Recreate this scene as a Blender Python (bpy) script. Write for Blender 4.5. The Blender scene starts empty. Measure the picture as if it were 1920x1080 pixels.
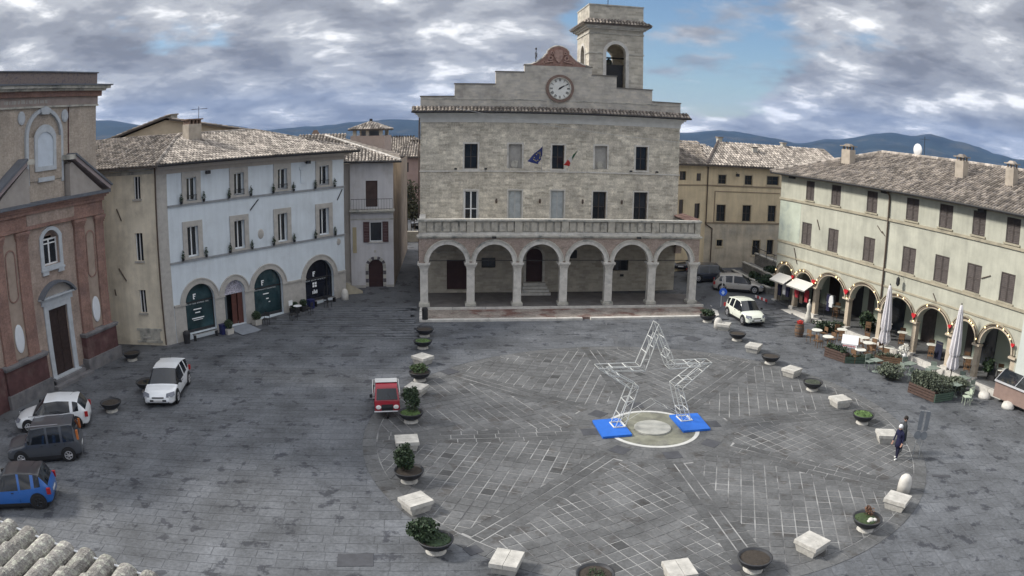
import bpy, math, random
from math import sin, cos, pi, radians, sqrt, atan2, hypot
from mathutils import Vector, Matrix
from mathutils.geometry import tessellate_polygon
random.seed(7)
S = bpy.context.scene
COL = S.collection

# ------------------------------------------------------------------ camera
cam_d = bpy.data.cameras.new("camera")
cam = bpy.data.objects.new("camera", cam_d); COL.objects.link(cam); S.camera = cam
cam_d.type = 'PANO'
cam_d.panorama_type = 'FISHEYE_LENS_POLYNOMIAL'
cam_d.sensor_width = 36.0
cam_d.sensor_fit = 'HORIZONTAL'
cam_d.fisheye_fov = radians(170)
cam_d.fisheye_polynomial_k0 = 0.0
cam_d.fisheye_polynomial_k1 = -0.0378552
cam_d.fisheye_polynomial_k2 = 0.0
cam_d.fisheye_polynomial_k3 = -4.52e-6
cam_d.fisheye_polynomial_k4 = 0.0
cam_d.clip_start = 0.05
cam_d.clip_end = 30000
PITCH, ROLL = 0.2156, -0.0152
def _w(d):
    c, s = cos(ROLL), sin(ROLL); d = (c*d[0]+s*d[2], d[1], -s*d[0]+c*d[2])
    c, s = cos(PITCH), sin(PITCH); return Vector((d[0], c*d[1]+s*d[2], -s*d[1]+c*d[2]))
R_, U_, F_ = _w((1, 0, 0)), _w((0, 0, 1)), _w((0, 1, 0))
M = Matrix((( R_[0], U_[0], -F_[0], 0), (R_[1], U_[1], -F_[1], 0), (R_[2], U_[2], -F_[2], 13.0), (0, 0, 0, 1)))
cam.matrix_world = M

# ------------------------------------------------------------------ world, sun, exposure
SUN_EL, SUN_AZ = radians(36), radians(-80)       # azimuth measured clockwise from +Y
wd = bpy.data.worlds.new("World"); S.world = wd; wd.use_nodes = True
def world():
    nt = wd.node_tree; N = nt.nodes; L = nt.links; N.clear()
    out = N.new('ShaderNodeOutputWorld')
    sky = N.new('ShaderNodeTexSky'); sky.sky_type = 'NISHITA'; sky.sun_disc = False
    sky.sun_elevation = SUN_EL; sky.sun_rotation = SUN_AZ
    sky.air_density = 1.0; sky.dust_density = 0.2; sky.ozone_density = 4.0
    bg = N.new('ShaderNodeBackground'); bg.inputs[1].default_value = 0.06
    L.new(sky.outputs[0], bg.inputs[0])
    tc = N.new('ShaderNodeTexCoord'); sp = N.new('ShaderNodeSeparateXYZ'); L.new(tc.outputs['Generated'], sp.inputs[0])
    def mth(op, a, b=None, c=None):
        m = N.new('ShaderNodeMath'); m.operation = op
        for i, v in enumerate((a, b, c)):
            if v is None: continue
            if isinstance(v, (int, float)): m.inputs[i].default_value = v
            else: L.new(v, m.inputs[i])
        return m.outputs[0]
    az_ = mth('MAXIMUM', sp.outputs[2], 0.0)
    zz = mth('ADD', az_, 0.24)
    px = mth('DIVIDE', sp.outputs[0], zz); py = mth('DIVIDE', sp.outputs[1], zz)
    cb = N.new('ShaderNodeCombineXYZ'); L.new(px, cb.inputs[0]); L.new(py, cb.inputs[1])
    def noise(scale, detail, rough, off, dist=0.0):
        mp = N.new('ShaderNodeMapping'); mp.inputs[1].default_value = off; L.new(cb.outputs[0], mp.inputs[0])
        n = N.new('ShaderNodeTexNoise'); n.inputs['Scale'].default_value = scale; n.inputs['Detail'].default_value = detail
        n.inputs['Roughness'].default_value = rough; n.inputs['Distortion'].default_value = dist
        L.new(mp.outputs[0], n.inputs['Vector']); return n.outputs[0]
    def ramp(v, pts, interp='EASE'):
        r = N.new('ShaderNodeValToRGB'); r.color_ramp.interpolation = interp
        while len(r.color_ramp.elements) > 1: r.color_ramp.elements.remove(r.color_ramp.elements[-1])
        for i, (p, c) in enumerate(pts):
            e = r.color_ramp.elements[0] if i == 0 else r.color_ramp.elements.new(p)
            e.position = p; e.color = (c, c, c, 1) if isinstance(c, (int, float)) else (*c, 1)
        L.new(v, r.inputs[0]); return r.outputs[0]
    n1 = noise(1.25, 8, 0.58, (3.1, 0.4, 0))
    # thinner cloud towards one part of the sky
    def patch(az, el, k0, k1):
        d = N.new('ShaderNodeVectorMath'); d.operation = 'DOT_PRODUCT'; L.new(tc.outputs['Generated'], d.inputs[0])
        a, e = radians(az), radians(el); d.inputs[1].default_value = (sin(a)*cos(e), cos(a)*cos(e), sin(e))
        return ramp(d.outputs['Value'], [(k0, 0.0), (k1, 1.0)])
    p1 = patch(13, 7, 0.978, 0.999)
    cov = mth('SUBTRACT', n1, mth('MULTIPLY', p1, 0.25))
    fac = ramp(cov, [(0.25, 0.0), (0.37, 1.0)])
    n2 = noise(2.7, 10, 0.58, (7.3, 2.2, 1.0), 0.15)
    ccol = ramp(n2, [(0.34, (0.225, 0.235, 0.265)), (0.45, (0.33, 0.345, 0.38)), (0.54, (0.50, 0.515, 0.545)), (0.66, (1.1, 1.1, 1.1))])
    bc = N.new('ShaderNodeBackground'); L.new(ccol, bc.inputs[0])
    # an overcast sky is brighter towards the zenith
    L.new(mth('MULTIPLY', mth('ADD', mth('MULTIPLY', az_, 1.05), 0.42), mth('ADD', 1.0, mth('MULTIPLY', 0.45, mth('POWER', mth('SUBTRACT', 1.0, az_), 14.0)))), bc.inputs[1])
    mx = N.new('ShaderNodeMixShader'); L.new(fac, mx.inputs[0]); L.new(bg.outputs[0], mx.inputs[1]); L.new(bc.outputs[0], mx.inputs[2])
    L.new(mx.outputs[0], out.inputs[0])
world()
sd = bpy.data.lights.new("sun", 'SUN'); sd.energy = 2.6; sd.angle = radians(9); sd.color = (1.0, 0.95, 0.87)
sun = bpy.data.objects.new("sun", sd); COL.objects.link(sun)
sv = Vector((sin(SUN_AZ)*cos(SUN_EL), cos(SUN_AZ)*cos(SUN_EL), sin(SUN_EL)))
sun.rotation_euler = sv.to_track_quat('Z', 'Y').to_euler(); sun.location = (-30, 30, 60)
vs = S.view_settings; vs.view_transform = 'Standard'; vs.look = 'None'; vs.gamma = 1.0; vs.use_curve_mapping = False
vs.exposure = 0.85
S.cycles.max_bounces = 6; S.cycles.use_denoising = True

# ------------------------------------------------------------------ materials
_mats = {}
def mat(name, col, rough=0.85, var=0.15, scale=2.0, rnd=0.0, bump=0.0, bscale=20.0, metal=0.0, stain=None, sscale=0.6, sth=(0.5, 0.7),
        brick=None, emit=0, spec=0.35, coat=0.0, detail=6, fine=0.0, streak=0.0):
    if name in _mats: return _mats[name]
    m = bpy.data.materials.new(name); m.use_nodes = True; _mats[name] = m
    nt = m.node_tree; N = nt.nodes; L = nt.links; b = N['Principled BSDF']
    b.inputs['Roughness'].default_value = rough; b.inputs['Metallic'].default_value = metal
    b.inputs['Specular IOR Level'].default_value = spec; b.inputs['Coat Weight'].default_value = coat
    tc = N.new('ShaderNodeTexCoord')
    def noise(s, d=6, r=0.6):
        n = N.new('ShaderNodeTexNoise'); n.inputs['Scale'].default_value = s; n.inputs['Detail'].default_value = d
        n.inputs['Roughness'].default_value = r; L.new(tc.outputs['Object'], n.inputs['Vector']); return n.outputs[0]
    def mr(v, a, b_, lo, hi):
        r = N.new('ShaderNodeMapRange'); r.inputs[1].default_value = a; r.inputs[2].default_value = b_
        r.inputs[3].default_value = lo; r.inputs[4].default_value = hi; L.new(v, r.inputs[0]); return r.outputs[0]
    def mul(a, v):
        x = N.new('ShaderNodeMix'); x.data_type = 'RGBA'; x.blend_type = 'MULTIPLY'; x.inputs[0].default_value = 1.0
        if isinstance(a, tuple): x.inputs[6].default_value = (*a, 1)
        else: L.new(a, x.inputs[6])
        L.new(v, x.inputs[7]); return x.outputs[2]
    cur = tuple(col)
    hgt = None
    if brick:
        bw, bh, mort, c2, mcol = brick
        sp = N.new('ShaderNodeSeparateXYZ'); L.new(tc.outputs['Object'], sp.inputs[0])
        ad = N.new('ShaderNodeMath'); ad.operation = 'ADD'; L.new(sp.outputs[0], ad.inputs[0]); L.new(sp.outputs[1], ad.inputs[1])
        cb = N.new('ShaderNodeCombineXYZ'); L.new(ad.outputs[0], cb.inputs[0]); L.new(sp.outputs[2], cb.inputs[1])
        bt = N.new('ShaderNodeTexBrick'); bt.inputs['Color1'].default_value = (*col, 1); bt.inputs['Color2'].default_value = (*c2, 1)
        bt.inputs['Mortar'].default_value = (*mcol, 1); bt.inputs['Scale'].default_value = 1.0
        bt.inputs['Brick Width'].default_value = bw; bt.inputs['Row Height'].default_value = bh; bt.inputs['Mortar Size'].default_value = mort
        bt.inputs['Mortar Smooth'].default_value = 0.4
        # uneven courses
        nz = N.new('ShaderNodeTexNoise'); nz.inputs['Scale'].default_value = 1.3; L.new(tc.outputs['Object'], nz.inputs['Vector'])
        vm = N.new('ShaderNodeVectorMath'); vm.operation = 'SCALE'; vm.inputs[3].default_value = bh*1.2; L.new(nz.outputs[1], vm.inputs[0])
        va = N.new('ShaderNodeVectorMath'); L.new(cb.outputs[0], va.inputs[0]); L.new(vm.outputs[0], va.inputs[1])
        L.new(va.outputs[0], bt.inputs['Vector']); cur = bt.outputs[0]; hgt = bt.outputs[1]
    if stain:
        s = noise(sscale, 8, 0.65)
        f = mr(s, sth[0], sth[1], 0, 1)
        x = N.new('ShaderNodeMix'); x.data_type = 'RGBA'; L.new(f, x.inputs[0])
        if isinstance(cur, tuple): x.inputs[6].default_value = (*cur, 1)
        else: L.new(cur, x.inputs[6])
        x.inputs[7].default_value = (*stain, 1); cur = x.outputs[2]
    if var: cur = mul(cur, mr(noise(scale, detail), 0.3, 0.7, 1-var, 1+var))
    if streak:                                   # rain streaks and damp running down the wall
        mp = N.new('ShaderNodeMapping'); mp.inputs[3].default_value = (2.6, 2.6, .22); L.new(tc.outputs['Object'], mp.inputs[0])
        n = N.new('ShaderNodeTexNoise'); n.inputs['Scale'].default_value = 1.0; n.inputs['Detail'].default_value = 7; n.inputs['Roughness'].default_value = .65
        L.new(mp.outputs[0], n.inputs['Vector']); cur = mul(cur, mr(n.outputs[0], .40, .68, 1+streak*.2, 1-streak*.6))
    if fine: cur = mul(cur, mr(noise(bscale, 3, 0.7), 0.3, 0.7, 1-fine, 1+fine))
    if rnd:
        a = N.new('ShaderNodeAttribute'); a.attribute_name = 'rnd'; rr_ = N.new('ShaderNodeMapRange'); rr_.clamp = False; rr_.inputs[3].default_value = 1-rnd; rr_.inputs[4].default_value = 1+rnd; L.new(a.outputs['Fac'], rr_.inputs[0]); cur = mul(cur, rr_.outputs[0])
    if isinstance(cur, tuple): b.inputs['Base Color'].default_value = (*cur, 1)
    else: L.new(cur, b.inputs['Base Color'])
    if bump:
        bp = N.new('ShaderNodeBump'); bp.inputs['Strength'].default_value = min(1, bump); bp.inputs['Distance'].default_value = 0.03
        L.new(noise(bscale, 4), bp.inputs['Height']); L.new(bp.outputs[0], b.inputs['Normal'])
    if emit:
        b.inputs['Emission Color'].default_value = (*col, 1); b.inputs['Emission Strength'].default_value = emit
    return m

# ------------------------------------------------------------------ mesh builder
class MB:
    def __init__(s): s.v = []; s.f = []; s.m = []; s.c = []; s.T = None; s.k = []
    def add(s, vs, fs, m=0, c=None):
        n = len(s.v); c = random.random() if c is None else c; s.k.append((n, len(s.f)))
        if s.T is not None: vs = [tuple(s.T @ Vector(p)) for p in vs]
        s.v += [tuple(p) for p in vs]; s.f += [[i+n for i in f] for f in fs]; s.m += [m]*len(fs); s.c += [c]*len(fs); return s
    def box(s, x0, x1, y0, y1, z0, z1, m=0, c=None, bottom=True):
        f = [(4, 5, 6, 7), (0, 1, 5, 4), (1, 2, 6, 5), (2, 3, 7, 6), (3, 0, 4, 7)]
        if bottom: f.append((3, 2, 1, 0))
        return s.add([(x0, y0, z0), (x1, y0, z0), (x1, y1, z0), (x0, y1, z0), (x0, y0, z1), (x1, y0, z1), (x1, y1, z1), (x0, y1, z1)], f, m, c)
    def cbox(s, cx, cy, z0, w, d, h, a=0, m=0, c=None, top=1.0):
        ca, sa = cos(a), sin(a); P = []
        for z, k in ((z0, 1), (z0+h, top)):
            for x, y in ((-w/2, -d/2), (w/2, -d/2), (w/2, d/2), (-w/2, d/2)):
                x *= k; y *= k; P.append((cx+x*ca-y*sa, cy+x*sa+y*ca, z))
        return s.add(P, [(4, 5, 6, 7), (0, 1, 5, 4), (1, 2, 6, 5), (2, 3, 7, 6), (3, 0, 4, 7), (3, 2, 1, 0)], m, c)
    def lathe(s, prof, cx=0, cy=0, n=16, m=0, c=None, ph=0.0):
        P = []; F = []
        for r, z in prof:
            for i in range(n): a = 2*pi*i/n+ph; P.append((cx+r*cos(a), cy+r*sin(a), z))
        for j in range(len(prof)-1):
            for i in range(n): k = (i+1) % n; F.append((j*n+i, j*n+k, (j+1)*n+k, (j+1)*n+i))
        F.append(tuple(range(n))[::-1]); F.append(tuple((len(prof)-1)*n+i for i in range(n)))
        return s.add(P, F, m, c)
    def tube(s, p0, p1, r, n=6, m=0, c=None, r1=None):
        p0, p1 = Vector(p0), Vector(p1); d = (p1-p0)
        if d.length < 1e-6: return s
        d.normalize(); a = d.orthogonal().normalized(); b = d.cross(a); P = []
        r1 = r if r1 is None else r1
        for p, q in ((p0, r), (p1, r1)):
            for i in range(n): t = 2*pi*i/n; P.append(p+a*q*cos(t)+b*q*sin(t))
        F = [(i, (i+1) % n, n+(i+1) % n, n+i) for i in range(n)]+[tuple(range(n))[::-1], tuple(range(n, 2*n))]
        return s.add(P, F, m, c)
    def path(s, pts, r, n=6, m=0, c=None):
        for a, b in zip(pts, pts[1:]): s.tube(a, b, r, n, m, c)
        return s
    def prism(s, poly, y0, y1, m=0, c=None, holes=()):      # poly in (x,z), extruded along y, with holes
        loops = [list(poly)]+[list(h) for h in holes]
        allp = [p for l in loops for p in l]
        tri = tessellate_polygon([[Vector((x, z, 0)) for x, z in l] for l in loops])
        n = len(allp); F = []
        for t in tri:
            F.append(tuple(t)); F.append(tuple(n+i for i in t))
        o = 0
        for l in loops:
            k = len(l)
            for i in range(k): j = (i+1) % k; F.append((o+i, o+j, n+o+j, n+o+i))
            o += k
        return s.add([(x, y0, z) for x, z in allp]+[(x, y1, z) for x, z in allp], F, m, c)
    def flat(s, poly, z0, z1, m=0, c=None):                  # convex poly in (x,y), with thickness
        n = len(poly)
        return s.add([(x, y, z0) for x, y in poly]+[(x, y, z1) for x, y in poly],
                     [tuple(range(n, 2*n))]+[(i, (i+1) % n, n+(i+1) % n, n+i) for i in range(n)], m, c)
    def arc(s, cx, cz, ri, ro, y0, y1, a0=0, a1=180, n=20, m=0, c=None, k=1.0):
        P = []
        for i in range(n+1):
            a = radians(a0+(a1-a0)*i/n); C, D = cos(a), sin(a)*k
            P += [(cx+ri*C, y0, cz+ri*D), (cx+ro*C, y0, cz+ro*D), (cx+ro*C, y1, cz+ro*D), (cx+ri*C, y1, cz+ri*D)]
        F = []
        for i in range(n):
            for q in range(4): r = (q+1) % 4; F.append((i*4+q, i*4+r, i*4+4+r, i*4+4+q))
        F += [(0, 1, 2, 3), tuple(n*4+q for q in (3, 2, 1, 0))]
        return s.add(P, F, m, c)
    def leaves(s, cx, cy, cz, rx, ry, rz, n, size, m=0, shell=0.3):
        for _ in range(n):
            while True:
                x, y, z = (random.uniform(-1, 1) for _ in range(3)); r = sqrt(x*x+y*y+z*z)
                if shell < r < 1: break
            u = Vector((random.gauss(0, 1), random.gauss(0, 1), random.gauss(0, 1))).normalized(); w = u.orthogonal().normalized()
            p = Vector((cx+x*rx, cy+y*ry, cz+z*rz)); k = size*random.uniform(.6, 1.3)
            s.add([p-u*k, p+w*k*.55, p+u*k, p-w*k*.55], [(0, 1, 2, 3)], m)
        return s
    def each(s, name, mats, parent=None, smooth=False):
        kk = s.k+[(len(s.v), len(s.f))]; out = []
        for (v0, f0), (v1, f1) in zip(kk, kk[1:]):
            q = MB(); q.v = s.v[v0:v1]; q.f = [[i-v0 for i in f] for f in s.f[f0:f1]]; q.m = s.m[f0:f1]; q.c = s.c[f0:f1]; out.append(q.build(name, mats, parent, smooth))
        return out
    def build(s, name, mats, parent=None, smooth=False, stuff=False, fix=True):
        me = bpy.data.meshes.new(name); me.from_pydata(s.v, [], s.f)
        if not isinstance(mats, (list, tuple)): mats = [mats]
        for m in mats: me.materials.append(m)
        if len(mats) > 1: me.polygons.foreach_set('material_index', s.m)
        at = me.attributes.new('rnd', 'FLOAT', 'FACE'); at.data.foreach_set('value', s.c)
        if smooth: me.polygons.foreach_set('use_smooth', [True]*len(me.polygons))
        me.update()
        if fix:
            import bmesh
            bm = bmesh.new(); bm.from_mesh(me); bmesh.ops.recalc_face_normals(bm, faces=bm.faces); bm.to_mesh(me); bm.free()
        o = bpy.data.objects.new(name, me); COL.objects.link(o)
        if parent is not None: o.parent = parent
        if stuff: o['kind'] = 'stuff'
        return o
def thing(name, label, cat, loc=(0, 0, 0), rz=0.0, group=None, tag=True):
    o = bpy.data.objects.new(name, None); COL.objects.link(o); o.empty_display_size = .2
    o.location = loc; o.rotation_euler = (0, 0, rz); o['label'] = label; o['category'] = cat; o['kind'] = 'thing'
    if group: o['group'] = group
    return o
def tagm(o, label, cat, loc=(0, 0, 0), rz=0.0, group=None):
    o.location = loc; o.rotation_euler = (0, 0, rz); o['label'] = label; o['category'] = cat; o['kind'] = 'thing'
    if group: o['group'] = group
    return o
def dup(root, loc, rz, label, group=None):
    r = root.copy(); COL.objects.link(r); r.location = loc; r.rotation_euler = (0, 0, rz); r['label'] = label
    if group: r['group'] = group
    for ch in list(root.children):
        c = ch.copy(); COL.objects.link(c); c.parent = r
        for g in list(ch.children):
            d = g.copy(); COL.objects.link(d); d.parent = c
    return r
def arcpts(cx, cz, r, a0, a1, n, k=1.0):
    return [(cx+r*cos(radians(a0+(a1-a0)*i/n)), cz+r*k*sin(radians(a0+(a1-a0)*i/n))) for i in range(n+1)]
def rect(x0, x1, z0, z1): return [(x0, z0), (x1, z0), (x1, z1), (x0, z1)]
def archhole(x0, x1, z0, zs, n=14, k=1.0):
    r = (x1-x0)/2; return [(x0, z0), (x1, z0)]+arcpts((x0+x1)/2, zs, r, 0, 180, n, k)
def gz(x, y):
    a = max(0.0, (y-48)/16) if y > 48 else 0.0
    b = max(0.0, (y-44)*.045)
    if x > 15: return a
    if x < -6: return b
    if y < 44: return 0.0
    t = (x+6)/21; back = min(1.0, max(0.0, (y-52)/10))
    return (b*(1-t)+a*t)*back if 0 <= t <= 1 else 0.0

# palette
STONE = mat('palazzo_stone', (.68, .63, .53), .9, .24, 1.6, brick=(.62, .19, .014, (.41, .375, .31), (.60, .56, .48)), stain=(.42, .385, .33), sscale=.9, bump=.5, bscale=9, fine=.25, streak=.22)
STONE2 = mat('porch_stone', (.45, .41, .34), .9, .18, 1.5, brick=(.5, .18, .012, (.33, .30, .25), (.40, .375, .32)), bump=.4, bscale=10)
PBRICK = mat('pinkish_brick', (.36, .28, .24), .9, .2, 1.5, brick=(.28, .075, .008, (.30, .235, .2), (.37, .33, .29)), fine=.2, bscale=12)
TRAV = mat('travertine', (.56, .54, .50), .8, .18, 2.5, stain=(.33, .33, .32), sscale=1.4, sth=(.56, .75), bump=.3, bscale=30)
TRAVW = mat('weathered_cornice', (.47, .45, .40), .85, .2, 2.0, stain=(.17, .18, .17), sscale=1.2, sth=(.5, .68), bump=.3, bscale=20)
PLINTH = mat('white_cornice_plaster', (.62, .62, .60), .8, .1, 2)
TERRA = mat('terracotta_relief', (.27, .165, .135), .85, .25, 4, bump=.5, bscale=20)
TILE = mat('old_roof_tile', (.265, .23, .195), .95, .28, 1.3, rnd=.5, stain=(.19, .17, .155), sscale=2.5, sth=(.48, .62), bump=.5, bscale=14)
TILEL = mat('pale_roof_tile', (.37, .33, .29), .95, .25, 1.3, rnd=.5, stain=(.22, .195, .175), sscale=2.8, sth=(.5, .64), bump=.5, bscale=14)
TILEF = mat('lichened_roof_tile', (.27, .255, .235), .95, .3, 9, rnd=.15, stain=(.42, .42, .36), sscale=17, sth=(.5, .58), bump=1.0, bscale=45, fine=.3)
RBASE = mat('roof_underlay', (.10, .085, .075), .95, .2, 3)
WOODD = mat('dark_door_wood', (.035, .022, .02), .6, .3, 6)
SHUT = mat('brown_shutter_wood', (.075, .062, .058), .7, .25, 5)
GLASS = mat('dark_window_glass', (.018, .022, .028), .12, .3, 1.5, spec=.6)
WHITE = mat('white_painted_wood', (.72, .73, .74), .5, .05, 5)
IRON = mat('dark_iron', (.03, .03, .032), .6, .2, 8)
STEEL = mat('zinc_pipe', (.10, .095, .09), .5, .15, 8, metal=.3)
COPPER = mat('brown_downpipe', (.09, .065, .05), .6, .2, 5)
CLOTHW = mat('curtain_cloth', (.62, .63, .64), .9, .1, 4)
LEAFD = mat('dark_leaves', (.028, .048, .022), .7, .3, 4, rnd=.5)
LEAFM = mat('green_leaves', (.055, .085, .032), .7, .3, 4, rnd=.5)
LEAFL = mat('grey_green_leaves', (.085, .10, .07), .7, .3, 4, rnd=.5)
GRASSG = mat('bright_moss_green', (.085, .14, .045), .85, .3, 5, rnd=.4)
SOIL = mat('planter_soil', (.045, .037, .03), .95, .3, 12, bump=.6)
GOLD = mat('gold_paint', (.6, .5, .08), .5, 0)
BARK = mat('bark', (.09, .07, .05), .9, .3, 8)
# ------------------------------------------------------------------ ground
CX, CY = 6.367, 30.482
def hillh(az):
    t = [(-180, 60), (-60, 150), (-45, 200), (-36, 205), (-32.3, 178), (-27.4, 78), (-22.7, 55), (-19, 2), (-14.8, 16), (-9.9, 58), (-7.2, 42), (0, 20), (12.8, -10),
         (15.7, 20), (19.9, -5), (22, -20), (24.5, 36), (28.3, 110), (30.4, 108), (32.2, 135), (34.8, 125), (37.9, 75), (40.2, 45), (50, 20), (180, 60)]
    for (a, h), (b, k) in zip(t, t[1:]):
        if a <= az <= b:
            u = (az-a)/(b-a); u = u*u*(3-2*u); return h*(1-u)+k*u
    return 40
def terrain():
    from mathutils import noise as mn
    rs = [0, 60, 105, 125, 160, 240, 400, 700, 1200, 2000, 3000, 3600, 3900, 4200, 4450, 4700, 4950, 5200, 5450, 5700, 5950, 6200, 6500, 6800, 7600, 8600]
    az = [-180+4.0*i for i in range(32)]+[-52+.4*i for i in range(260)]+[52+4.0*i for i in range(32)]
    mb = MB(); P = []; F = []
    for r in rs:
        for a in az:
            x, y = r*sin(radians(a)), r*cos(radians(a))
            if r <= 105: z = -1.0 if r < 105 else gz(x, min(max(y, 0), 104))-1.0
            else:
                t = min(1, (r-105)/2500); base = -6-155*t**.5
                hp = hillh(a)+13
                k = max(0, min(1, (r-3400)/2900)); k = k*k*(3-2*k)
                nz = mn.fractal(Vector((x/700, y/700, 0)), .8, 2.1, 8)
                z = base*(1-k)+hp*k + (nz*52*min(1, k*1.5+.2) if r > 1000 else 0)*(1-.6*max(0, min(1, (r-5700)/600)))
                if r > 6800: z -= (r-6800)*.06
            P.append((x, y, z))
    n = len(az)
    for j in range(len(rs)-1):
        for i in range(n):
            k = (i+1) % n; F.append((j*n+i, (j+1)*n+i, (j+1)*n+k, j*n+k))
    mb.add(P, F, 0, .5)
    o = mb.build('hills', mat('wooded_hill_and_fields', (.02, .03, .03), .95, .45, .0022, stain=(.06, .06, .045), sscale=.0035, sth=(.52, .66), detail=9, spec=.05), smooth=True, fix=False)
    o['kind'] = 'structure'
terrain()
GROUND = mat('old_paving_bed', (.10, .104, .112), .8, .3, .35, stain=(.05, .05, .055), sscale=1.1, sth=(.56, .63), bump=.4, bscale=6, fine=.15)
JOINT = mat('pale_mortar_joint', (.30, .30, .295), .85, .3, .5, stain=(.105, .105, .108), sscale=.4, sth=(.44, .57))
SLAB = mat('grey_paving_slab', (.100, .106, .116), .7, .38, .45, rnd=.08, stain=(.042, .045, .054), sscale=1.15, sth=(.565, .61), bump=.35, bscale=7, fine=.28, spec=.4)
SLABW = mat('warm_grey_paving_slab', (.106, .108, .110), .72, .28, .6, rnd=.15, stain=(.075, .072, .07), sscale=1.0, sth=(.56, .63), bump=.3, bscale=7, fine=.22)
DARKSL = mat('dark_inlay_slab', (.06, .062, .07), .7, .2, 3)
WHSL = mat('white_inlay_stone', (.50, .50, .48), .75, .12, 3)
def ground():
    mb = MB(); xs = [-70+i*2 for i in range(71)]; ys = [-30+j*2 for j in range(70)]
    mb.add([(x, y, gz(x, y)) for y in ys for x in xs], [(j*71+i, j*71+i+1, (j+1)*71+i+1, (j+1)*71+i) for j in range(69) for i in range(70)], 0, .5)
    o = mb.build('piazza_ground', GROUND, fix=False); o['kind'] = 'structure'; return o
PZ = ground()
def clip(poly, nx, ny, d):          # keep nx*x+ny*y <= d
    out = []
    for i in range(len(poly)):
        a, b = poly[i], poly[(i+1) % len(poly)]; da, db = nx*a[0]+ny*a[1]-d, nx*b[0]+ny*b[1]-d
        if da <= 0: out.append(a)
        if da*db < 0: t = da/(da-db); out.append((a[0]+(b[0]-a[0])*t, a[1]+(b[1]-a[1])*t))
    return out
def area(p): return abs(sum(p[i][0]*p[(i+1) % len(p)][1]-p[(i+1) % len(p)][0]*p[i][1] for i in range(len(p))))/2
def grid(ox, oy, ang, w, l, bond, g, x0, x1, y0, y1):
    ca, sa = cos(ang), sin(ang)
    j = 0; y = y0; w0 = w
    while y < y1:
        w = w0*random.uniform(.8, 1.25) if bond else w0
        x = x0 + (bond*l*(j % 2)) + (random.uniform(0, l) if bond > .9 else 0)
        while x < x1:
            ll = l*random.uniform(.8, 1.25) if bond else l
            q = [(x+g/2, y+g/2), (x+ll-g/2, y+g/2), (x+ll-g/2, y+w-g/2), (x+g/2, y+w-g/2)]
            yield [(ox+a*ca-b*sa, oy+a*sa+b*ca) for a, b in q]
            x += ll
        y += w; j += 1
BANDS = [-38+45*k for k in range(8)]
RO = 12.1
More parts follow.
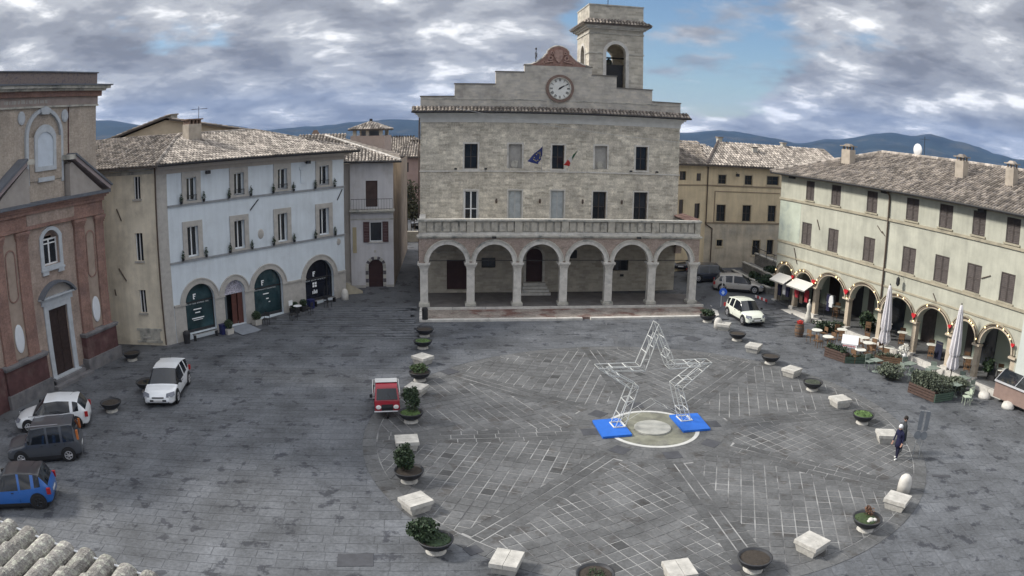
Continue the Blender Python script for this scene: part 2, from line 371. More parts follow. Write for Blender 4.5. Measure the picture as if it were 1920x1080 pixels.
def paving():
    inner = []; outer = []; bandset = set()
    hw = .62
    for k in range(8):
        a0, a1 = radians(BANDS[k]), radians(BANDS[k]+45); mid = (a0+a1)/2
        n0 = (sin(a0), -cos(a0)); n1 = (-sin(a1), cos(a1))
        for q in grid(CX, CY, mid+pi/4, .50, .50, 0, .05, -13, 13, -13, 13):
            mx = sum(p[0] for p in q)/4-CX; my = sum(p[1] for p in q)/4-CY; r = hypot(mx, my)
            if r > 13 or r < 2: continue
            q = [(x-CX, y-CY) for x, y in q]
            q = clip(q, n0[0], n0[1], -hw)
            if len(q) > 2: q = clip(q, n1[0], n1[1], -hw)
            if len(q) > 2 and r > 11: q = clip(q, mx/r, my/r, RO)
            if len(q) > 2 and r < 4: q = clip(q, -mx/r, -my/r, -3.35)
            if len(q) > 2 and area(q) > .02: inner.append([(x+CX, y+CY) for x, y in q])
        # the radial band: three strings of long slabs
        ca, sa = cos(a0), sin(a0)
        for s_ in range(3):
            r = 3.4+.2*s_
            while r < RO-.1:
                l = random.uniform(.7, 1.1); r2 = min(r+l, RO)
                y0 = -hw+.4*s_+.03*(s_+1)-.02; y1 = y0+.37
                inner.append([(CX+a*ca-b*sa, CY+a*sa+b*ca) for a, b in ((r+.02, y0), (r2-.02, y0), (r2-.02, y1), (r+.02, y1))]); bandset.add(len(inner)-1); r = r2
    n = 96
    for i in range(n):
        a, b = 2*pi*i/n, 2*pi*(i+.95)/n
        inner.append([(CX+r*cos(t), CY+r*sin(t)) for r, t in ((RO+.05, a), (12.72, a), (12.72, b), (RO+.05, b))])
    for i in range(40):
        a, b = 2*pi*i/40, 2*pi*(i+.96)/40
        if min(abs((math.degrees((a+b)/2)-bb+180) % 360-180) for bb in BANDS) > 5.5:
            inner.append([(CX+r*cos(t), CY+r*sin(t)) for r, t in ((2.5, a), (3.3, a), (3.3, b), (2.5, b))])
    lim = [(-25.6, 24.5), (-24.0, 38.4), (-21.2, 41.2), (-12.9, 52.0), (-6.4, 51.6), (-6.2, 48.4), (14.2, 50.5), (19.3, 53.0), (20.2, 53), (26.7, 33.8), (29, 24), (30, 8), (-30, 8)]
    def inside(x, y):
        c = False
        for i in range(len(lim)):
            (xa, ya), (xb, yb) = lim[i], lim[i-1]
            if (ya > y) != (yb > y) and x < (xb-xa)*(y-ya)/(yb-ya)+xa: c = not c
        return c
    for side, ang, w, l in ((0, radians(6), .50, .85), (1, radians(83), .55, .85)):
        for q in grid(CX if side else -8, 30, ang, w, l, 1.0, .03 if side else .02, -40, 40, -45, 45):
            mx = sum(p[0] for p in q)/4; my = sum(p[1] for p in q)/4
            if (mx > CX) != bool(side): continue
            if side == 0 and mx+.45 > CX and abs(my-CY) > 12.6: q = [(min(x, CX-.02), y) for x, y in q]
            r = hypot(mx-CX, my-CY)
            if r < 12.2: continue
            if r < 14: q = [(x-CX, y-CY) for x, y in q]; q = clip(q, -(mx-CX)/r, -(my-CY)/r, -12.75); q = [(x+CX, y+CY) for x, y in q]
            if len(q) < 3 or area(q) < .03 or not all(inside(x, y) for x, y in q): continue
            outer.append(q)
    def key(q): return hypot(q[0][0], q[0][1]+2)+ (0 if abs(atan2(q[0][0], q[0][1])) < .78 else 100) + (100 if q[0][1] < 16.5 else 0)
    allq = [(key(q), q, 2 if i in bandset else 0) for i, q in enumerate(inner)]+[(key(q), q, 1) for q in outer]
    allq.sort(key=lambda t: t[0])
    st = MB(); st2 = MB()
    for i, (k_, q, t) in enumerate(allq):
        h = (.012+random.uniform(0, .006)) if t != 1 else .006+random.uniform(0, .003); g = gz(sum(p[0] for p in q)/len(q), sum(p[1] for p in q)/len(q))
        warm = 0
        mx = q[0][0]
        if t in (0, 2): warm = 1
        c = random.random()
        if t == 2: c = -.45+.7*c
        elif random.random() < (.02 if t == 0 else .008): c = random.uniform(-1.2, -.4)
        if i < 300:
            MB().flat(q, g-.01, g+h, 0, c).build('paving_slab', SLABW if warm else SLAB, PZ)
        else: (st if warm else st2).flat(q, g-.01, g+h, 0, c)
    st.build('paving_slabs', SLABW, PZ, stuff=True); st2.build('paving_slabs', SLAB, PZ, stuff=True)
    # mortar bed inside the ring and joints
    b = MB(); b.flat([(CX+12.60*cos(2*pi*i/96), CY+12.60*sin(2*pi*i/96)) for i in range(96)], -.01, .004, 0, .5)
    b.build('mortar_bed', JOINT, PZ)
    b = MB(); b.flat([(CX+3.75*cos(2*pi*i/64), CY+3.75*sin(2*pi*i/64)) for i in range(64)], -.01, .008, 0, .4); b.build('ring_bed', SLABW, PZ)
    # centre: disc, mosaic, white ring, grey ring, dark squares
    m = MB()
    for i in range(64):
        a, b_ = 2*pi*i/64, 2*pi*(i+1)/64
        m.flat([(CX+r*cos(t), CY+r*sin(t)) for r, t in ((1.96, a), (2.14, a), (2.14, b_), (1.96, b_))], 0, .022, 0, .5)
    m.build('white_ring', WHSL, PZ)
    m = MB(); m.flat([(CX+1.955*cos(2*pi*i/64), CY+1.955*sin(2*pi*i/64)) for i in range(64)], 0, .012, 0, .5)
    m.build('mossy_centre', mat('mossy_centre_stone', (.19, .19, .15), .85, .3, 1.5, stain=(.10, .10, .10), sscale=1.1), PZ)
    m = MB(); m.lathe([(.84, 0), (.84, .07), (.80, .085)], CX, CY, 48, 0, .5); m.build('stone_disc', mat('round_stone_disc', (.36, .36, .33), .8, .18, 2.2, stain=(.25, .25, .23)), PZ)
    m = MB()
    for i in range(64):
        a, b_ = 2*pi*i/64, 2*pi*(i+.97)/64
        m.flat([(CX+r*cos(t), CY+r*sin(t)) for r, t in ((2.17, a), (2.45, a), (2.45, b_), (2.17, b_))], 0, .014, 0, random.random())
    m.build('grey_ring', SLABW, PZ)
    for bb in BANDS:
        a = radians(bb); c_, s_ = cos(a), sin(a)
        MB().flat([(CX+u*c_-w*s_, CY+u*s_+w*c_) for u, w in ((2.55, -.36), (3.25, -.36), (3.25, .36), (2.55, .36))], 0, .02).build('dark_inlay_slab', DARKSL, PZ)
    for x, y, w, d, a in ((-4.75, 19.35, 1.15, .75, .15), (-3.28, 38.1, .8, .8, .8), (18.06, 23.86, .9, .22, -.3), (-1.1, 20.3, .5, .5, .6), (7.15, 18.9, .3, .4, .3), (-9.3, 40.6, 1.0, .5, .2), (-5.4, 43.3, .9, .6, .1), (11.6, 45.0, .9, .9, .7)):
        m = MB(); m.cbox(x, y, 0, w, d, .024, a); m.build('drain_cover', DARKSL, PZ)
paving()

# ------------------------------------------------------------------ tiled roof helper: rows of half-round tiles on a plane
def tiles(o, u, w, poly, tw=.24, tl=.42, m=0, mb=None, r=None):
    """o origin, u unit along eave, w unit up the slope, poly in (a,b) coords"""
    mb = mb or MB(); o, u, w = Vector(o), Vector(u).normalized(), Vector(w).normalized(); nrm = u.cross(w).normalized()
    if nrm.z < 0: nrm = -nrm
    A = [p[0] for p in poly]; B = [p[1] for p in poly]
    def ins(x, y):
        c = False
        for i in range(len(poly)):
            (xa, ya), (xb, yb) = poly[i], poly[i-1]
            if (ya > y) != (yb > y) and x < (xb-xa)*(y-ya)/(yb-ya)+xa: c = not c
        return c
    n = len(poly)
    base = [o+u*a+w*b for a, b in poly]; lo = [p-Vector((0, 0, .12)) for p in base]
    mb.add(base+lo, [tuple(range(n)), tuple(range(n, 2*n))]+[(i, (i+1) % n, n+(i+1) % n, n+i) for i in range(n)], 1, .3)
    r = r or tw*.36
    a = min(A)+tw/2
    while a < max(A):
        b = min(B)-.04; wob = random.uniform(-.02, .02)
        while b < max(B)-.05:
            if ins(a, b+tl*.5) :
                c0, l = a+wob+random.uniform(-.015, .015), tl*1.12
                c1 = c0+random.uniform(-.02, .02); P = []
                for (cc, bb, rr, lift) in ((c0, b, r*1.08, .035), (c1, b+l, r*.9, .005)):
                    for t in (0, 50, 90, 130, 180):
                        t = radians(t); P.append(o+u*(cc+rr*cos(t))+w*bb+nrm*(rr*sin(t)*.85+lift))
                mb.add(P, [(0, 1, 6, 5), (1, 2, 7, 6), (2, 3, 8, 7), (3, 4, 9, 8), (0, 1, 2, 3, 4)], m)
            b += tl
        a += tw
    return mb

# ------------------------------------------------------------------ windows
def window(root, x0, x1, z0, z1, y, depth=.22, frame=WHITE, glass=GLASS, fw=.06, mull=1, trans=(), sill=None, surround=None, sw=.16, sp=.05, curtain=None, back=True):
    """frame set back in an opening whose face is at y; panes, sill, surround and curtain are sub-parts"""
    yf = y+depth
    f = MB(); f.box(x0, x0+fw, yf, yf+.06, z0, z1); f.box(x1-fw, x1, yf, yf+.06, z0, z1)
    f.box(x0+fw, x1-fw, yf, yf+.06, z0, z0+fw); f.box(x0+fw, x1-fw, yf, yf+.06, z1-fw, z1)
    xs = [x0+fw]; step = (x1-x0-2*fw)/(mull+1)
    for i in range(mull): c = x0+fw+step*(i+1); f.box(c-fw*.6, c+fw*.6, yf+.003, yf+.057, z0+fw, z1-fw)
    for t in trans: f.box(x0+fw, x1-fw, yf+.006, yf+.054, t-fw*.4, t+fw*.4)
    o = f.build('window', frame, root)
    for i in range(mull+1):
        MB().box(x0+fw+step*i+.01, x0+fw+step*(i+1)-.01, yf+.025, yf+.035, z0+fw, z1-fw).build('pane', glass, o)
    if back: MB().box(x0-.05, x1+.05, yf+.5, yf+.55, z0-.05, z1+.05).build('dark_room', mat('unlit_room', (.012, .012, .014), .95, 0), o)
    if sill: MB().box(x0-.1, x1+.1, y-.09, y+depth, z0-.09, z0-.003).build('sill', sill, o)
    if surround:
        s = MB(); s.box(x0-sw, x0, y-sp, y+.02, z0, z1+sw); s.box(x1, x1+sw, y-sp, y+.02, z0, z1+sw); s.box(x0, x1, y-sp-.004, y+.02, z1, z1+sw)
        s.box(x0-sw-.04, x1+sw+.04, y-sp-.04, y+.02, z0-.14, z0-.003); s.build('surround', surround, o)
    if curtain:
        for k in range(2):
            s = MB(); a, b = (x0+fw+.02, x0+.48*(x1-x0)) if k == 0 else (x0+.52*(x1-x0), x1-fw-.02)
            n = 8
            for i in range(n): s.box(a+(b-a)*i/n, a+(b-a)*(i+1)/n, yf+.09+.02*(i % 2), yf+.11+.02*(i % 2), z0+.1, z1-.05)
            s.build('curtain', CLOTHW, o)
    return o
def shutter(root, x0, x1, z0, z1, y, m=SHUT, slats=14):
    s = MB(); s.box(x0, x0+.05, y-.03, y+.02, z0, z1); s.box(x1-.05, x1, y-.03, y+.02, z0, z1)
    for z in (z0, (z0+z1)/2-.03, z1-.06): s.box(x0+.05, x1-.05, y-.03, y+.02, z, z+.06)
    o = s.build('shutter', m, root)
    s = MB(); n = slats
    for i in range(n):
        z = z0+.06+(z1-z0-.12)*i/n; h = (z1-z0-.12)/n
        s.add([(x0+.05, y-.022, z), (x1-.05, y-.022, z), (x1-.05, y+.012, z+h*.9), (x0+.05, y+.012, z+h*.9)], [(0, 1, 2, 3)])
    q = s.build('slat', m, o); q['kind'] = 'stuff'
    return o
def door_leaf(root, x0, x1, z0, z1, y, m=WOODD, arch=False, leaves=2, name='door'):
    d = MB()
    if arch:
        r = (x1-x0)/2; d.prism(archhole(x0, x1, z0, z1-r), y, y+.07)
    else: d.box(x0, x1, y, y+.07, z0, z1)
    o = d.build(name, m, root); w = (x1-x0)/leaves
    for i in range(leaves):
        for k in range(3):
            h = (z1-z0-(r if arch else 0))/3
            MB().box(x0+w*i+.08, x0+w*(i+1)-.08, y-.025, y-.002, z0+h*k+.08, z0+h*(k+1)-.05).build('door_panel', m, o)
    return o

# ------------------------------------------------------------------ palazzo with portico (local x along the front, y inwards)
AZP = radians(6.08); PO = (-2.955, 52.124, 0)
pal = thing('palazzo', 'stone town hall with six arched portico, stepped gable and round clock', 'town hall', PO, AZP)
def palazzo():
    r = pal; UW = 4.0
    ow = {'w1': (-.32, .67, 9.79, 11.67), 'w2': (2.99, 4.0, 9.84, 11.67), 'w3': (6.29, 7.23, 9.83, 11.65), 'w4': (9.59, 10.56, 9.88, 11.68), 'w5': (12.85, 13.80, 9.87, 11.72),
          'v1': (-.31, .71, 5.75, 8.14), 'v2': (3.01, 4.04, 5.75, 8.16), 'v3': (6.26, 7.28, 5.75, 8.18), 'v4': (9.52, 10.58, 5.75, 8.14), 'v5': (12.80, 13.89, 5.75, 8.17)}
    out = rect(-3.63, 16.42, 5.5, 13.3)
    MB().prism(out, UW, UW+.5, holes=[rect(*v) for v in ow.values()]).build('wall', STONE, r)
    # ground floor back wall of the portico
    lo = [rect(-1.61, -.1, .55, 2.86), rect(1.04, 2.10, 2.23, 3.01), archhole(4.45, 5.72, 1.09, 3.08), rect(11.30, 12.56, 1.96, 2.78)]
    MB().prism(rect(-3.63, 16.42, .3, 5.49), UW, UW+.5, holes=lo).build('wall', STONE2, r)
    s = MB(); s.box(-3.63, -3.13, UW+.5, 13, .0, 14.0); s.box(15.92, 16.42, UW+.5, 13, 0, 14.0); s.box(-3.13, 15.92, 12.5, 13, 0, 14.0); s.build('wall', STONE, r)
    # windows
    for k in ('w1', 'w3', 'w5'):
        x0, x1, z0, z1 = ow[k]; window(r, x0, x1, z0, z1, UW, .32, frame=mat('brown_window_wood', (.05, .04, .035), .6, .1), fw=.06, trans=(z0+.9,), surround=TRAV, sw=.12, sp=.02)
    for k in ('w2', 'w4'):
        x0, x1, z0, z1 = ow[k]; MB().box(x0, x1, UW+.22, UW+.3, z0, z1).build('blind_window', mat('grey_plaster', (.36, .35, .33), .9, .12, 3), r)
        s = MB(); s.box(x0-.12, x0, UW-.02, UW+.1, z0, z1+.12); s.box(x1, x1+.12, UW-.02, UW+.1, z0, z1+.12); s.box(x0, x1, UW-.024, UW+.1, z1, z1+.12); s.build('surround', TRAV, r)
        c = (x0+x1)/2; s = MB(); s.prism([(c-.22, z0+.55), (c+.22, z0+.55), (c+.22, z0+.25), (c+.14, z0+.1), (c, z0+.02), (c-.14, z0+.1), (c-.22, z0+.25)], UW+.15, UW+.22)
        q = s.build('coat_of_arms', TRAVW, r); MB().arc(c, z0+.3, .24, .3, UW+.17, UW+.215, 30, 330, 14).build('wreath', TRAVW, q)
    x0, x1, z0, z1 = ow['v1']; window(r, x0, x1, z0, z1, UW, .12, frame=WHITE, fw=.09, trans=(6.75,), surround=TRAV, sw=.1, sp=.02)
    for k in ('v2', 'v3'):
        x0, x1, z0, z1 = ow[k]; window(r, x0, x1, z0, z1, UW, .14, frame=mat('pale_grey_paint', (.42, .43, .42), .7, .1), glass=mat('whitewashed_pane', (.36, .39, .40), .4, .2, 3), fw=.07, trans=(7.6,), surround=TRAV, sw=.09, sp=.02, back=False)
    for k in ('v4', 'v5'):
        x0, x1, z0, z1 = ow[k]; window(r, x0, x1, z0, z1, UW, .3, frame=mat('brown_window_wood', (.05, .04, .035), .6, .1), fw=.07, trans=(6.95,), surround=TRAV, sw=.1, sp=.02)
    s = MB(); s.box(-3.70, 16.49, UW-.07, UW, 9.56, 9.66); s.build('string_course', TRAV, r)
    s = MB(); s.box(-3.68, 16.47, UW-.06, UW+.5, 13.3, 13.62); s.box(-3.75, 16.54, UW-.13, UW+.5, 13.62, 13.72); s.build('frieze', PLINTH, r)
    s = MB(); s.box(-3.85, 16.65, UW-.25, UW+.5, 13.72, 13.86); s.box(-4.0, 16.8, UW-.42, UW+.5, 13.86, 13.98); s.box(-4.1, 16.95, UW-.6, UW+.5, 13.98, 14.06); s.build('cornice', PLINTH, r)
    s = tiles((-4.28, UW-.78, 14.12), (1, 0, 0), (0, .84, .42), [(0, 0), (21.35, 0), (21.35, .9), (0, .9)], .27, .42); s.build('roof_tile', [TILE, RBASE], r, stuff=True)
    s = MB(); s.tube((-4.3, UW-.82, 14.08), (17.1, UW-.82, 14.08), .07, 8); s.build('gutter', IRON, r)
    # stepped gable
    cur = [(4.10, 17.73), (4.6, 17.78), (5.0, 17.95), (5.35, 18.2), (5.6, 18.42), (5.74, 18.62), (5.86, 18.66), (5.88, 18.9), (6.1, 19.1), (6.4, 19.24), (6.68, 19.29), (6.98, 19.24), (7.27, 19.1), (7.47, 18.9), (7.49, 18.66), (7.6, 18.6), (7.8, 18.36), (8.1, 18.12), (8.6, 17.88), (9.24, 17.73)]
    g = [(-3.65, 14.1), (16.43, 14.1), (16.43, 15.28), (14.08, 15.28), (14.08, 16.2), (11.2, 16.2), (11.2, 17.12), (9.24, 17.12), (9.24, 17.73), (4.1, 17.73), (4.1, 17.17), (1.95, 17.17), (1.95, 16.2), (-1.11, 16.2), (-1.11, 15.24), (-3.65, 15.24)]
    MB().prism(g, UW, UW+.5).build('gable', mat('gable_stone', (.52, .48, .41), .9, .2, 1.0, brick=(.45, .14, .006, (.41, .385, .35), (.45, .43, .40)), stain=(.32, .30, .27), sscale=.7, bump=.4, bscale=10), r)
    s = MB()
    for (xa, xb, z) in ((-3.7, -1.11, 15.24), (-1.16, 1.95, 16.2), (1.9, 4.1, 17.17), (4.05, 4.6, 17.73), (9.24, 11.25, 17.12), (8.75, 9.3, 17.73), (11.2, 14.13, 16.2), (14.08, 16.48, 15.28)): s.box(xa, xb, UW-.06, UW+.56, z, z+.07)
    s.each('coping', mat('dark_coping', (.17, .16, .145), .9, .25, 3), r)
    MB().box(-3.6, 16.38, UW-.03, UW, 15.03, 15.1).build('string_course', TRAVW, r)
    q = MB().prism([(4.1, 17.74)]+cur[1:-1]+[(9.24, 17.74)], UW+.05, UW+.45).build('pediment', TERRA, r)
    s = MB()
    for a, b in zip(cur, cur[1:]): s.tube((a[0], UW+.25, a[1]+.03), (b[0], UW+.25, b[1]+.03), .09, 6)
    s.build('pediment_edge', TRAVW, q)
    s = MB(); c = 6.68; s.prism([(c-.33, 18.95), (c-.1, 19.02), (c+.1, 19.02), (c+.33, 18.95), (c+.36, 18.55), (c+.22, 18.2), (c, 18.0), (c-.22, 18.2), (c-.36, 18.55)], UW-.06, UW+.06)
    for i in (-1, 1):
        s.arc(c+i*.62, 18.35, .1, .19, UW-.04, UW+.06, 0, 360, 14); s.arc(c+i*.5, 18.75, .06, .13, UW-.04, UW+.06, 0, 360, 12); s.arc(c+i*1.1, 18.02, .06, .13, UW-.03, UW+.06, 0, 360, 12)
        s.tube((c+i*.4, UW, 18.1), (c+i*1.0, UW, 17.98), .05)
    s.build('coat_of_arms', mat('terracotta_crest', (.36, .24, .20), .85, .25, 5), q)
    # clock
    c, z = 6.79, 16.0
    s = MB(); s.arc(c, z, .84, 1.07, UW-.12, UW, 0, 360, 48); ck = s.build('clock', mat('clock_brick_ring', (.20, .14, .115), .85, .2, 5), r)
    s = MB(); s.arc(c, z, .80, .86, UW-.16, UW-.02, 0, 360, 48); s.build('clock_rim', TRAVW, ck)
    s = MB(); s.lathe([(.83, 0), (.83, .05)], 0, 0, 48); s.v = [(c+x, UW-.05+zz, z+y) for x, y, zz in s.v]; s.build('clock_face', mat('clock_dial_white', (.70, .70, .66), .5, .06, 3), ck)
    for i, t in enumerate(['XII', 'I', 'II', 'III', 'IIII', 'V', 'VI', 'VII', 'VIII', 'IX', 'X', 'XI']):
        a = radians(90-30*i); w = {'I': .045, 'V': .09, 'X': .09}; tot = sum(w[ch] for ch in t); xx = -tot/2; s = MB()
        def seg(x0, y0, x1, y1, th=.026):
            P = []
            dx, dy = x1-x0, y1-y0; L_ = hypot(dx, dy); nx, ny = -dy/L_*th/2, dx/L_*th/2
            for (x, y) in ((x0+nx, y0+ny), (x1+nx, y1+ny), (x1-nx, y1-ny), (x0-nx, y0-ny)):
                t_ = a-pi/2; X, Y = x*cos(t_)-(y)*sin(t_), x*sin(t_)+y*cos(t_)
                P.append((c+.66*cos(a)+X, UW-.062, z+.66*sin(a)+Y))
            s.add(P, [(0, 1, 2, 3)])
        for ch in t:
            if ch == 'I': seg(xx+.022, -.11, xx+.022, .11)
            if ch == 'V': seg(xx+.045, -.11, xx+.005, .11); seg(xx+.045, -.11, xx+.085, .11, .018)
            if ch == 'X': seg(xx+.01, -.11, xx+.08, .11); seg(xx+.08, -.11, xx+.01, .11, .018)
            xx += w[ch]
        s.build('numeral', IRON, ck)
    for ang, l, w in ((38, .46, .075), (30, .70, .05)):
        a = radians(ang); s = MB(); d = (cos(a), sin(a)); nrm = (-d[1]*w, d[0]*w)
        s.add([(c-d[0]*.15, UW-.07, z-d[1]*.15), (c+nrm[0], UW-.07, z+nrm[1]), (c+d[0]*l, UW-.07, z+d[1]*l), (c-nrm[0], UW-.07, z-nrm[1])], [(0, 1, 2, 3)]); s.build('clock_hand', IRON, ck)
    # portico
    BAL = mat('warm_balustrade_stone', (.46, .43, .37), .85, .22, 2.2, stain=(.27, .255, .22), sscale=1.8, sth=(.52, .66), bump=.4, bscale=16)
    cs = [-3.30, 0.0, 3.32, 6.64, 9.96, 13.25, 16.52]; ho = 1.36
    outl = [(-3.65, 3.42), (-3.65, 5.17), (16.87, 5.17), (16.87, 3.42)]
    for i in range(5, -1, -1):
        c = (cs[i]+cs[i+1])/2; outl += arcpts(c, 3.42, 1.31, 0, 180, 20)
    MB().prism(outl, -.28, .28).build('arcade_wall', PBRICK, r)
    for i in range(6):
        c = (cs[i]+cs[i+1])/2
        o = MB().arc(c, 3.42, 1.305, 1.56, -.33, .28, 0, 180, 26).build('archivolt', TRAV, r)
        MB().arc(c, 3.42, 1.56, 1.66, -.38, -.28, 4, 176, 26).build('arch_moulding', TRAVW, o)
    for i, c in enumerate(cs):
        s = MB(); s.cbox(c, 0, .30, .56, .56, 2.62, 0, 0, None, .97); o = s.build('column', TRAV, r)
        s = MB(); s.cbox(c, 0, 2.92, .58, .58, .10, 0, 0, None, 1.0); s.cbox(c, 0, 3.02, .60, .60, .22, 0, 0, None, 1.25); s.cbox(c, 0, 3.24, .84, .84, .06); s.cbox(c, 0, 3.3, .9, .9, .12); s.build('capital', TRAV, o)
        s = MB(); s.cbox(c, 0, .28, .78, .78, .2); s.cbox(c, 0, .48, .66, .66, .08, 0, 0, None, .9); s.build('base', TRAVW, o)
    s = MB()
    for i in range(6): s.tube((cs[i]+.3, .1, 3.5), (cs[i+1]-.3, .1, 3.5), .028, 6)
    s.each('tie_rod', IRON, r)
    s = MB(); s.box(-3.72, 16.95, -.36, .3, 5.17, 5.26); s.box(-3.8, 17.02, -.45, .3, 5.26, 5.36); s.build('cornice', TRAVW, r)
    s = MB(); s.box(-3.66, 16.88, -.26, .22, 5.36, 5.56); s.build('balustrade_base', TRAV, r)
    s = MB(); s.box(-3.74, 16.98, -.34, .3, 6.36, 6.50); s.build('balustrade_rail', TRAVW, r)
    piers = [(-3.66, -3.15), (-.27, .24), (3.08, 3.62), (6.40, 6.91), (9.79, 10.31), (13.1, 13.62), (16.45, 16.88)]
    for a, b in piers: MB().box(a, b, -.28, .24, 5.56, 6.36).build('balustrade_pier', BAL, r)
    for (a, b), (c, d) in zip(piers, piers[1:]):
        MB().box(b, c, -.08, .1, 5.56, 6.36).build('balustrade_back', TRAVW, r)
        n = 5; w = (c-b)/n
        for i in range(n): MB().box(b+w*i+.07, b+w*(i+1)-.07, -.19, -.08, 5.62, 6.30).build('balustrade_panel', BAL, r)
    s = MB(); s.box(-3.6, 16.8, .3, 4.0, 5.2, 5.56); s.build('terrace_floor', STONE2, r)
    s = MB(); s.box(16.3, 16.87, .3, 4.0, 5.56, 6.30); s.box(-3.65, -3.2, .3, 4.0, 5.56, 6.36); s.each('parapet', TRAV, r)
    s = tiles((16.2, .3, 6.34), (0, 1, 0), (.96, 0, .22), [(0, 0), (3.7, 0), (3.7, .8), (0, .8)], .22, .4); s.build('coping_tile', [mat('reddish_coping_tile', (.32, .20, .16), .9, .2, 3, rnd=.3), RBASE], r, stuff=True)
    # side arches of the portico
    for xs in (-3.58, 16.30):
        P = [(0.28, 3.42), (0.28, 5.17), (4.0, 5.17), (4.0, 3.42)]+arcpts(2.14, 3.42, 1.5, 0, 180, 18)
        s = MB(); s.prism(P, 0, .5); s.v = [(xs+y, x, z) for x, y, z in s.v]; s.build('side_arch', PBRICK, r)
    # platform: white front kerb, brick apron, white edge, porch floor
    MB().box(-3.6, 17.3, -.62, 4.0, 0, .28).build('porch_floor', mat('dark_porch_paving', (.13, .12, .115), .85, .25, 1.2, rnd=.1, fine=.2), r)
    for i in range(9):
        a = -3.62+i*2.33; MB().box(a, a+2.31, -.74, -.60, .0, .295).build('edge_stone', TRAV, r)
    MB().prism(rect(-3.5, 17.2, 0, .145), -3.2, -.74).build('brick_apron', mat('worn_brick_apron', (.27, .235, .205), .9, .3, 1.2, stain=(.15, .085, .07), sscale=.5, sth=(.5, .6), fine=.3, bscale=6), r)
    for i in range(9):
        a = -3.6+i*2.33
        MB().box(a, a+(2.31 if i != 4 else 1.75), -3.55, -3.2, 0, .155).build('kerb_stone', TRAV, r)
    for k in range(3):
        MB().box(-3.62, -3.1, -3.2+k*.82, -3.2+k*.82+.8, 0, .16+.05*k).build('kerb_stone', TRAV, r)
    P0 = [(17.25, -3.5), (17.6, -3.4), (18.3, -1.0), (17.9, -.9)]
    MB().flat(P0, 0, .15).build('kerb_stone', TRAV, r); MB().flat([(17.9, -.88), (18.3, -.98), (18.7, 1.6), (18.3, 1.7)], 0, .2).build('kerb_stone', TRAV, r)
    MB().flat([(17.2, -3.2), (17.25, -3.2), (18.3, 1.7), (17.2, 1.7)], 0, .14).build('brick_apron', SLABW, r)
    # doors and openings of the porch
    door_leaf(r, -1.61, -.1, .55, 2.86, UW+.15, mat('plum_door', (.045, .022, .022), .6, .2)); door_leaf(r, 4.45, 5.72, 1.09, 3.71, UW+.15, mat('plum_door', (.045, .022, .022), .6, .2), arch=True)
    s = MB(); s.arc(5.085, 3.08, .64, .82, UW-.04, UW, 0, 180, 18); s.box(4.27, 4.45, UW-.04, UW, 1.09, 3.08); s.box(5.72, 5.9, UW-.04, UW, 1.09, 3.08); s.build('door_surround', TRAVW, r)
    for k in range(4): MB().box(4.25-.1*k, 5.95+.1*k, UW-.3-.27*k, UW-.3-.27*k+.27 if k else UW+.15, .28, 1.07-.2*k).build('step', TRAV, r)
    window(r, 1.04, 2.10, 2.23, 3.01, UW, .15, frame=IRON, fw=.05, mull=1); window(r, 11.30, 12.56, 1.96, 2.78, UW, .15, frame=IRON, fw=.05, mull=1)
    s = MB(); s.box(11.9, 12.2, UW-.05, UW, 1.5, 1.68); s.build('letter_box', IRON, r)
    s = MB(); s.box(7.6, 8.35, UW-.25, UW, 3.0, 3.6); s.build('electric_box', IRON, r)
    MB().box(-3.5, 4.2, UW-.04, UW, 3.42, 3.5).build('string_course', TRAVW, r)
    for sx in (2.1, 5.4, 8.7, 11.8):                                # wall lamps between the windows
        s = MB(); s.box(sx-.03, sx+.03, UW-.14, UW, 7.38, 7.44); s.lathe([(.05, 7.2), (.09, 7.3), (.07, 7.5), (.02, 7.56)], sx, UW-.16, 8); s.build('wall_lamp', COPPER, r)
    for sx in (-.98, 1.27, 12.4, 14.5):
        s = MB(); s.tube((sx, UW, 9.72), (sx, UW-.3, 9.8), .025); s.cbox(sx, UW-.35, 9.74, .2, .16, .13); s.build('floodlight', IRON, r)
    for sx in (1.6, 12.0):
        s = MB(); s.tube((sx, -.3, 5.2), (sx, -.65, 5.3), .025); s.cbox(sx, -.7, 5.2, .3, .16, .14); s.build('floodlight', IRON, r)
    s = MB(); s.tube((-3.72, UW-.05, 0.3), (-3.72, UW-.05, 13.9), .05, 8); s.build('downpipe', COPPER, r)
    s = tiles((-3.6, 4.6, 14.2), (1, 0, 0), (0, .96, .28), [(0, 0), (12.5, 0), (12.5, 4), (0, 4)], .27, .42); s.build('roof_tile', [TILE, RBASE], r, stuff=True)
palazzo()
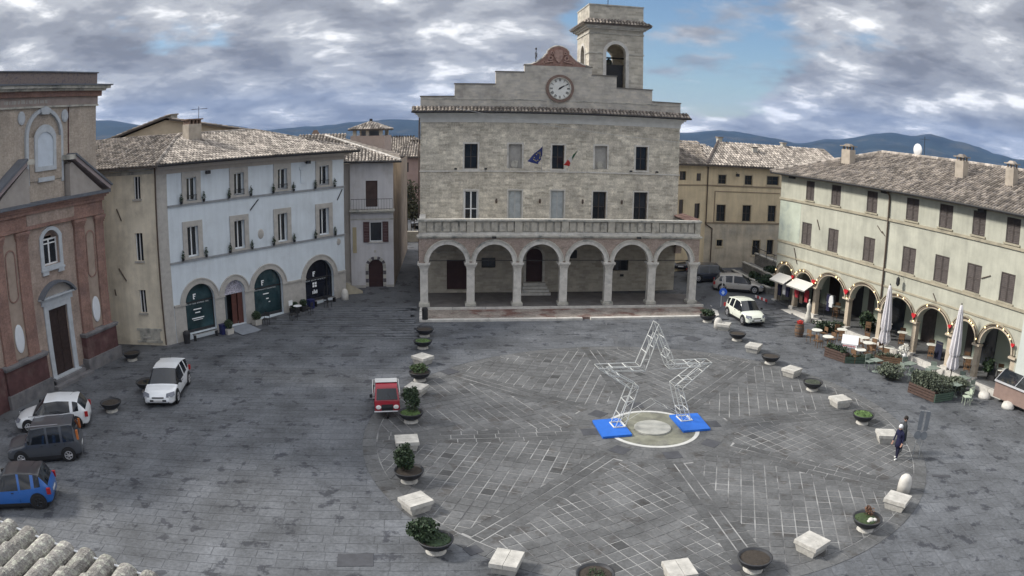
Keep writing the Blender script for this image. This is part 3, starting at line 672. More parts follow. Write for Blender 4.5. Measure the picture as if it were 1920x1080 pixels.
def tower():
    r = thing('bell_tower', 'square stone bell tower with arched openings behind the clock gable', 'bell tower', PO, AZP)
    x0, x1, y0, y1 = 9.22, 13.60, 5.0, 9.9
    TS = mat('tower_stone', (.56, .52, .44), .9, .22, 1.2, brick=(.60, .18, .012, (.39, .36, .30), (.50, .47, .41)), stain=(.31, .28, .25), sscale=.8, bump=.4, bscale=10)
    hx = archhole(10.59, 12.16, 16.2, 19.02, 18)
    MB().prism(rect(x0, x1, 13.5, 21.0), y0, y0+.6, holes=[hx]).build('wall', TS, r)
    MB().prism(rect(x0, x1, 13.5, 21.0), y1-.6, y1, holes=[hx]).build('wall', TS, r)
    for xa in (x0, x1-.6):
        s = MB(); s.prism(rect(y0+.6, y1-.6, 13.5, 21.0), 0, .6, holes=[archhole(6.65, 8.25, 16.6, 19.0, 18)]); s.v = [(xa+y, x, z) for x, y, z in s.v]; s.build('wall', TS, r)
    s = MB(); s.arc(11.375, 19.02, .79, 1.05, y0-.05, y0+.02, 0, 180, 22); s.box(10.33, 10.59, y0-.05, y0+.02, 16.2, 19.02); s.box(12.16, 12.42, y0-.05, y0+.02, 16.2, 19.02); s.build('arch_surround', TRAV, r)
    s = MB()
    s.arc(7.45, 19.0, .8, 1.02, 0, .06, 0, 180, 20); s.box(6.43, 6.65, 0, .06, 16.6, 19.0); s.box(8.25, 8.47, 0, .06, 16.6, 19.0)
    s.v = [(x0-.05+y, x, z) for x, y, z in s.v]; s.build('arch_surround', TRAV, r)
    def band(z0, z1, e, m, nm):
        s = MB(); s.box(x0-e, x1+e, y0-e, y0, z0, z1); s.box(x0-e, x1+e, y1, y1+e, z0, z1); s.box(x0-e, x0, y0, y1, z0, z1); s.box(x1, x1+e, y0, y1, z0, z1); s.build(nm, m, r)
    for xa, xb, ya, yb in ((x0-.06, 10.33, y0-.06, y0), (12.42, x1+.06, y0-.06, y0)): MB().box(xa, xb, ya, yb, 18.98, 19.08).build('string_course', TRAVW, r)
    MB().box(x0-.06, x0, y0, 6.43, 18.98, 19.08).build('string_course', TRAVW, r)
    band(20.6, 20.7, .06, TRAVW, 'string_course'); band(21.0, 21.12, .18, TRAV, 'cornice'); band(21.12, 21.26, .34, TRAV, 'cornice'); band(21.26, 21.36, .48, TRAVW, 'cornice')
    MB().box(x0, x1, y0, y1, 21.0, 21.9).build('cornice_core', TS, r)
    mb = MB()
    for o, u, w, L_ in (((x0-.55, y0-.55, 21.38), (1, 0, 0), (0, .8, .6), x1-x0+1.1), ((x0-.55, y1+.55, 21.38), (0, -1, 0), (.8, 0, .6), y1-y0+1.1), ((x1+.55, y0-.55, 21.38), (0, 1, 0), (-.8, 0, .6), y1-y0+1.1)):
        tiles(o, u, w, [(0, 0), (L_, 0), (L_-.5, .66), (.5, .66)], .25, .36, 0, mb)
    mb.build('roof_tile', [TILE, RBASE], r, stuff=True)
    s = MB(); s.box(x0, x1, y0, y0+.35, 21.9, 22.93); s.box(x0, x1, y1-.35, y1, 21.9, 22.93); s.box(x0, x0+.35, y0+.35, y1-.35, 21.9, 22.93); s.box(x1-.35, x1, y0+.35, y1-.35, 21.9, 22.93); s.each('parapet', TS, r)
    band(22.93, 23.02, .05, TRAVW, 'coping')
    s = MB(); s.cbox(12.6, 6.6, 22.9, 1.1, .6, .12, .1); s.cbox(12.6, 6.6, 23.02, .8, .4, .06, .1); s.build('roof_hatch', mat('pale_metal_hatch', (.45, .44, .40), .7, .1), r)
    s = MB(); s.tube((11.05, 6.5, 22.0), (11.05, 6.5, 24.6), .03); s.tube((10.8, 6.5, 24.2), (11.3, 6.5, 24.2), .015); s.build('antenna', IRON, r)
    s = MB(); s.box(x0+.6, x1-.6, y0+.6, y1-.6, 15.9, 16.1); s.build('belfry_floor', TS, r)
    s = MB(); s.tube((x0+.3, 7.4, 18.9), (x1-.3, 7.4, 18.9), .07); s.tube((x0+.3, 6.2, 18.2), (x1-.3, 6.2, 18.2), .05)
    s.box(10.7, 12.1, 5.65, 5.7, 16.2, 18.2) ; s.build('bell_frame', IRON, r)
    for bx, by, k, lab in ((11.35, 7.4, 1.0, 'large bronze bell hanging in the tower opening'), (10.9, 6.2, .55, 'small bronze bell hanging at the left edge of the tower opening')):
        w = Vector((bx*cos(AZP)-by*sin(AZP)+PO[0], bx*sin(AZP)+by*cos(AZP)+PO[1], 18.85 if k == 1 else 18.15))
        b = MB(); b.lathe([(.5*k, -1.0*k), (.46*k, -.93*k), (.36*k, -.7*k), (.30*k, -.35*k), (.24*k, -.15*k), (.08*k, -.05*k), (.05*k, 0)], 0, 0, 20); b = b.build('bell', mat('bronze', (.10, .11, .09), .45, .3, 4, metal=.6), smooth=True)
        tagm(b, lab, 'bell', w)
tower()
def onP(s, y, z=0): return Vector((s*cos(AZP)-y*sin(AZP)+PO[0], s*sin(AZP)+y*cos(AZP)+PO[1], z))
f = MB(); f.lathe([(.22, 0), (.16, .12), (.07, .2), (.06, .3)], 0, 0, 10); f.tube((0, 0, .3), (0, 0, 1.35), .03, 6, 0, None, .02); f.leaves(0, 0, .75, .09, .07, .35, 40, .06, shell=0); f.lathe([(.05, 1.2), (.08, 1.27), (.04, 1.36)], 0, 0, 8)
tagm(f.build('finial', IRON), 'small dark iron finial standing on the gable shoulder left of the crest', 'finial', onP(4.98, 4.25, 17.78), AZP)
def flag(name, lab, base, tip, cloth, mats):
    t = thing(name, lab, 'flag', onP(*base), AZP, 'flags on the town hall front')
    tp = Vector((tip[0]-base[0], tip[1]-base[1], tip[2]-base[2]))
    MB().tube((0, 0, 0), tp, .025, 8).build('pole', mat('pale_pole', (.5, .5, .5), .5, .05), t)
    mb = MB(); n, m = 12, 9; P = []
    for i in range(n+1):
        for j in range(m+1):
            u, v = i/n, j/m; a = tp*(1-.42*u); d = cloth
            p = Vector((a.x+d*v*(1.15-.85*u)+.04*sin(9*v+4*u), a.y+.10*sin(11*v+2*u)*v+.05, a.z-(1.15-.55*u)*v))
            P.append(p)
    F = []; Mi = []
    for i in range(n):
        for j in range(m):
            F.append((i*(m+1)+j, (i+1)*(m+1)+j, (i+1)*(m+1)+j+1, i*(m+1)+j+1)); Mi.append(j*len(mats)//m)
    mb.add(P, F, 0, .5); mb.m = Mi; o = mb.build('cloth', mats, t, smooth=True, fix=False)
    return t, P
t, P = flag('flag', 'dark blue european flag hanging from a pole left of the middle window', (5.5, 4.0, 9.7), (5.32, 2.3, 11.62), -1.0, [mat('flag_blue', (.035, .05, .2), .8, .1)])
st = MB()
for k in range(12):
    a = 2*pi*k/12; i, j = int(round(6+3.2*sin(a))), int(round(4.5+2.6*cos(a))); p = P[i*10+j]; st.add([(p.x+.04*cos(q*pi*.4+.3)*(1 if q % 1 == 0 else 1), p.y-.03, p.z+.04*sin(q*pi*.4+.3)) for q in range(5)], [(0, 1, 2, 3, 4)])
st.build('star', GOLD, t, stuff=True)
flag('flag', 'green, white and red italian flag hanging from a pole right of the middle window', (7.45, 4.0, 9.75), (7.95, 2.3, 11.4), -.95, [mat('flag_green', (.02, .12, .05), .8, .1), mat('flag_white', (.7, .7, .7), .8, .05), mat('flag_red', (.5, .03, .03), .8, .1)])
c = MB(); pts = []
for i in range(25):
    u = i/24; a = onP(-1.0, 2.8, 14.35); b = onP(17.6, 1.0, 12.2); p = a.lerp(b, u); p.z -= .9*4*u*(1-u)*.5; pts.append(p)
c.path(pts, .02, 4); tagm(c.build('overhead_cable', mat('pale_cable', (.45, .45, .44), .7, 0)), 'thin pale cable sagging across the top of the town hall front', 'cable')
b = thing('litter_bin', 'black litter bin standing at the left end of the white kerb before the portico', 'litter bin', (-5.8, 48.45, 0)); MB().lathe([(.17, 0), (.2, .05), (.2, .75), (.22, .78), (.22, .84)], 0, 0, 14).build('body', IRON, b); MB().lathe([(.2, .85), (.18, .95), (.05, 1.0)], 0, 0, 14).build('lid', IRON, b)
# ------------------------------------------------------------------ church on the left
CH_P = (-25.764, 28.851, 0); AZC = radians(80)
def church():
    r = thing('church', 'brick church front with pilasters, broken pediment and tall dark door', 'church', CH_P, AZC)
    RB = mat('red_church_brick', (.27, .155, .125), .9, .25, 1.4, brick=(.26, .065, .006, (.24, .14, .115), (.28, .22, .19)), stain=(.20, .13, .115), sscale=.8, fine=.2, bscale=8)
    BB = mat('brown_church_brick', (.37, .29, .245), .9, .2, 1.2, brick=(.26, .065, .006, (.33, .255, .21), (.37, .31, .27)), stain=(.28, .225, .20), sscale=.7, fine=.2, bscale=8, streak=.2)
    GB = mat('grey_church_brick', (.44, .37, .31), .9, .22, 1.2, brick=(.26, .065, .006, (.37, .315, .26), (.42, .375, .32)), stain=(.31, .27, .235), sscale=.6, fine=.2, bscale=8, streak=.2)
    DR = mat('dark_red_plinth', (.10, .05, .05), .85, .3, 1.5, stain=(.15, .10, .09), sscale=1.2)
    GP = mat('grey_damp_plinth', (.17, .165, .17), .9, .25, 1.5, stain=(.10, .10, .11), sscale=1.0)
    CR = mat('blue_grey_stucco', (.44, .47, .50), .8, .12, 3)
    CW = mat('white_oval_plaque', (.66, .69, .73), .6, .05, 3)
    WC = 4.7
    def sym(f):
        f(lambda x: x); f(lambda x: 2*WC-x)
    MB().prism(rect(-6.0, 9.40, 0, 10.1), 0, .5, holes=[rect(3.95, 5.58, .43, 4.2), [(4.05, 6.58), (5.40, 6.58), (5.40, 8.02)]+arcpts(4.725, 7.75, .73, 22, 158, 8)+[(4.05, 8.02)]]).build('wall', BB, r)
    s = MB(); s.box(8.90, 9.40, .5, 22, 0, 10.1); s.box(-6, 8.95, 21.5, 22, 0, 10.1); s.build('side_wall', BB, r)
    MB().box(.2, 9.4, .25, 9, 10.1, 16.0).build('wall', GB, r)
    # pilasters with capitals, pedestals and bases
    for (a, b) in ((1.88, 2.75), (-.04, .80), (6.75, 7.62), (8.66, 9.42)):
        o = MB().box(a, b, -.16, 0, 2.1, 8.3).build('pilaster', RB, r)
        s = MB(); s.box(a-.04, b+.04, -.2, 0, 8.3, 8.42); s.box(a-.07, b+.07, -.24, 0, 8.42, 8.55); s.box(a-.11, b+.11, -.28, 0, 8.55, 8.72); s.box(a+.02, b-.02, -.18, -.16, 8.0, 8.06); s.build('capital', RB, o)
        s = MB(); s.box(a-.06, b+.06, -.24, 0, 2.1, 2.25); s.build('base', RB, o)
    for (a, b) in ((.80, 1.88), (7.62, 8.70)):
        MB().box(a, b, -.05, 0, 2.25, 8.72).build('niche_panel', mat('pale_niche_plaster', (.33, .265, .22), .9, .15, 2), r)
        c = (a+b)/2
        s = MB(); s.arc(c, 7.55, .33, .40, -.09, -.05, 0, 180, 16); s.box(c-.40, c-.33, -.09, -.05, 5.6, 7.55); s.box(c+.33, c+.40, -.09, -.05, 5.6, 7.55); s.arc(c, 5.6, .33, .40, -.09, -.05, 180, 360, 16); s.build('panel_moulding', RB, r)
        s = MB(); s.lathe([(.36, 0), (.36, .05), (.30, .07)], 0, 0, 28); s.v = [(c+x*.98, -.06-zz, 3.3+y*2.1) for x, y, zz in s.v]; s.build('oval_plaque', CW, r)
    for (a, b) in ((-.35, 3.0), (6.55, 9.52)):
        MB().box(a, b, -.42, 0, .72, 2.0).build('pedestal', DR if a < 0 or a > 5 else RB, r)
        s = MB(); s.box(a-.06, b+.06, -.50, 0, 2.0, 2.1); s.box(a-.1, b+.1, -.56, 0, 2.1, 2.2); s.build('pedestal_cap', GP, r)
        MB().box(a-.12, b+.12, -.55, 0, 0, .72).build('plinth', GP, r)
    s = MB(); s.box(3.0, 6.55, -.12, 0, 0, .43); s.build('plinth', GP, r)
    for k in range(2): MB().box(3.4-.3*k, 6.1+.3*k, -.5-.4*k, -.12-.38*k if k == 0 else -.5, 0, .36-.18*k).build('step', GP, r)
    # side bay on the left
    MB().box(-6, -.4, -.3, 0, 0, 2.2).build('plinth', DR, r)
    # entablature
    s = MB(); s.box(-6, 9.5, -.18, 0, 8.75, 8.95); s.box(-6, 9.42, -.14, 0, 8.95, 9.55); s.build('architrave', RB, r)
    MB().box(2.75, 6.75, -.17, -.14, 8.85, 9.6).build('frieze_panel', BB, r)
    MB().box(-6, 9.5, -.26, 0, 9.55, 9.75).build('architrave', RB, r)
    s = MB(); s.box(-6, 9.6, -.36, 0, 9.75, 9.88); s.box(-6, 9.72, -.48, .2, 9.88, 9.98); s.build('cornice', RB, r)
    MB().box(-6, 9.80, -.58, .2, 9.98, 10.14).build('cornice_slab', mat('slate_cornice', (.12, .13, .15), .7, .15, 3), r)
    # broken pediment: raking cornices and tympanum fill
    def rake(g):
        p0, p1 = (g(9.85), 10.15), (g(6.55), 12.2)
        dx, dz = p1[0]-p0[0], p1[1]-p0[1]; L_ = hypot(dx, dz); n = (-dz/L_, dx/L_)
        if n[1] < 0: n = (-n[0], -n[1])
        MB().prism([p0, p1, (p1[0]+n[0]*.22, p1[1]+n[1]*.22), (p0[0]+n[0]*.22, p0[1]+n[1]*.22)], -.52, .25).build('raking_cornice', mat('mauve_cornice', (.30, .25, .25), .85, .15, 2), r)
        MB().prism([(p0[0]+n[0]*.222, p0[1]+n[1]*.222), (p1[0]+n[0]*.222, p1[1]+n[1]*.222), (p1[0]+n[0]*.34, p1[1]+n[1]*.34), (p0[0]+n[0]*.34, p0[1]+n[1]*.34)], -.60, .25).build('raking_tile', mat('slate_cornice', (.12, .13, .15), .7, .15, 3), r)
        MB().prism([(g(9.3), 10.142), (g(6.4), 10.142), (g(6.4), 11.9), (g(6.6), 12.0)], -.3, .24).build('tympanum', mat('stucco_tympanum', (.34, .31, .285), .9, .12, 2), r)
        MB().box(min(g(6.15), g(6.75)), max(g(6.15), g(6.75)), -.55, .2, 12.15, 12.42).build('pediment_block', TRAVW, r)
    sym(rake)
    MB().box(3.1, 6.3, .13, .24, 10.142, 12.0).build('pediment_panel', GB, r)
    # upper arch moulding with panel
    s = MB(); s.arc(4.72, 13.55, 1.34, 1.54, .08, .25, 0, 180, 26); s.box(3.18, 3.38, .08, .25, 11.0, 13.55); s.box(6.06, 6.26, .08, .25, 11.0, 13.55); s.build('arch_moulding', CR, r)
    s = MB(); s.prism([(4.42, 14.75), (5.02, 14.75), (5.12, 15.05), (4.72, 15.2), (4.32, 15.05)], .0, .24); s.build('keystone', CR, r)
    MB().prism([(3.78, 11.7), (5.55, 11.7), (5.55, 13.6)]+arcpts(4.665, 13.25, .95, 22, 158, 10)+[(3.78, 13.6)], -.02, .06, holes=[[(4.02, 11.95), (5.31, 11.95), (5.31, 13.4)]+arcpts(4.665, 13.1, .7, 22, 158, 10)+[(4.02, 13.4)]]).build('panel_frame', CR, r)
    MB().prism([(4.02, 11.95), (5.31, 11.95), (5.31, 13.4)]+arcpts(4.665, 13.1, .7, 22, 158, 10)+[(4.02, 13.4)], .03, .06).build('blank_panel', mat('blue_white_panel', (.52, .58, .65), .7, .08, 2), r)
    MB().box(3.385, 6.055, .06, .13, 11.2, 13.55).build('panel_back', GB, r)
    MB().box(4.04, 5.37, .0, .13, 11.12, 11.36).build('name_plaque', CR, r)
    for x in (2.92, 6.52):
        s = MB(); s.lathe([(.28, 0), (.28, .06), (.2, .1)], 0, 0, 20); s.v = [(x+a, .25-zz, 14.62+b*1.3) for a, b, zz in s.v]; s.build('medallion', CR, r)
    s = MB(); s.box(6.82, 6.86, .18, .25, 12, 15.1); s.build('groove', DR, r)
    # upper cornice
    MB().box(.1, 9.5, .12, .25, 15.12, 15.22).build('string_course', TRAVW, r)
    MB().box(.12, 9.48, .17, .25, 15.22, 15.7).build('frieze', mat('rosy_frieze', (.33, .275, .25), .9, .15, 2), r)
    s = MB(); x = 1.5
    for w in (.5, .12, .6, .3, .45, .2, .5, .35, .15, .5, .3): s.box(x, x+w*.62, .155, .17, 15.36, 15.54+.04*(int(w*20) % 2)); x += w*.62+.1
    s.build('worn_inscription', mat('worn_letter_paint', (.38, .36, .33), .9, .2, 8), r)
    MB().box(.0, 9.65, -.02, .25, 15.7, 16.0).build('cornice', RB, r)
    s = MB(); s.box(-.6, 9.75, -.3, .25, 16.0, 16.12); s.box(-.8, 10.0, -.48, 9.2, 16.12, 16.28); s.build('cornice', TRAVW, r)
    MB().box(-.95, 10.12, -.58, 9.4, 16.28, 16.36).build('cornice_slab', mat('slate_cornice', (.12, .13, .15), .7, .15, 3), r)
    MB().box(.1, 9.42, .2, 8.9, 16.36, 17.06).build('parapet', mat('pitted_brick', (.22, .18, .165), .95, .3, 6, stain=(.10, .09, .10), sscale=6, sth=(.5, .62)), r)
    MB().box(.05, 9.47, .12, 9.0, 17.06, 17.13).build('coping', mat('slate_cornice', (.12, .13, .15), .7, .15, 3), r)
    # window
    window(r, 4.05, 5.40, 6.58, 8.02, 0, .2, frame=WHITE, fw=.09, trans=(7.75,), curtain=True)
    MB().prism([(3.78, 6.3), (5.65, 6.3), (5.65, 8.1)]+arcpts(4.72, 7.6, 1.08, 28, 152, 10)+[(3.78, 8.1)], -.08, .02, holes=[[(4.05, 6.58), (5.40, 6.58), (5.40, 8.02)]+arcpts(4.725, 7.75, .73, 22, 158, 8)+[(4.05, 8.02)]]).build('window_surround', CR, r)
    s = MB(); s.box(3.82, 4.3, -.12, 0, 6.1, 6.3); s.box(5.15, 5.62, -.12, 0, 6.1, 6.3); s.box(3.74, 5.7, -.14, 0, 6.3, 6.4); s.build('sill', CR, r)
    # door with curved pediment
    door_leaf(r, 3.95, 5.58, .43, 4.2, .12, WOODD)
    s = MB(); s.box(3.6, 3.95, -.08, 0, .3, 4.2); s.box(5.58, 5.93, -.08, 0, .3, 4.2); s.box(3.6, 5.93, -.085, 0, 4.2, 4.5); s.build('door_surround', CR, r)
    MB().box(3.6, 5.93, -.3, .1, .37, .44).build('threshold', CR, r)
    MB().box(3.45, 6.1, -.12, 0, 4.5, 4.85).build('door_frieze', CR, r)
    s = MB(); s.box(3.25, 6.25, -.3, 0, 4.85, 4.95); s.build('door_cornice', CR, r)
    s = MB(); s.arc(4.75, 3.85, 1.74, 1.86, -.42, 0, 36, 144, 18); o = s.build('curved_pediment', IRON if 0 else mat('slate_cornice', (.12, .13, .15), .7, .15, 3), r)
    MB().prism([(3.5, 4.95), (6.0, 4.95)]+arcpts(4.75, 3.85, 1.735, 40, 140, 14), -.1, 0).build('pediment_fill', mat('stucco_tympanum', (.34, .31, .285), .9, .12, 2), r)
church()

# ------------------------------------------------------------------ white house with the restaurant arches
AZW = radians(54.59); W_P = (-20.812, 42.016, 0)
WS = mat('white_house_stone', (.42, .40, .37), .85, .12, 3, stain=(.35, .33, .31), sscale=2)
def onW(s, y, z=0): return Vector((s*cos(AZW)-y*sin(AZW)+W_P[0], s*sin(AZW)+y*cos(AZW)+W_P[1], z))
def white_house():
    r = thing('white_house', 'white three storey house with four shop arches and stone window frames', 'house', W_P, AZW)
    WP = mat('white_blue_plaster', (.61, .665, .71), .85, .06, .8, stain=(.53, .575, .61), sscale=.5, streak=.12)
    BE = mat('beige_plaster', (.72, .65, .52), .9, .14, .9, stain=(.56, .50, .40), sscale=.7, streak=.22)
    ST = WS
    U = [(.91, 1.65, 8.83, 10.3), (4.62, 5.43, 8.85, 10.3), (8.29, 9.11, 8.9, 10.32), (12.06, 12.94, 8.9, 10.3)]
    Lw = [(.84, 1.67, 5.3, 7.22), (4.54, 5.39, 5.3, 7.18), (8.21, 9.06, 5.3, 7.25), (11.99, 12.93, 5.3, 7.23)]
    A = [(.36, 2.68, .38, 3.50, 1.7, .0), (3.45, 5.16, .2, 3.28, 4.3, 0), (5.92, 8.45, .3, 3.57, 7.2, 0), (10.52, 13.25, .55, 3.55, 11.9, 0)]
    H = [rect(a, b, c, d) for a, b, c, d in U+Lw]
    for a, b, z0, zt, _, _ in A: H.append(archhole(a, b, z0, zt-(b-a)/2, 16))
    MB().prism(rect(-.55, 14.44, -.3, 10.66), 0, .45, holes=H).build('front_wall', WP, r)
    MB().box(-1.33, -.55, -.03, .4, -.3, 10.9).build('corner_strip', WS, r)
    # lower zone in stone: facing either side of the arches
    xs = [-.5, .36, 2.68, 3.45, 5.16, 5.92, 8.45, 10.52, 13.25, 14.45]
    for i in range(0, len(xs), 2):
        MB().box(xs[i]-.0, xs[i+1], -.03, 0, -.3, 2.30).build('pier_facing', ST, r)
        MB().box(xs[i]-.04 if i else xs[i], xs[i+1]+.04 if i < 8 else xs[i+1], -.1, 0, 2.30, 2.42).build('impost', ST, r)
    for a, b, z0, zt, _, _ in A:
        R_ = (b-a)/2; zc = zt-R_; o = MB().arc((a+b)/2, max(zc, 2.3) if 0 else zc, R_, R_+.30, -.07, 0, 0, 180, 24).build('archivolt', ST, r)
        MB().arc((a+b)/2, zc, R_+.30, R_+.38, -.11, 0, 0, 180, 24).build('arch_moulding', ST, o)
    # string courses and cornice
    for z in (5.02, 8.58): MB().box(-.55, 14.47, -.09, 0, z, z+.12).build('string_course', mat('grey_string_course', (.26, .27, .28), .8, .15, 3), r)
    MB().box(-1.35, 14.5, -.05, .2, 10.66, 10.95).build('frieze', mat('taupe_frieze', (.38, .345, .31), .85, .08, 3), r)
    s = MB(); s.box(-1.42, 14.6, -.3, .3, 10.95, 11.08); s.box(-1.5, 14.75, -.55, .3, 11.08, 11.2); s.build('cornice', mat('taupe_cornice', (.46, .42, .385), .85, .08, 3), r)
    s = MB(); s.tube((-1.6, -.85, 11.24), (15.2, -.85, 11.24), .08, 8); s.build('gutter', IRON, r)
    s = MB(); s.tube((-1.42, -.1, .1), (-1.42, -.1, 10.7), .055, 8); s.tube((-1.42, -.1, 10.7), (-1.75, -.7, 11.15), .055, 8); s.build('downpipe', COPPER, r)
    for a, b, c, d in U+Lw:
        s_ = window(r, a, b, c, d, 0, .2, frame=WHITE, fw=.07, surround=ST, sw=.34, sp=.07, curtain=(c > 8))
        if c > 8:
            s = MB(); s.tube((a-.02, -.08, c+.35), (b+.02, -.08, c+.35), .02); s.tube((a-.02, -.08, c+.04), (b+.02, -.08, c+.04), .015)
            for k in range(8): x = a+(b-a)*k/7; s.tube((x, -.08, c+.02), (x, -.08, c+.35), .012, 4)
            s.build('window_railing', IRON, s_)
    # shop fronts
    SG = mat('teal_shop_glass', (.02, .045, .052), .08, .5, .9, stain=(.05, .09, .10), sscale=.5, spec=.7)
    SD = mat('black_shop_glass', (.012, .014, .022), .08, .3, 1, spec=.6)
    LT = mat('white_shop_lettering', (.85, .87, .88), .5, 0)
    for i, (a, b, z0, zt, xc, _) in enumerate(A):
        if i == 1: continue
        R_ = (b-a)/2; zc = zt-R_
        o = MB().prism(archhole(a, b, z0, zc, 16), .28, .32).build('shop_window', SD if i == 3 else SG, r)
        s = MB(); s.box(a, b, .22, .36, z0, z0+.18); s.box(a, b, .2, .34, zc-.03, zc+.04); s.box(a, a+.05, .22, .36, z0, zc); s.box(b-.05, b, .22, .36, z0, zc); s.arc((a+b)/2, zc, R_-.05, R_, .22, .36, 0, 180, 20)
        if i == 3: s.box(b-.52, b-.46, .2, .3, z0, 3.1)
        s.build('shop_frame', IRON if i < 9 else IRON, o)
        # lettering: letter F, name line below it
        fx = a+.36*(b-a); s = MB(); k = 1.0; fz = zc+.35; k = .72
        s.box(fx-.13*k, fx-.03*k, .19, .2, fz-.24*k, fz+.24*k); s.box(fx-.03*k, fx+.18*k, .19, .2, fz+.14*k, fz+.24*k); s.box(fx-.03*k, fx+.12*k, .19, .2, fz-.03*k, fz+.06*k); s.box(fx-.03*k, fx+.04*k, .19, .2, fz-.24*k, fz-.18*k)
        s.build('letter_f', LT, o)
        s = MB(); x = a+.15
        while x < a+.80*(b-a):
            w = random.choice((.05, .07, .07, .09)); z = zc-.10
            s.box(x, x+.02, .18, .19, z-.04, z+.04); s.box(x+w-.02, x+w, .18, .19, z-.04, z+.04) if random.random() < .6 else None
            s.box(x, x+w, .18, .185, z-.04, z-.02) if random.random() < .5 else s.box(x, x+w, .18, .185, z+.02, z+.04)
            x += w+.035
            if random.random() < .12: x += .06
        s.build('lettering', mat('grey_shop_lettering', (.50, .53, .54), .5, 0), o, stuff=True)
        s = MB()
        if i == 0:
            for q, (w, zz) in enumerate(((.62, -.5), (.4, -.72), (.95, -1.08))): x0 = fx+.18-w/2; s.box(x0, x0+w, .19, .195, zc+zz-.035, zc+zz+.035); s.box(x0+.1, x0+w-.1, .19, .195, zc+zz-.14, zc+zz-.1) if q == 2 else None
        if i == 2:
            for w, xo, zz in ((.5, 0, -.45), (.22, .25, -.8), (.14, .45, -1.05)): s.box(fx+xo, fx+xo+w, .19, .195, zc+zz-.035, zc+zz+.035)
        if i == 3:
            for xx in (0, .22):
                for zz in (-.62, -.42): s.box(fx-.15+xx, fx+.02+xx, .19, .195, zc+zz, zc+zz+.15)
            for xx, hh in ((0, .2), (.13, .3), (.26, .2), (.38, .24)): s.box(fx-.18+xx, fx-.1+xx, .19, .195, zc-1.1, zc-1.1+hh)
        s.build('lettering', LT, o, stuff=True)
    a, b, z0, zt = A[1][:4]; R_ = (b-a)/2; zc = zt-R_
    MB().box(a, b, .9, .95, z0, zt).build('dark_hall', mat('unlit_room', (.012, .012, .014), .95, 0), r)
    MB().prism([(a, zc-.12), (b, zc-.12)]+arcpts((a+b)/2, zc, R_, 0, 180, 14), .3, .34).build('lace_fanlight', mat('lace_fanlight', (.42, .40, .46), .8, .8, 18), r)
    MB().box(a+.02, a+.36, .3, .36, z0, zc-.12).build('door_leaf', mat('grey_blue_door', (.10, .12, .13), .6, .1), r)
    for k in range(2): MB().box(b-.85+.42*k, b-.45+.42*k, .30+.12*(1-k), .36+.12*(1-k), z0, zc-.12).build('door_leaf', mat('red_brown_door', (.11, .045, .035), .5, .2, 4), r)
    # side and back walls, side wall facing the square beside the church
    for pts in (((14.44, 0), (14.44, 9.0)),):
        s = MB(); s.box(13.99, 14.44, .45, 9, -.3, 10.9); s.build('end_wall', WS, r)
    for s_, z in ((4.0, 10.55), (9.7, 10.65)):
        q = MB(); q.tube((s_-1.6 if s_ < 5 else s_+1.1, 0, z-.05), (s_-1.6 if s_ < 5 else s_+1.1, -.3, z), .03); q.cbox(s_-1.6 if s_ < 5 else s_+1.1, -.35, z-.12, .3, .2, .22); q.build('floodlight', IRON, r)
    MB().box(10.35, 10.75, -.05, 0, 9.2, 10.1).build('air_grille', WP, r); MB().box(10.25, 10.85, -.08, 0, 10.1, 10.3).build('air_grille', WP, r)
    for xa, za, xb, zb in ((5.9, 7.75, 6.6, 8.4), (13.75, 7.7, 14.25, 8.45)):
        q = MB(); q.tube((xa, -.05, za), (xb, -.05, zb), .035); q.build('wall_tie', IRON, r)
    for sx, sz, rr in ((6.75, 6.05, .26), (13.85, 4.6, .2)):
        q = MB(); q.lathe([(rr, 0), (rr*.8, .06), (rr*.3, .09)], 0, 0, 14); q.v = [(sx+x, -zz, sz+y*1.3) for x, y, zz in q.v]; q.build('wall_crest', ST, r)
    # side wall (turned towards the church)
    az = radians(3)-AZW
    def T(x, y, z): c, d = cos(az), sin(az); return (-1.33+x*c-y*d, x*d+y*c, z)
    S_ = [(-1.63, -1.13, 9.25, 10.62), (-1.70, -1.13, 5.4, 7.14), (-1.70, -1.2, 2.1, 3.56), (-1.58, -1.15, .57, .88)]
    s = MB(); s.prism(rect(-14, .0, -.3, 11.0), 0, .45, holes=[rect(*v) for v in S_]); s.v = [T(*v) for v in s.v]; s.build('side_wall', BE, r)
    for v in S_:
        s = MB(); s.box(v[0], v[1], .22, .26, v[2], v[3]); s.v = [T(*q) for q in s.v]; o = s.build('window', GLASS, r)
        s = MB(); s.box(v[0], v[0]+.05, .16, .22, v[2], v[3]); s.box(v[1]-.05, v[1], .16, .22, v[2], v[3]); s.box((v[0]+v[1])/2-.03, (v[0]+v[1])/2+.03, .16, .22, v[2], v[3]); s.v = [T(*q) for q in s.v]; s.build('frame', WHITE, o)
        s = MB(); s.box(v[0]-.08, v[1]+.08, -.1, .16, v[2]-.1, v[2]-.003); s.v = [T(*q) for q in s.v]; s.build('sill', ST, o)
    for xa, za, xb, zb in ((-2.95, 8.7, -2.62, 7.95), (-3.05, 4.95, -2.54, 4.15), (-3.5, 3.6, -3.45, 3.2)):
        s = MB(); s.tube((xa, -.05, za), (xb, -.05, zb), .04); s.v = [T(*q) for q in s.v]; s.build('wall_tie', COPPER, r)
    s = MB(); s.box(-2.1, -.27, -.06, 0, .95, 1.1); s.box(-2.1, -.27, -.12, 0, .2, .32); s.box(-1.9, -.4, -.04, 0, .32, .95)
    s.v = [T(*q) for q in s.v]; s.build('cellar_surround', TRAVW, r)
    s = MB(); s.box(-14, .03, -.04, 0, 10.75, 10.95); s.box(-14, .05, -.3, .3, 11.0, 11.1); s.v = [T(*q) for q in s.v]; s.build('side_cornice', TRAVW, r)
    # roof
    mb = MB(); e = 1/sqrt(1+.284**2)
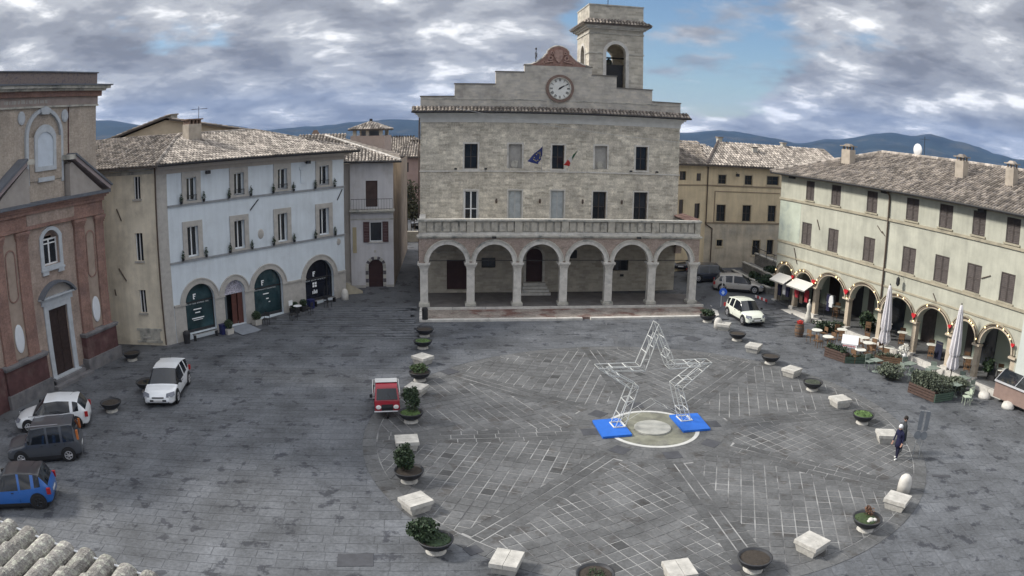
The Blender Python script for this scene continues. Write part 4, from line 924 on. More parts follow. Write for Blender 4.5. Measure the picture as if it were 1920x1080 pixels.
    tiles((-1.7, -.9, 11.3), (1, 0, 0), (0, e, e*.284), [(0, 0), (17.0, 0), (11.6, 6.3), (4.9, 6.3)], .25, .42, 0, mb)
    mb.build('roof_tile', [TILEL, RBASE], r, stuff=True)
    mb = MB(); p = T(-14.3, -.9, 11.25); a_ = Vector(T(1, 0, 0))-Vector(T(0, 0, 0))
    up = Vector((T(0, 1, 0)[0]-T(0, 0, 0)[0], T(0, 1, 0)[1]-T(0, 0, 0)[1], .235)).normalized()
    tiles(p, a_, up, [(0, 0), (14.75, 0), (13.15, 7.8), (0, 7.8)], .25, .42, 0, mb); mb.build('roof_tile', [TILE, RBASE], r, stuff=True)
    s = MB(); a, b = Vector((-1.7, -.9, 11.36)), Vector((3.2, 5.1, 13.05)); n = 22
    for i in range(n): s.tube(a.lerp(b, i/n), a.lerp(b, (i+1.1)/n), .12, 7, 0, None, .10)
    a, b = Vector((3.2, 5.1, 13.05)), Vector((9.9, 5.1, 13.05))
    for i in range(n): s.tube(a.lerp(b, i/n), a.lerp(b, (i+1.1)/n), .12, 7, 0, None, .10)
    a, b = b, Vector((15.3, -.9, 11.36))
    for i in range(n): s.tube(a.lerp(b, i/n), a.lerp(b, (i+1.1)/n), .12, 7, 0, None, .10)
    s.build('ridge_tile', TILEL, r, stuff=True)
    mb = MB(); tiles((15.3, 11, 11.3), (-1, 0, 0), (0, -e, e*.284), [(0, 0), (17, 0), (12, 6.1), (5, 6.1)], .3, .6, 0, mb); tiles((15.3, -.9, 11.3), (0, 1, 0), (-.92, 0, .30), [(0, 0), (12, 0), (6, 5.6)], .3, .6, 0, mb); mb.build('roof_tile', [TILE, RBASE], r, stuff=True)
    # chimney
    s = MB(); s.box(3.15, 4.2, 3.5, 4.4, 12.0, 13.7); o = s.build('chimney', mat('chimney_plaster', (.40, .35, .29), .9, .2, 2), r)
    s = MB()
    for x in (3.2, 3.5, 3.8, 4.06): s.box(x, x+.12, 3.52, 4.38, 13.7, 13.98)
    s.box(3.07, 4.3, 3.42, 4.48, 13.98, 14.06); s.build('chimney_cap', mat('brown_cap', (.20, .14, .11), .9, .2), o)
    s = MB(); s.tube((4.2, 3.9, 14.0), (4.2, 3.9, 14.9), .02); s.tube((3.6, 3.9, 14.7), (4.9, 3.9, 14.75), .015)
    for k in range(5): s.tube((3.7+.28*k, 3.65, 14.72), (3.7+.28*k, 4.15, 14.72), .008, 4)
    s.build('aerial', IRON, o)
white_house()
# house with the gabled roof behind the white house
def back_house():
    r = thing('gabled_house', 'beige house with low gabled roof rising behind the white house roof', 'house', (-31.5, 49.5, 0), radians(22))
    BE = mat('beige_gable_plaster', (.52, .44, .33), .9, .1, 2)
    MB().prism([(0, 0), (14.5, 0), (14.5, 12.4), (6.6, 14.15), (5.6, 14.2), (0, 12.5)], 0, 7).build('wall', BE, r)
    mb = MB(); tiles((-.4, -.4, 12.65), (0, 1, 0), (.958, 0, .287), [(0, 0), (7.8, 0), (7.8, 6.5), (0, 6.5)], .28, .45, 0, mb)
    tiles((15.0, 7.4, 12.55), (0, -1, 0), (-.978, 0, .19), [(0, 0), (7.8, 0), (7.8, 9.2), (0, 9.2)], .28, .45, 0, mb); mb.build('roof_tile', [TILE, RBASE], r, stuff=True)
    s = MB(); s.cbox(6.3, .8, 14.2, .5, .5, .4); o = s.build('chimney', TRAVW, r); MB().cbox(6.3, .8, 14.6, .7, .7, .08).build('chimney_cap', TILE, o)
back_house()

# ------------------------------------------------------------------ narrow pale house beside the alley
GH_P = (-11.213, 56.22, 0); AZG = radians(10)
def narrow_house():
    r = thing('narrow_house', 'narrow pale plastered house with small balcony and arched dark door', 'house', GH_P, AZG)
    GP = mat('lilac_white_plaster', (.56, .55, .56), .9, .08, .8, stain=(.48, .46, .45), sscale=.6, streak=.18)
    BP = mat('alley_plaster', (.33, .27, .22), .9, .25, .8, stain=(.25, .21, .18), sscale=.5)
    H = [archhole(.09, 1.22, .34, 2.2, 12), rect(.24, 1.19, 4.17, 5.67), rect(-.05, .86, 6.85, 8.87)]
    MB().prism(rect(-1.27, 2.07, 0, 10.2), 0, .4, holes=H).build('front_wall', GP, r)
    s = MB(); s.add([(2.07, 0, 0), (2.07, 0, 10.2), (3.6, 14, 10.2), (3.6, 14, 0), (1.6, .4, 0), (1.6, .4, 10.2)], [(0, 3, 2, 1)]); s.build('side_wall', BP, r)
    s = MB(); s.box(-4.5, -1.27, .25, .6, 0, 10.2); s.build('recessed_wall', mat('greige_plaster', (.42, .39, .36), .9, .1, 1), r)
    MB().box(-1.1, -.8, -.03, 0, 3.3, 5.3).build('wall_stain_panel', mat('ochre_patch', (.40, .34, .22), .9, .1), r)
    door_leaf(r, .09, 1.22, .34, 2.76, .2, mat('plum_door', (.045, .022, .022), .6, .2), arch=True)
    BD = mat('rusticated_surround', (.12, .11, .12), .8, .3, 6)
    for i in range(9): MB().arc(.655, 2.2, .57, .80, -.05, 0, 20*i+1.5, 20*i+18.5, 3).build('voussoir', BD if i % 2 else TRAVW, r)
    for i in range(6):
        for x in (-.15, 1.23): MB().box(x, x+.23, -.05, 0, .34+.31*i, .34+.31*i+.29).build('quoin', TRAVW if i % 2 else BD, r)
    MB().box(-.05, 1.35, -.25, .2, .15, .34).build('doorstep', TRAV, r)
    MB().box(-1.27, -.16, -.02, 0, 0, .75).build('plinth', WS, r); MB().box(1.47, 2.07, -.02, 0, 0, .75).build('plinth', WS, r)
    MB().box(.55, .7, -.03, 0, 3.3, 3.5).build('house_number', TRAVW, r)
    window(r, .24, 1.19, 4.17, 5.67, 0, .12, frame=WHITE, fw=.05, mull=0, curtain=True, sill=TRAV)
    RS = mat('dark_red_shutter', (.085, .045, .045), .7, .2, 5)
    shutter(r, -.27, .21, 4.12, 5.71, -.06, RS, 12); shutter(r, 1.22, 1.68, 4.12, 5.71, -.06, RS, 12)
    door_leaf(r, -.05, .86, 6.85, 8.87, .12, mat('brown_balcony_door', (.07, .045, .04), .7, .2), leaves=2)
    s = MB(); s.box(-1.3, 2.15, -.55, 0, 6.55, 6.68); s.box(-1.28, 2.1, -.35, 0, 6.42, 6.55); s.build('balcony_slab', TRAVW, r)
    s = MB()
    for k in range(16): x = -1.2+3.2*k/15; s.tube((x, -.5, 6.68), (x, -.5, 7.5), .012, 4)
    s.tube((-1.2, -.5, 7.5), (2.0, -.5, 7.5), .02); s.tube((-1.2, -.5, 6.75), (2.0, -.5, 6.75), .012); s.build('balcony_railing', IRON, r)
    s = MB(); s.box(-1.27, 2.1, -.05, 0, 5.85, 5.95); s.build('string_course', TRAVW, r)
    mb = MB(); e = 1/sqrt(1+.30**2)
    tiles((-1.9, -.6, 10.38), (1, 0, 0), (0, e, e*.30), [(0, 0), (4.5, 0), (.8, 4.3), (0, 4.3)], .26, .42, 0, mb); mb.build('roof_tile', [TILEL, RBASE], r, stuff=True)
    mb = MB(); tiles((2.6, -.6, 10.38), (0, 1, 0), (-e, 0, e*.30), [(0, 0), (14, 0), (14, 6.8), (6.8, 6.8)], .3, .5, 0, mb); mb.build('roof_tile', [TILE, RBASE], r, stuff=True)
    mb = MB(); tiles((-6.0, 1.5, 10.9), (1, 0, 0), (0, e, e*.30), [(0, 0), (4.1, 0), (4.1, 5.4), (0, 5.4)], .28, .45, 0, mb); mb.build('roof_tile', [TILE, RBASE], r, stuff=True)
    s = MB(); a, b = Vector((2.65, -.65, 10.45)), Vector((-3.6, 6.2, 12.35)); n = 26
    for i in range(n): s.tube(a.lerp(b, i/n), a.lerp(b, (i+1.15)/n), .13, 7, 0, None, .11)
    s.build('ridge_tile', mat('whitish_ridge_tile', (.52, .49, .45), .9, .2, 4, rnd=.2), r, stuff=True)
    s = MB(); s.tube((-1.9, -.66, 10.33), (2.7, -.66, 10.33), .07, 8); s.build('gutter', IRON, r)
    s = MB(); s.cbox(-4.6, 7.5, 12.0, .5, .5, .5); o = s.build('chimney', TRAVW, r); MB().cbox(-4.6, 7.5, 12.5, .7, .5, .35, 0, 0, None, .4).build('chimney_cap', mat('brown_cap', (.20, .14, .11), .9, .2), o)
narrow_house()
st = thing('stone_steps', 'small stone steps with sloping side between the white house and narrow house', 'steps', (-12.55, 54.2, .4), radians(20))
for k in range(4): MB().box(-.6, .55, .0+.28*k, 1.4, .0+.17*k, .17+.17*k).build('step', TRAVW, st)
MB().prism([(-.0, 0), (1.3, 0), (1.3, .25), (0, 1.0)], -.15, 0).build('side_slab', mat('buff_stone', (.38, .34, .26), .9, .15), st)
def cone_stone(lab, x, y, h=.75, rr=.3, z=0):
    b = MB(); b.lathe([(rr, 0), (rr, h*.45), (rr*.95, h*.65), (rr*.78, h*.85), (rr*.45, h*.97), (rr*.1, h)], 0, 0, 18); tagm(b.build('stone_bollard', TRAV, smooth=True), lab, 'bollard', (x, y, z), 0, 'rounded stone bollards')
cone_stone('rounded stone guard at the left corner of the white house', -21.25, 42.0, .6, .26)
cone_stone('rounded white stone guard at the right corner of the white house', -12.3, 52.75, .9, .28, .3)
cone_stone('white domed stone bollard beside the bench at the lower right', 15.52, 22.94, .78, .29)
cone_stone('white domed stone bollard by the small parked car near the portico', 13.98, 47.6, .75, .28)

# ------------------------------------------------------------------ yellow house behind on the right
AZY = radians(10); Y_P = (17.872, 64.344, 0)
def yellow_house():
    r = thing('yellow_house', 'ochre plastered three storey house between the town hall and the long green house', 'house', Y_P, AZY)
    YP = mat('ochre_plaster', (.66, .54, .36), .9, .12, .6, stain=(.55, .45, .31), sscale=.45, streak=.2)
    YS = mat('worn_lower_plaster', (.52, .45, .35), .9, .25, .8, stain=(.38, .35, .30), sscale=.6, streak=.25)
    H = [(.22, 1.02, 8.63, 9.43), (2.94, 3.72, 8.63, 9.47), (5.3, 6.6, 8.71, 9.51), (.18, 1.08, 5.25, 6.75), (2.85, 3.74, 5.29, 6.76), (5.58, 6.44, 5.3, 6.8)]
    Lo = [(.36, .95, 3.01, 3.58), (4.13, 4.93, 2.18, 3.56), (5.68, 6.39, 2.21, 3.6)]
    MB().prism(rect(-.9, 9.5, 5.06, 10.3), 0, .4, holes=[rect(*v) for v in H]).build('wall', YP, r)
    MB().prism(rect(-.9, 9.5, 0, 5.06), 0, .4, holes=[rect(*v) for v in Lo]).build('wall', YS, r)
    BW = mat('brown_window_wood', (.05, .04, .035), .6, .1)
    for v in H: window(r, *v, 0, .12, frame=BW, fw=.05, trans=((v[2]+v[3])/2,), surround=mat('sand_surround', (.48, .40, .28), .9, .05), sw=.08, sp=.02)
    for v in Lo: window(r, *v, 0, .16, frame=BW, fw=.05, surround=mat('sand_surround', (.48, .40, .28), .9, .05), sw=.09, sp=.02)
    for z in (5.06, 8.4): MB().box(-.95, 9.5, -.06, 0, z, z+.12).build('string_course', mat('brown_string_course', (.28, .22, .155), .9, .1), r)
    s = MB(); s.box(-.1, 6.8, -.03, 0, 7.9, 7.98); s.box(-.1, .0, -.03, 0, 5.18, 7.9); s.build('stucco_line', mat('brown_string_course', (.28, .22, .155), .9, .1), r)
    s = MB(); s.tube((-.85, -.08, 10.1), (-.85, -.08, 5.0), .05, 8); s.tube((-.85, -.08, 5.0), (-.2, -.08, 4.6), .05, 8); s.tube((-.2, -.08, 4.6), (-.2, -.08, .6), .05, 8); s.build('downpipe', COPPER, r)
    s = MB(); s.tube((2.0, 0, 9.75), (2.0, -.3, 9.6), .02); s.cbox(2.0, -.35, 9.35, .3, .2, .25); s.build('floodlight', IRON, r)
    az = radians(25)-AZY
    def T(x, y, z): c, d = cos(az), sin(az); return (-.9+x*c-y*d, x*d+y*c, z)
    HL = [(-3.05, -2.4, 8.9, 9.65), (-1.15, -.72, 8.85, 9.5), (-3.0, -2.6, 5.95, 7.2), (-1.25, -.7, 5.5, 6.85)]
    s = MB(); s.prism(rect(-9, 0, 0, 10.3), 0, .4, holes=[rect(*v) for v in HL]); s.v = [T(*q) for q in s.v]; s.build('wall', YP, r)
    for v in HL:
        s = MB(); s.box(v[0], v[1], .12, .2, v[2], v[3]); s.v = [T(*q) for q in s.v]; s.build('window', GLASS, r)
        s = MB(); s.box(v[0]-.05, v[0]+.28, -.04, 0, v[2], v[3]); s.v = [T(*q) for q in s.v]; s.build('shutter', SHUT, r)
    s = MB(); s.box(-9, 0, -.05, 0, 8.42, 8.52); s.v = [T(*q) for q in s.v]; s.build('string_course', mat('brown_string_course', (.28, .22, .155), .9, .1), r)
    e = 1/sqrt(1+.40**2)
    mb = MB(); tiles((-1.2, -.6, 10.3), (1, 0, 0), (0, e, e*.40), [(0, 0), (16, 0), (16, 5.4), (3.4, 5.4)], .3, .45, 0, mb); mb.build('roof_tile', [TILEL, RBASE], r, stuff=True)
    mb = MB(); p = T(-10, -.6, 10.3); a_ = Vector(T(1, 0, 0))-Vector(T(0, 0, 0)); up = Vector((T(0, 1, 0)[0]-T(0, 0, 0)[0], T(0, 1, 0)[1]-T(0, 0, 0)[1], .38)).normalized()
    tiles(p, a_, up, [(0, 0), (9.9, 0), (12.4, 5.4), (0, 5.4)], .3, .45, 0, mb); mb.build('roof_tile', [TILE, RBASE], r, stuff=True)
    s = MB(); a, b = Vector((-1.25, -.65, 10.4)), Vector((2.2, 4.4, 12.4)); n = 20
    for i in range(n): s.tube(a.lerp(b, i/n), a.lerp(b, (i+1.1)/n), .13, 6, 0, None, .11)
    s.build('ridge_tile', mat('dark_ridge_tile', (.12, .10, .09), .9, .2), r, stuff=True)
    for x, y, z in ((2.4, 4.6, 12.3), (5.2, 2.6, 11.6), (9.5, 4.3, 12.2), (-2.6, 4.6, 12.2)):
        s = MB(); s.cbox(x, y, z-.4, .45, .45, .8); o = s.build('chimney', TRAVW, r); MB().cbox(x, y, z+.4, .6, .6, .1).build('chimney_cap', TILE, o)
    s = MB(); s.tube((-3.9, 1.6, 11.0), (-3.9, 1.6, 11.45), .03); s.lathe([(.4, 0), (.3, .08), (.05, .12)], -3.9, 1.6, 16); s.v[-48:] = [(-3.9+(x+3.9), 1.6-(z)*.9, 11.55+(y-1.6)) for x, y, z in s.v[-48:]]; s.build('satellite_dish', mat('dish_grey', (.55, .55, .55), .5, .1), r)
yellow_house()

# ------------------------------------------------------------------ long pale green house with the café arcade
AZR = radians(-72.12); R_P = (20.755, 54.024, 0)
def onR(s, y, z=0): return Vector((s*cos(AZR)-y*sin(AZR)+R_P[0], s*sin(AZR)+y*cos(AZR)+R_P[1], z))
RARCH = [(-.30, 1.62, 2.50, 3.42), (1.98, 4.05, 2.35, 3.25), (4.62, 7.72, 2.35, 3.62), (8.32, 11.2, 2.5, 3.68), (11.62, 14.55, 2.5, 3.62), (15.0, 17.75, 2.55, 3.66), (18.2, 20.05, 2.6, 3.6), (20.5, 23.0, 2.6, 3.76)]
def green_house():
    r = thing('green_house', 'long pale green house with brown shutters above a row of cafe arches', 'house', R_P, AZR)
    GP = mat('pale_green_plaster', (.435, .435, .365), .9, .14, .7, stain=(.34, .34, .29), sscale=.45, streak=.2)
    GD = mat('blotched_green_plaster', (.45, .49, .41), .9, .15, .8, stain=(.28, .33, .32), sscale=.55, sth=(.5, .68))
    BAND = mat('tan_string_course', (.36, .325, .245), .85, .15, 2, stain=(.24, .22, .17), sscale=1.5)
    AR = mat('pinkish_tan_arch_stone', (.47, .40, .31), .85, .15, 3)
    Tt = [(2.48, 3.44), (5.39, 6.42), (9.16, 10.22), (12.99, 14.12), (15.95, 17.09), (18.75, 19.79), (21.42, 22.48), (24.6, 25.7)]
    Bb = [(2.25, 3.40), (5.33, 6.45), (9.14, 10.28), (12.98, 14.2), (15.92, 17.15), (18.66, 19.86), (21.4, 22.5), (24.6, 25.8)]
    H = [rect(a, b, 8.68, 10.1) for a, b in Tt]+[rect(a, b, 5.36, 7.0) for a, b in Bb]
    MB().prism(rect(-.62, 28, 5.0, 10.5), 0, .45, holes=H).build('wall', GP, r)
    out = [(-.62, 2.5), (-.62, 5.0), (28, 5.0), (28, .2), (23.4, .2), (23.4, 2.6)]
    for a, b, zs, zt in reversed(RARCH):
        k = (zt-zs)/((b-a)/2); out += arcpts((a+b)/2, zs, (b-a)/2, 0, 180, 18, k)
    MB().prism(out, 0, .5).build('arcade_wall', GP, r)
    MB().prism([(-.62, 5.3), (2.0, 5.3), (2.0, 8.3), (-.62, 8.3)], -.012, 0).build('damp_plaster', GD, r)
    for a, b, zs, zt in RARCH:
        k = (zt-zs)/((b-a)/2); R_ = (b-a)/2
        s = MB(); s.arc((a+b)/2, zs, R_, R_+.26, -.06, .0, 0, 180, 22, k=1); 
        # stretch to the arch height
        s.v = [(x, y, zs+(z-zs)*((zt-zs+.26)/(R_+.26))) for x, y, z in s.v]; o = s.build('archivolt', AR, r)
        s = MB(); s.arc((a+b)/2, zs, R_+.26, R_+.33, -.10, .0, 0, 180, 22); s.v = [(x, y, zs+(z-zs)*((zt-zs+.26)/(R_+.26))) for x, y, z in s.v]; s.build('arch_moulding', BAND, o)
    edges = [(RARCH[i][1], RARCH[i+1][0]) for i in range(7)]+[(-.62, -.30), (23.0, 23.4)]
    for a, b in edges:
        c = (a+b)/2; o = MB().cbox(c, .22, .2, .34, .36, 2.2).build('pillar', AR, r)
        MB().cbox(c, .06, 2.4, b-a+.14, .5, .12).build('capital', AR, o); MB().cbox(c, .06, .2, b-a+.12, .5, .3).build('base', TRAV, o)
    for z, h in ((5.1, .16), (8.38, .16)): MB().box(-.66, 28, -.10, 0, z, z+h).build('string_course', BAND, r)
    MB().box(-.64, 23.6, -.06, 0, 4.06, 4.17).build('string_course', BAND, r)
    MB().box(-.65, 28, -.06, 0, 10.18, 10.3).build('eaves_band', BAND, r)
    for (a, b), (z0, z1) in [(v, (8.68, 10.1)) for v in Tt]+[(v, (5.36, 7.0)) for v in Bb]:
        o = window(r, a, b, z0, z1, 0, .25, frame=SHUT, fw=.05, sill=BAND)
        m = (a+b)/2; shutter(r, a+.02, m-.01, z0+.02, z1-.02, .06); shutter(r, m+.01, b-.02, z0+.02, z1-.02, .06)
    # end wall, floor and back wall of the arcade
    s = MB(); s.box(-.62, -.22, .5, 10, .2, 10.5); s.build('end_wall', GP, r)
    s = MB(); s.box(-.6, 28, 3.4, 3.8, .2, 5.0); s.build('arcade_back_wall', mat('mint_plaster', (.40, .44, .36), .9, .12, 1, stain=(.3, .36, .31), sscale=.5), r)
    s = MB(); s.box(-.6, 28, .5, 3.4, 4.6, 4.9); s.build('arcade_ceiling', GP, r)
    s = MB(); s.box(-.6, 28, -.02, 3.4, .0, .42); s.build('arcade_floor', SLABW, r)
    for i in range(16):
        a = -.8+1.9*i; pr = 1.0-.9*min(1, i/4)
        MB().box(a, a+1.87, -.25-pr, -.03, -.1, .24+.10*min(1, i/5)).build('kerb_stone', TRAV, r)
    for a, b, m in ((.3, 1.3, WOODD), (2.4, 3.6, WOODD), (5.0, 6.3, IRON), (7.0, 7.6, SHUT), (9.6, 10.9, GLASS), (12.8, 14.0, SHUT), (15.4, 16.3, GLASS), (17.0, 17.6, SHUT), (18.5, 19.6, GLASS), (21.6, 22.6, WOODD)):
        MB().box(a, b, 3.3, 3.4, .42, 2.9).build('shop_door', m, r)
    # drainpipe, gutter, wall ties
    s = MB(); s.tube((11.45, -.45, 10.35), (11.45, -.1, 10.0), .06, 8); s.tube((11.45, -.1, 10.0), (11.45, -.1, 3.2), .06, 8); s.build('downpipe', COPPER, r)
    s = MB(); s.tube((-1.1, -.72, 10.38), (28, -.72, 10.38), .09, 8); s.build('gutter', IRON, r)
    for xa, za, xb, zb in ((4.0, 7.4, 4.35, 6.7), (1.5, 4.9, 2.0, 3.75), (10.4, 7.9, 10.9, 7.5), (19.9, 6.3, 20.6, 6.6), (16.1, 4.6, 16.5, 4.1), (10.9, 7.6, 11.2, 7.35)):
        q = MB(); q.tube((xa, -.04, za), (xb, -.04, zb), .03); q.build('wall_tie', COPPER, r)
    q = MB(); q.tube((13.2, 0, 5.1), (13.2, -.4, 5.1), .02); q.lathe([(.05, 4.45), (.14, 4.6), (.12, 4.95), (.03, 5.05)], 13.2, -.42, 8); q.build('wall_lantern', IRON, r)
    for x, z in ((11.1, 10.12), (1.0, 10.1), (19.6, 10.05)): q = MB(); q.cbox(x, -.25, z, .5, .3, .2); q.build('floodlight', IRON, r)
    # roof
    e = 1/sqrt(1+.36**2)
    mb = MB(); tiles((-1.2, -.75, 10.42), (1, 0, 0), (0, e, e*.36), [(0, 0), (30, 0), (30, 6.7), (6.3, 6.7)], .24, .40, 0, mb); mb.build('roof_tile', [TILE, RBASE], r, stuff=True)
    mb = MB(); tiles((-1.2, 11.7, 10.42), (0, -1, 0), (e, 0, e*.36), [(0, 0), (12.4, 0), (6.2, 6.7)], .3, .5, 0, mb); tiles((29, 11.7, 10.42), (-1, 0, 0), (0, -e, e*.36), [(0, 0), (30, 0), (24, 6.7), (0, 6.7)], .4, .8, 0, mb); mb.build('roof_tile', [TILEL, RBASE], r, stuff=True)
    s = MB()
    for a, b, n in (((-1.2, -.75, 10.5), (5.2, 5.5, 12.75), 24), ((5.2, 5.5, 12.75), (29, 5.5, 12.75), 64)):
        a, b = Vector(a), Vector(b)
        for i in range(n): s.tube(a.lerp(b, i/n), a.lerp(b, (i+1.1)/n), .13, 7, 0, None, .11)
    s.build('ridge_tile', TILEL, r, stuff=True)
    for x, y, w in ((4.3, 2.6, .95), (15.3, 3.0, .72), (19.6, 3.0, .65), (23.5, 3.2, .7)):
        zb = 10.42+.36*(y+.75)
        o = MB().cbox(x, y, zb-.3, w, .6, 1.35).build('chimney', mat('chimney_plaster', (.40, .35, .29), .9, .2, 2), r)
        s = MB()
        for i in range(3):
            for q in (-.2, .2): s.cbox(x-w*.36+w*.36*i, y+q, zb+1.05, .1, .1, .22)
        s.cbox(x, y, zb+1.27, w+.22, .8, .07); s.cbox(x, y, zb+1.34, w*.8, .5, .14, 0, 0, None, .5); s.build('chimney_cap', TILE, o)
    s = MB(); s.tube((9.0, 5.6, 12.6), (9.0, 5.6, 13.1), .03); n0 = len(s.v); s.lathe([(.45, 0), (.38, .07), (.2, .13), (.02, .15)], 0, 0, 20); s.v[n0:] = [(9.0+x, 5.5-z, 13.2+y) for x, y, z in s.v[n0:]]; s.build('satellite_dish', mat('dish_white', (.75, .75, .75), .4, .03), r)
    s = MB(); s.tube((9.6, 5.6, 12.6), (9.6, 5.6, 14.2), .02); s.tube((9.1, 5.6, 14.0), (10.1, 5.6, 14.0), .012)
    for k in range(4): s.tube((9.2+.25*k, 5.4, 14.0), (9.2+.25*k, 5.8, 14.0), .008, 4)
    s.build('aerial', IRON, r)
    MB().prism(rect(23.6, 28, .2, 5.0), -.12, 0).build('projecting_wall', mat('grey_white_render', (.52, .55, .52), .9, .08, 1), r)
green_house()

# ------------------------------------------------------------------ houses and roofs farther back
def simple_house(lab, x, y, rz, w, d, h, rise, wall, roof, group=None, wins=(), cat='house', z0=-3):
    r = thing('distant_house', lab, cat, (x, y, 0), rz, group)
    H = [rect(a, a+.8, b, b+1.2) for a, b in wins]
    MB().prism(rect(0, w, z0, h), 0, .4, holes=H).build('wall', wall, r)
    s = MB(); s.box(0, .4, .4, d, z0, h); s.box(w-.4, w, .4, d, z0, h); s.box(.4, w-.4, d-.4, d, z0, h); s.each('wall', wall, r)
    for a, b in wins: MB().box(a, a+.8, .15, .2, b, b+1.2).build('window', GLASS, r)
    e = hypot(d/2+.5, rise); mb = MB()
    tiles((-.5, -.5, h), (1, 0, 0), (0, (d/2+.5)/e, rise/e), [(0, 0), (w+1, 0), (w+1-min(3, w/3), e), (min(3, w/3), e)], .32, .6, 0, mb)
    tiles((w+.5, d+.5, h), (-1, 0, 0), (0, -(d/2+.5)/e, rise/e), [(0, 0), (w+1, 0), (w+1-min(3, w/3), e), (min(3, w/3), e)], .4, .8, 0, mb)
    k = min(3, w/3); e2 = hypot(k, rise)
    tiles((-.5, d+.5, h), (0, -1, 0), (k/e2, 0, rise/e2), [(0, 0), (d+1, 0), (d/2+.5, e2)], .4, .8, 0, mb)
    tiles((w+.5, -.5, h), (0, 1, 0), (-k/e2, 0, rise/e2), [(0, 0), (d+1, 0), (d/2+.5, e2)], .4, .8, 0, mb)
    mb.build('roof_tile', [roof, RBASE], r, stuff=True)
    return r
PK = mat('pinkish_plaster', (.36, .26, .23), .9, .15, 1); SN = mat('sand_plaster', (.48, .41, .32), .9, .12, 1)
simple_house('pinkish house with one dark window seen up the alley', -15.5, 92, radians(4), 9, 9, 9.2, 1.8, PK, TILE, wins=((1.7, 7.3), (1.7, 4.0)), z0=0)
simple_house('grey tiled roof between the lookout turret and the town hall', -24, 100, radians(8), 13, 9, 9.6, 1.9, SN, TILE)
simple_house('low tiled house behind the turret, left part', -34, 88, radians(-5), 12, 10, 9.5, 1.6, SN, TILE)
simple_house('tiled house behind the yellow house, nearest the town hall', 13, 86, radians(6), 14, 10, 9.6, 2.0, SN, TILEL)
simple_house('tiled house farther back behind the yellow house roof', 27, 88, radians(-8), 16, 10, 9.0, 2.2, SN, TILE)
simple_house('roof beyond the ridge of the green house, left end', 42, 78, radians(-20), 13, 9, 8.6, 2.0, SN, TILEL)
def turret():
    r = thing('lookout_turret', 'small pale lookout turret with hipped tiled roof above the rooftops', 'turret', (-15.4, 70.5, 0), radians(-3))
    PL = mat('cream_turret_plaster', (.50, .46, .40), .9, .1, 2)
    MB().box(-.2, 3.1, -.1, 3.2, 6, 12.15).build('base_wall', mat('pink_beige_plaster', (.42, .34, .30), .9, .1), r)
    for x, y in ((0, 0), (1.3, 0), (2.6, 0), (0, 2.6), (2.6, 2.6)): MB().box(x, x+.3, y, y+.3, 12.15, 12.65).build('pillar', PL, r)
    MB().box(.5, 2.4, 1.4, 1.5, 12.15, 12.65).build('glazing', mat('pale_turret_glass', (.30, .34, .42), .3, .1), r)
    MB().box(-.3, 3.2, -.3, 3.2, 12.65, 12.75).build('eaves', IRON, r)
    mb = MB(); e = hypot(1.85, .75)
    for o, u, w in (((-.4, -.4, 12.78), (1, 0, 0), (0, 1.85, .75)), ((3.3, -.4, 12.78), (0, 1, 0), (-1.85, 0, .75)), ((3.3, 3.3, 12.78), (-1, 0, 0), (0, -1.85, .75)), ((-.4, 3.3, 12.78), (0, -1, 0), (1.85, 0, .75))):
        tiles(o, u, w, [(0, 0), (3.7, 0), (1.85, e)], .25, .4, 0, mb)
    mb.build('roof_tile', [TILEL, RBASE], r, stuff=True)
    MB().cbox(1.45, 1.45, 13.45, .25, .25, .35).build('finial', IRON, r)
turret()
# ------------------------------------------------------------------ benches and bowl planters round the circle
BST = mat('bench_travertine', (.47, .455, .42), .85, .22, 3, stain=(.29, .28, .255), sscale=2.2, bump=.3, bscale=25)
def bench(label, x, y, w=.97, d=.88, rz=None, proto=[None]):
    if rz is None: rz = atan2(y-CY, x-CX)
    if proto[0] is None:
        t = thing('stone_bench', label, 'bench', (x, y, 0), rz, 'travertine block benches round the paved circle')
        s = MB()
        a, b = w/2, d/2
        P = [(-a*.74, -b*.78, 0), (a*.74, -b*.78, 0), (a*.74, b*.78, 0), (-a*.74, b*.78, 0), (-a*.9, -b*.9, .30), (a*.9, -b*.9, .30), (a*.9, b*.9, .30), (-a*.9, b*.9, .30)]
        s.add(P, [(0, 1, 5, 4), (1, 2, 6, 5), (2, 3, 7, 6), (3, 0, 4, 7), (4, 5, 6, 7)]); s.build('base', BST, t)
        for k in range(2):
            s = MB(); s.cbox(0, -b/2+b*k, .30, w, d/2-.008, .15, 0, 0, None, .985); s.build('seat_slab', BST, t)
        proto[0] = t; return t
    return dup(proto[0], (x, y, 0), rz, label)
BL = [(-11.26, 8.95, 'stone bench nearest the portico in the left row, beyond the small green bowl'), (-11.0, 4.05, 'stone bench behind the tall bush, second in the left row from the portico'),
      (-10.6, -2.4, 'stone bench in the left row between the two bowls with tall bushes'), (-9.6, -7.6, 'stone bench in the left row between the tall bush and the leafy shrub'),
      (-6.4, -11.25, 'stone bench at the bottom edge, right of the leafy shrub'), (-1.2, -12.0, 'stone bench cut by the bottom edge between two soil filled bowls'),
      (3.6, -11.0, 'stone bench at lower right between the soil bowl and the dry plant bowl'), (8.2, -8.7, 'stone bench beside the domed bollard at lower right'),
      (10.75, -2.6, 'stone bench just behind the two standing people'), (10.3, 2.1, 'stone bench between the sparse bowl and the green moss bowl'),
      (9.35, 7.0, 'stone bench in the right row, third from the portico'), (8.5, 11.7, 'stone bench in the right row, second from the portico'), (7.95, 16.75, 'stone bench nearest the small white parked car')]
for x, y, l in BL: bench(l, CX+x, CY+y, rz=atan2(y, x)+(.25 if y < -10 else 0))
BOWL = mat('dark_bowl_metal', (.035, .036, .04), .5, .2, 5)
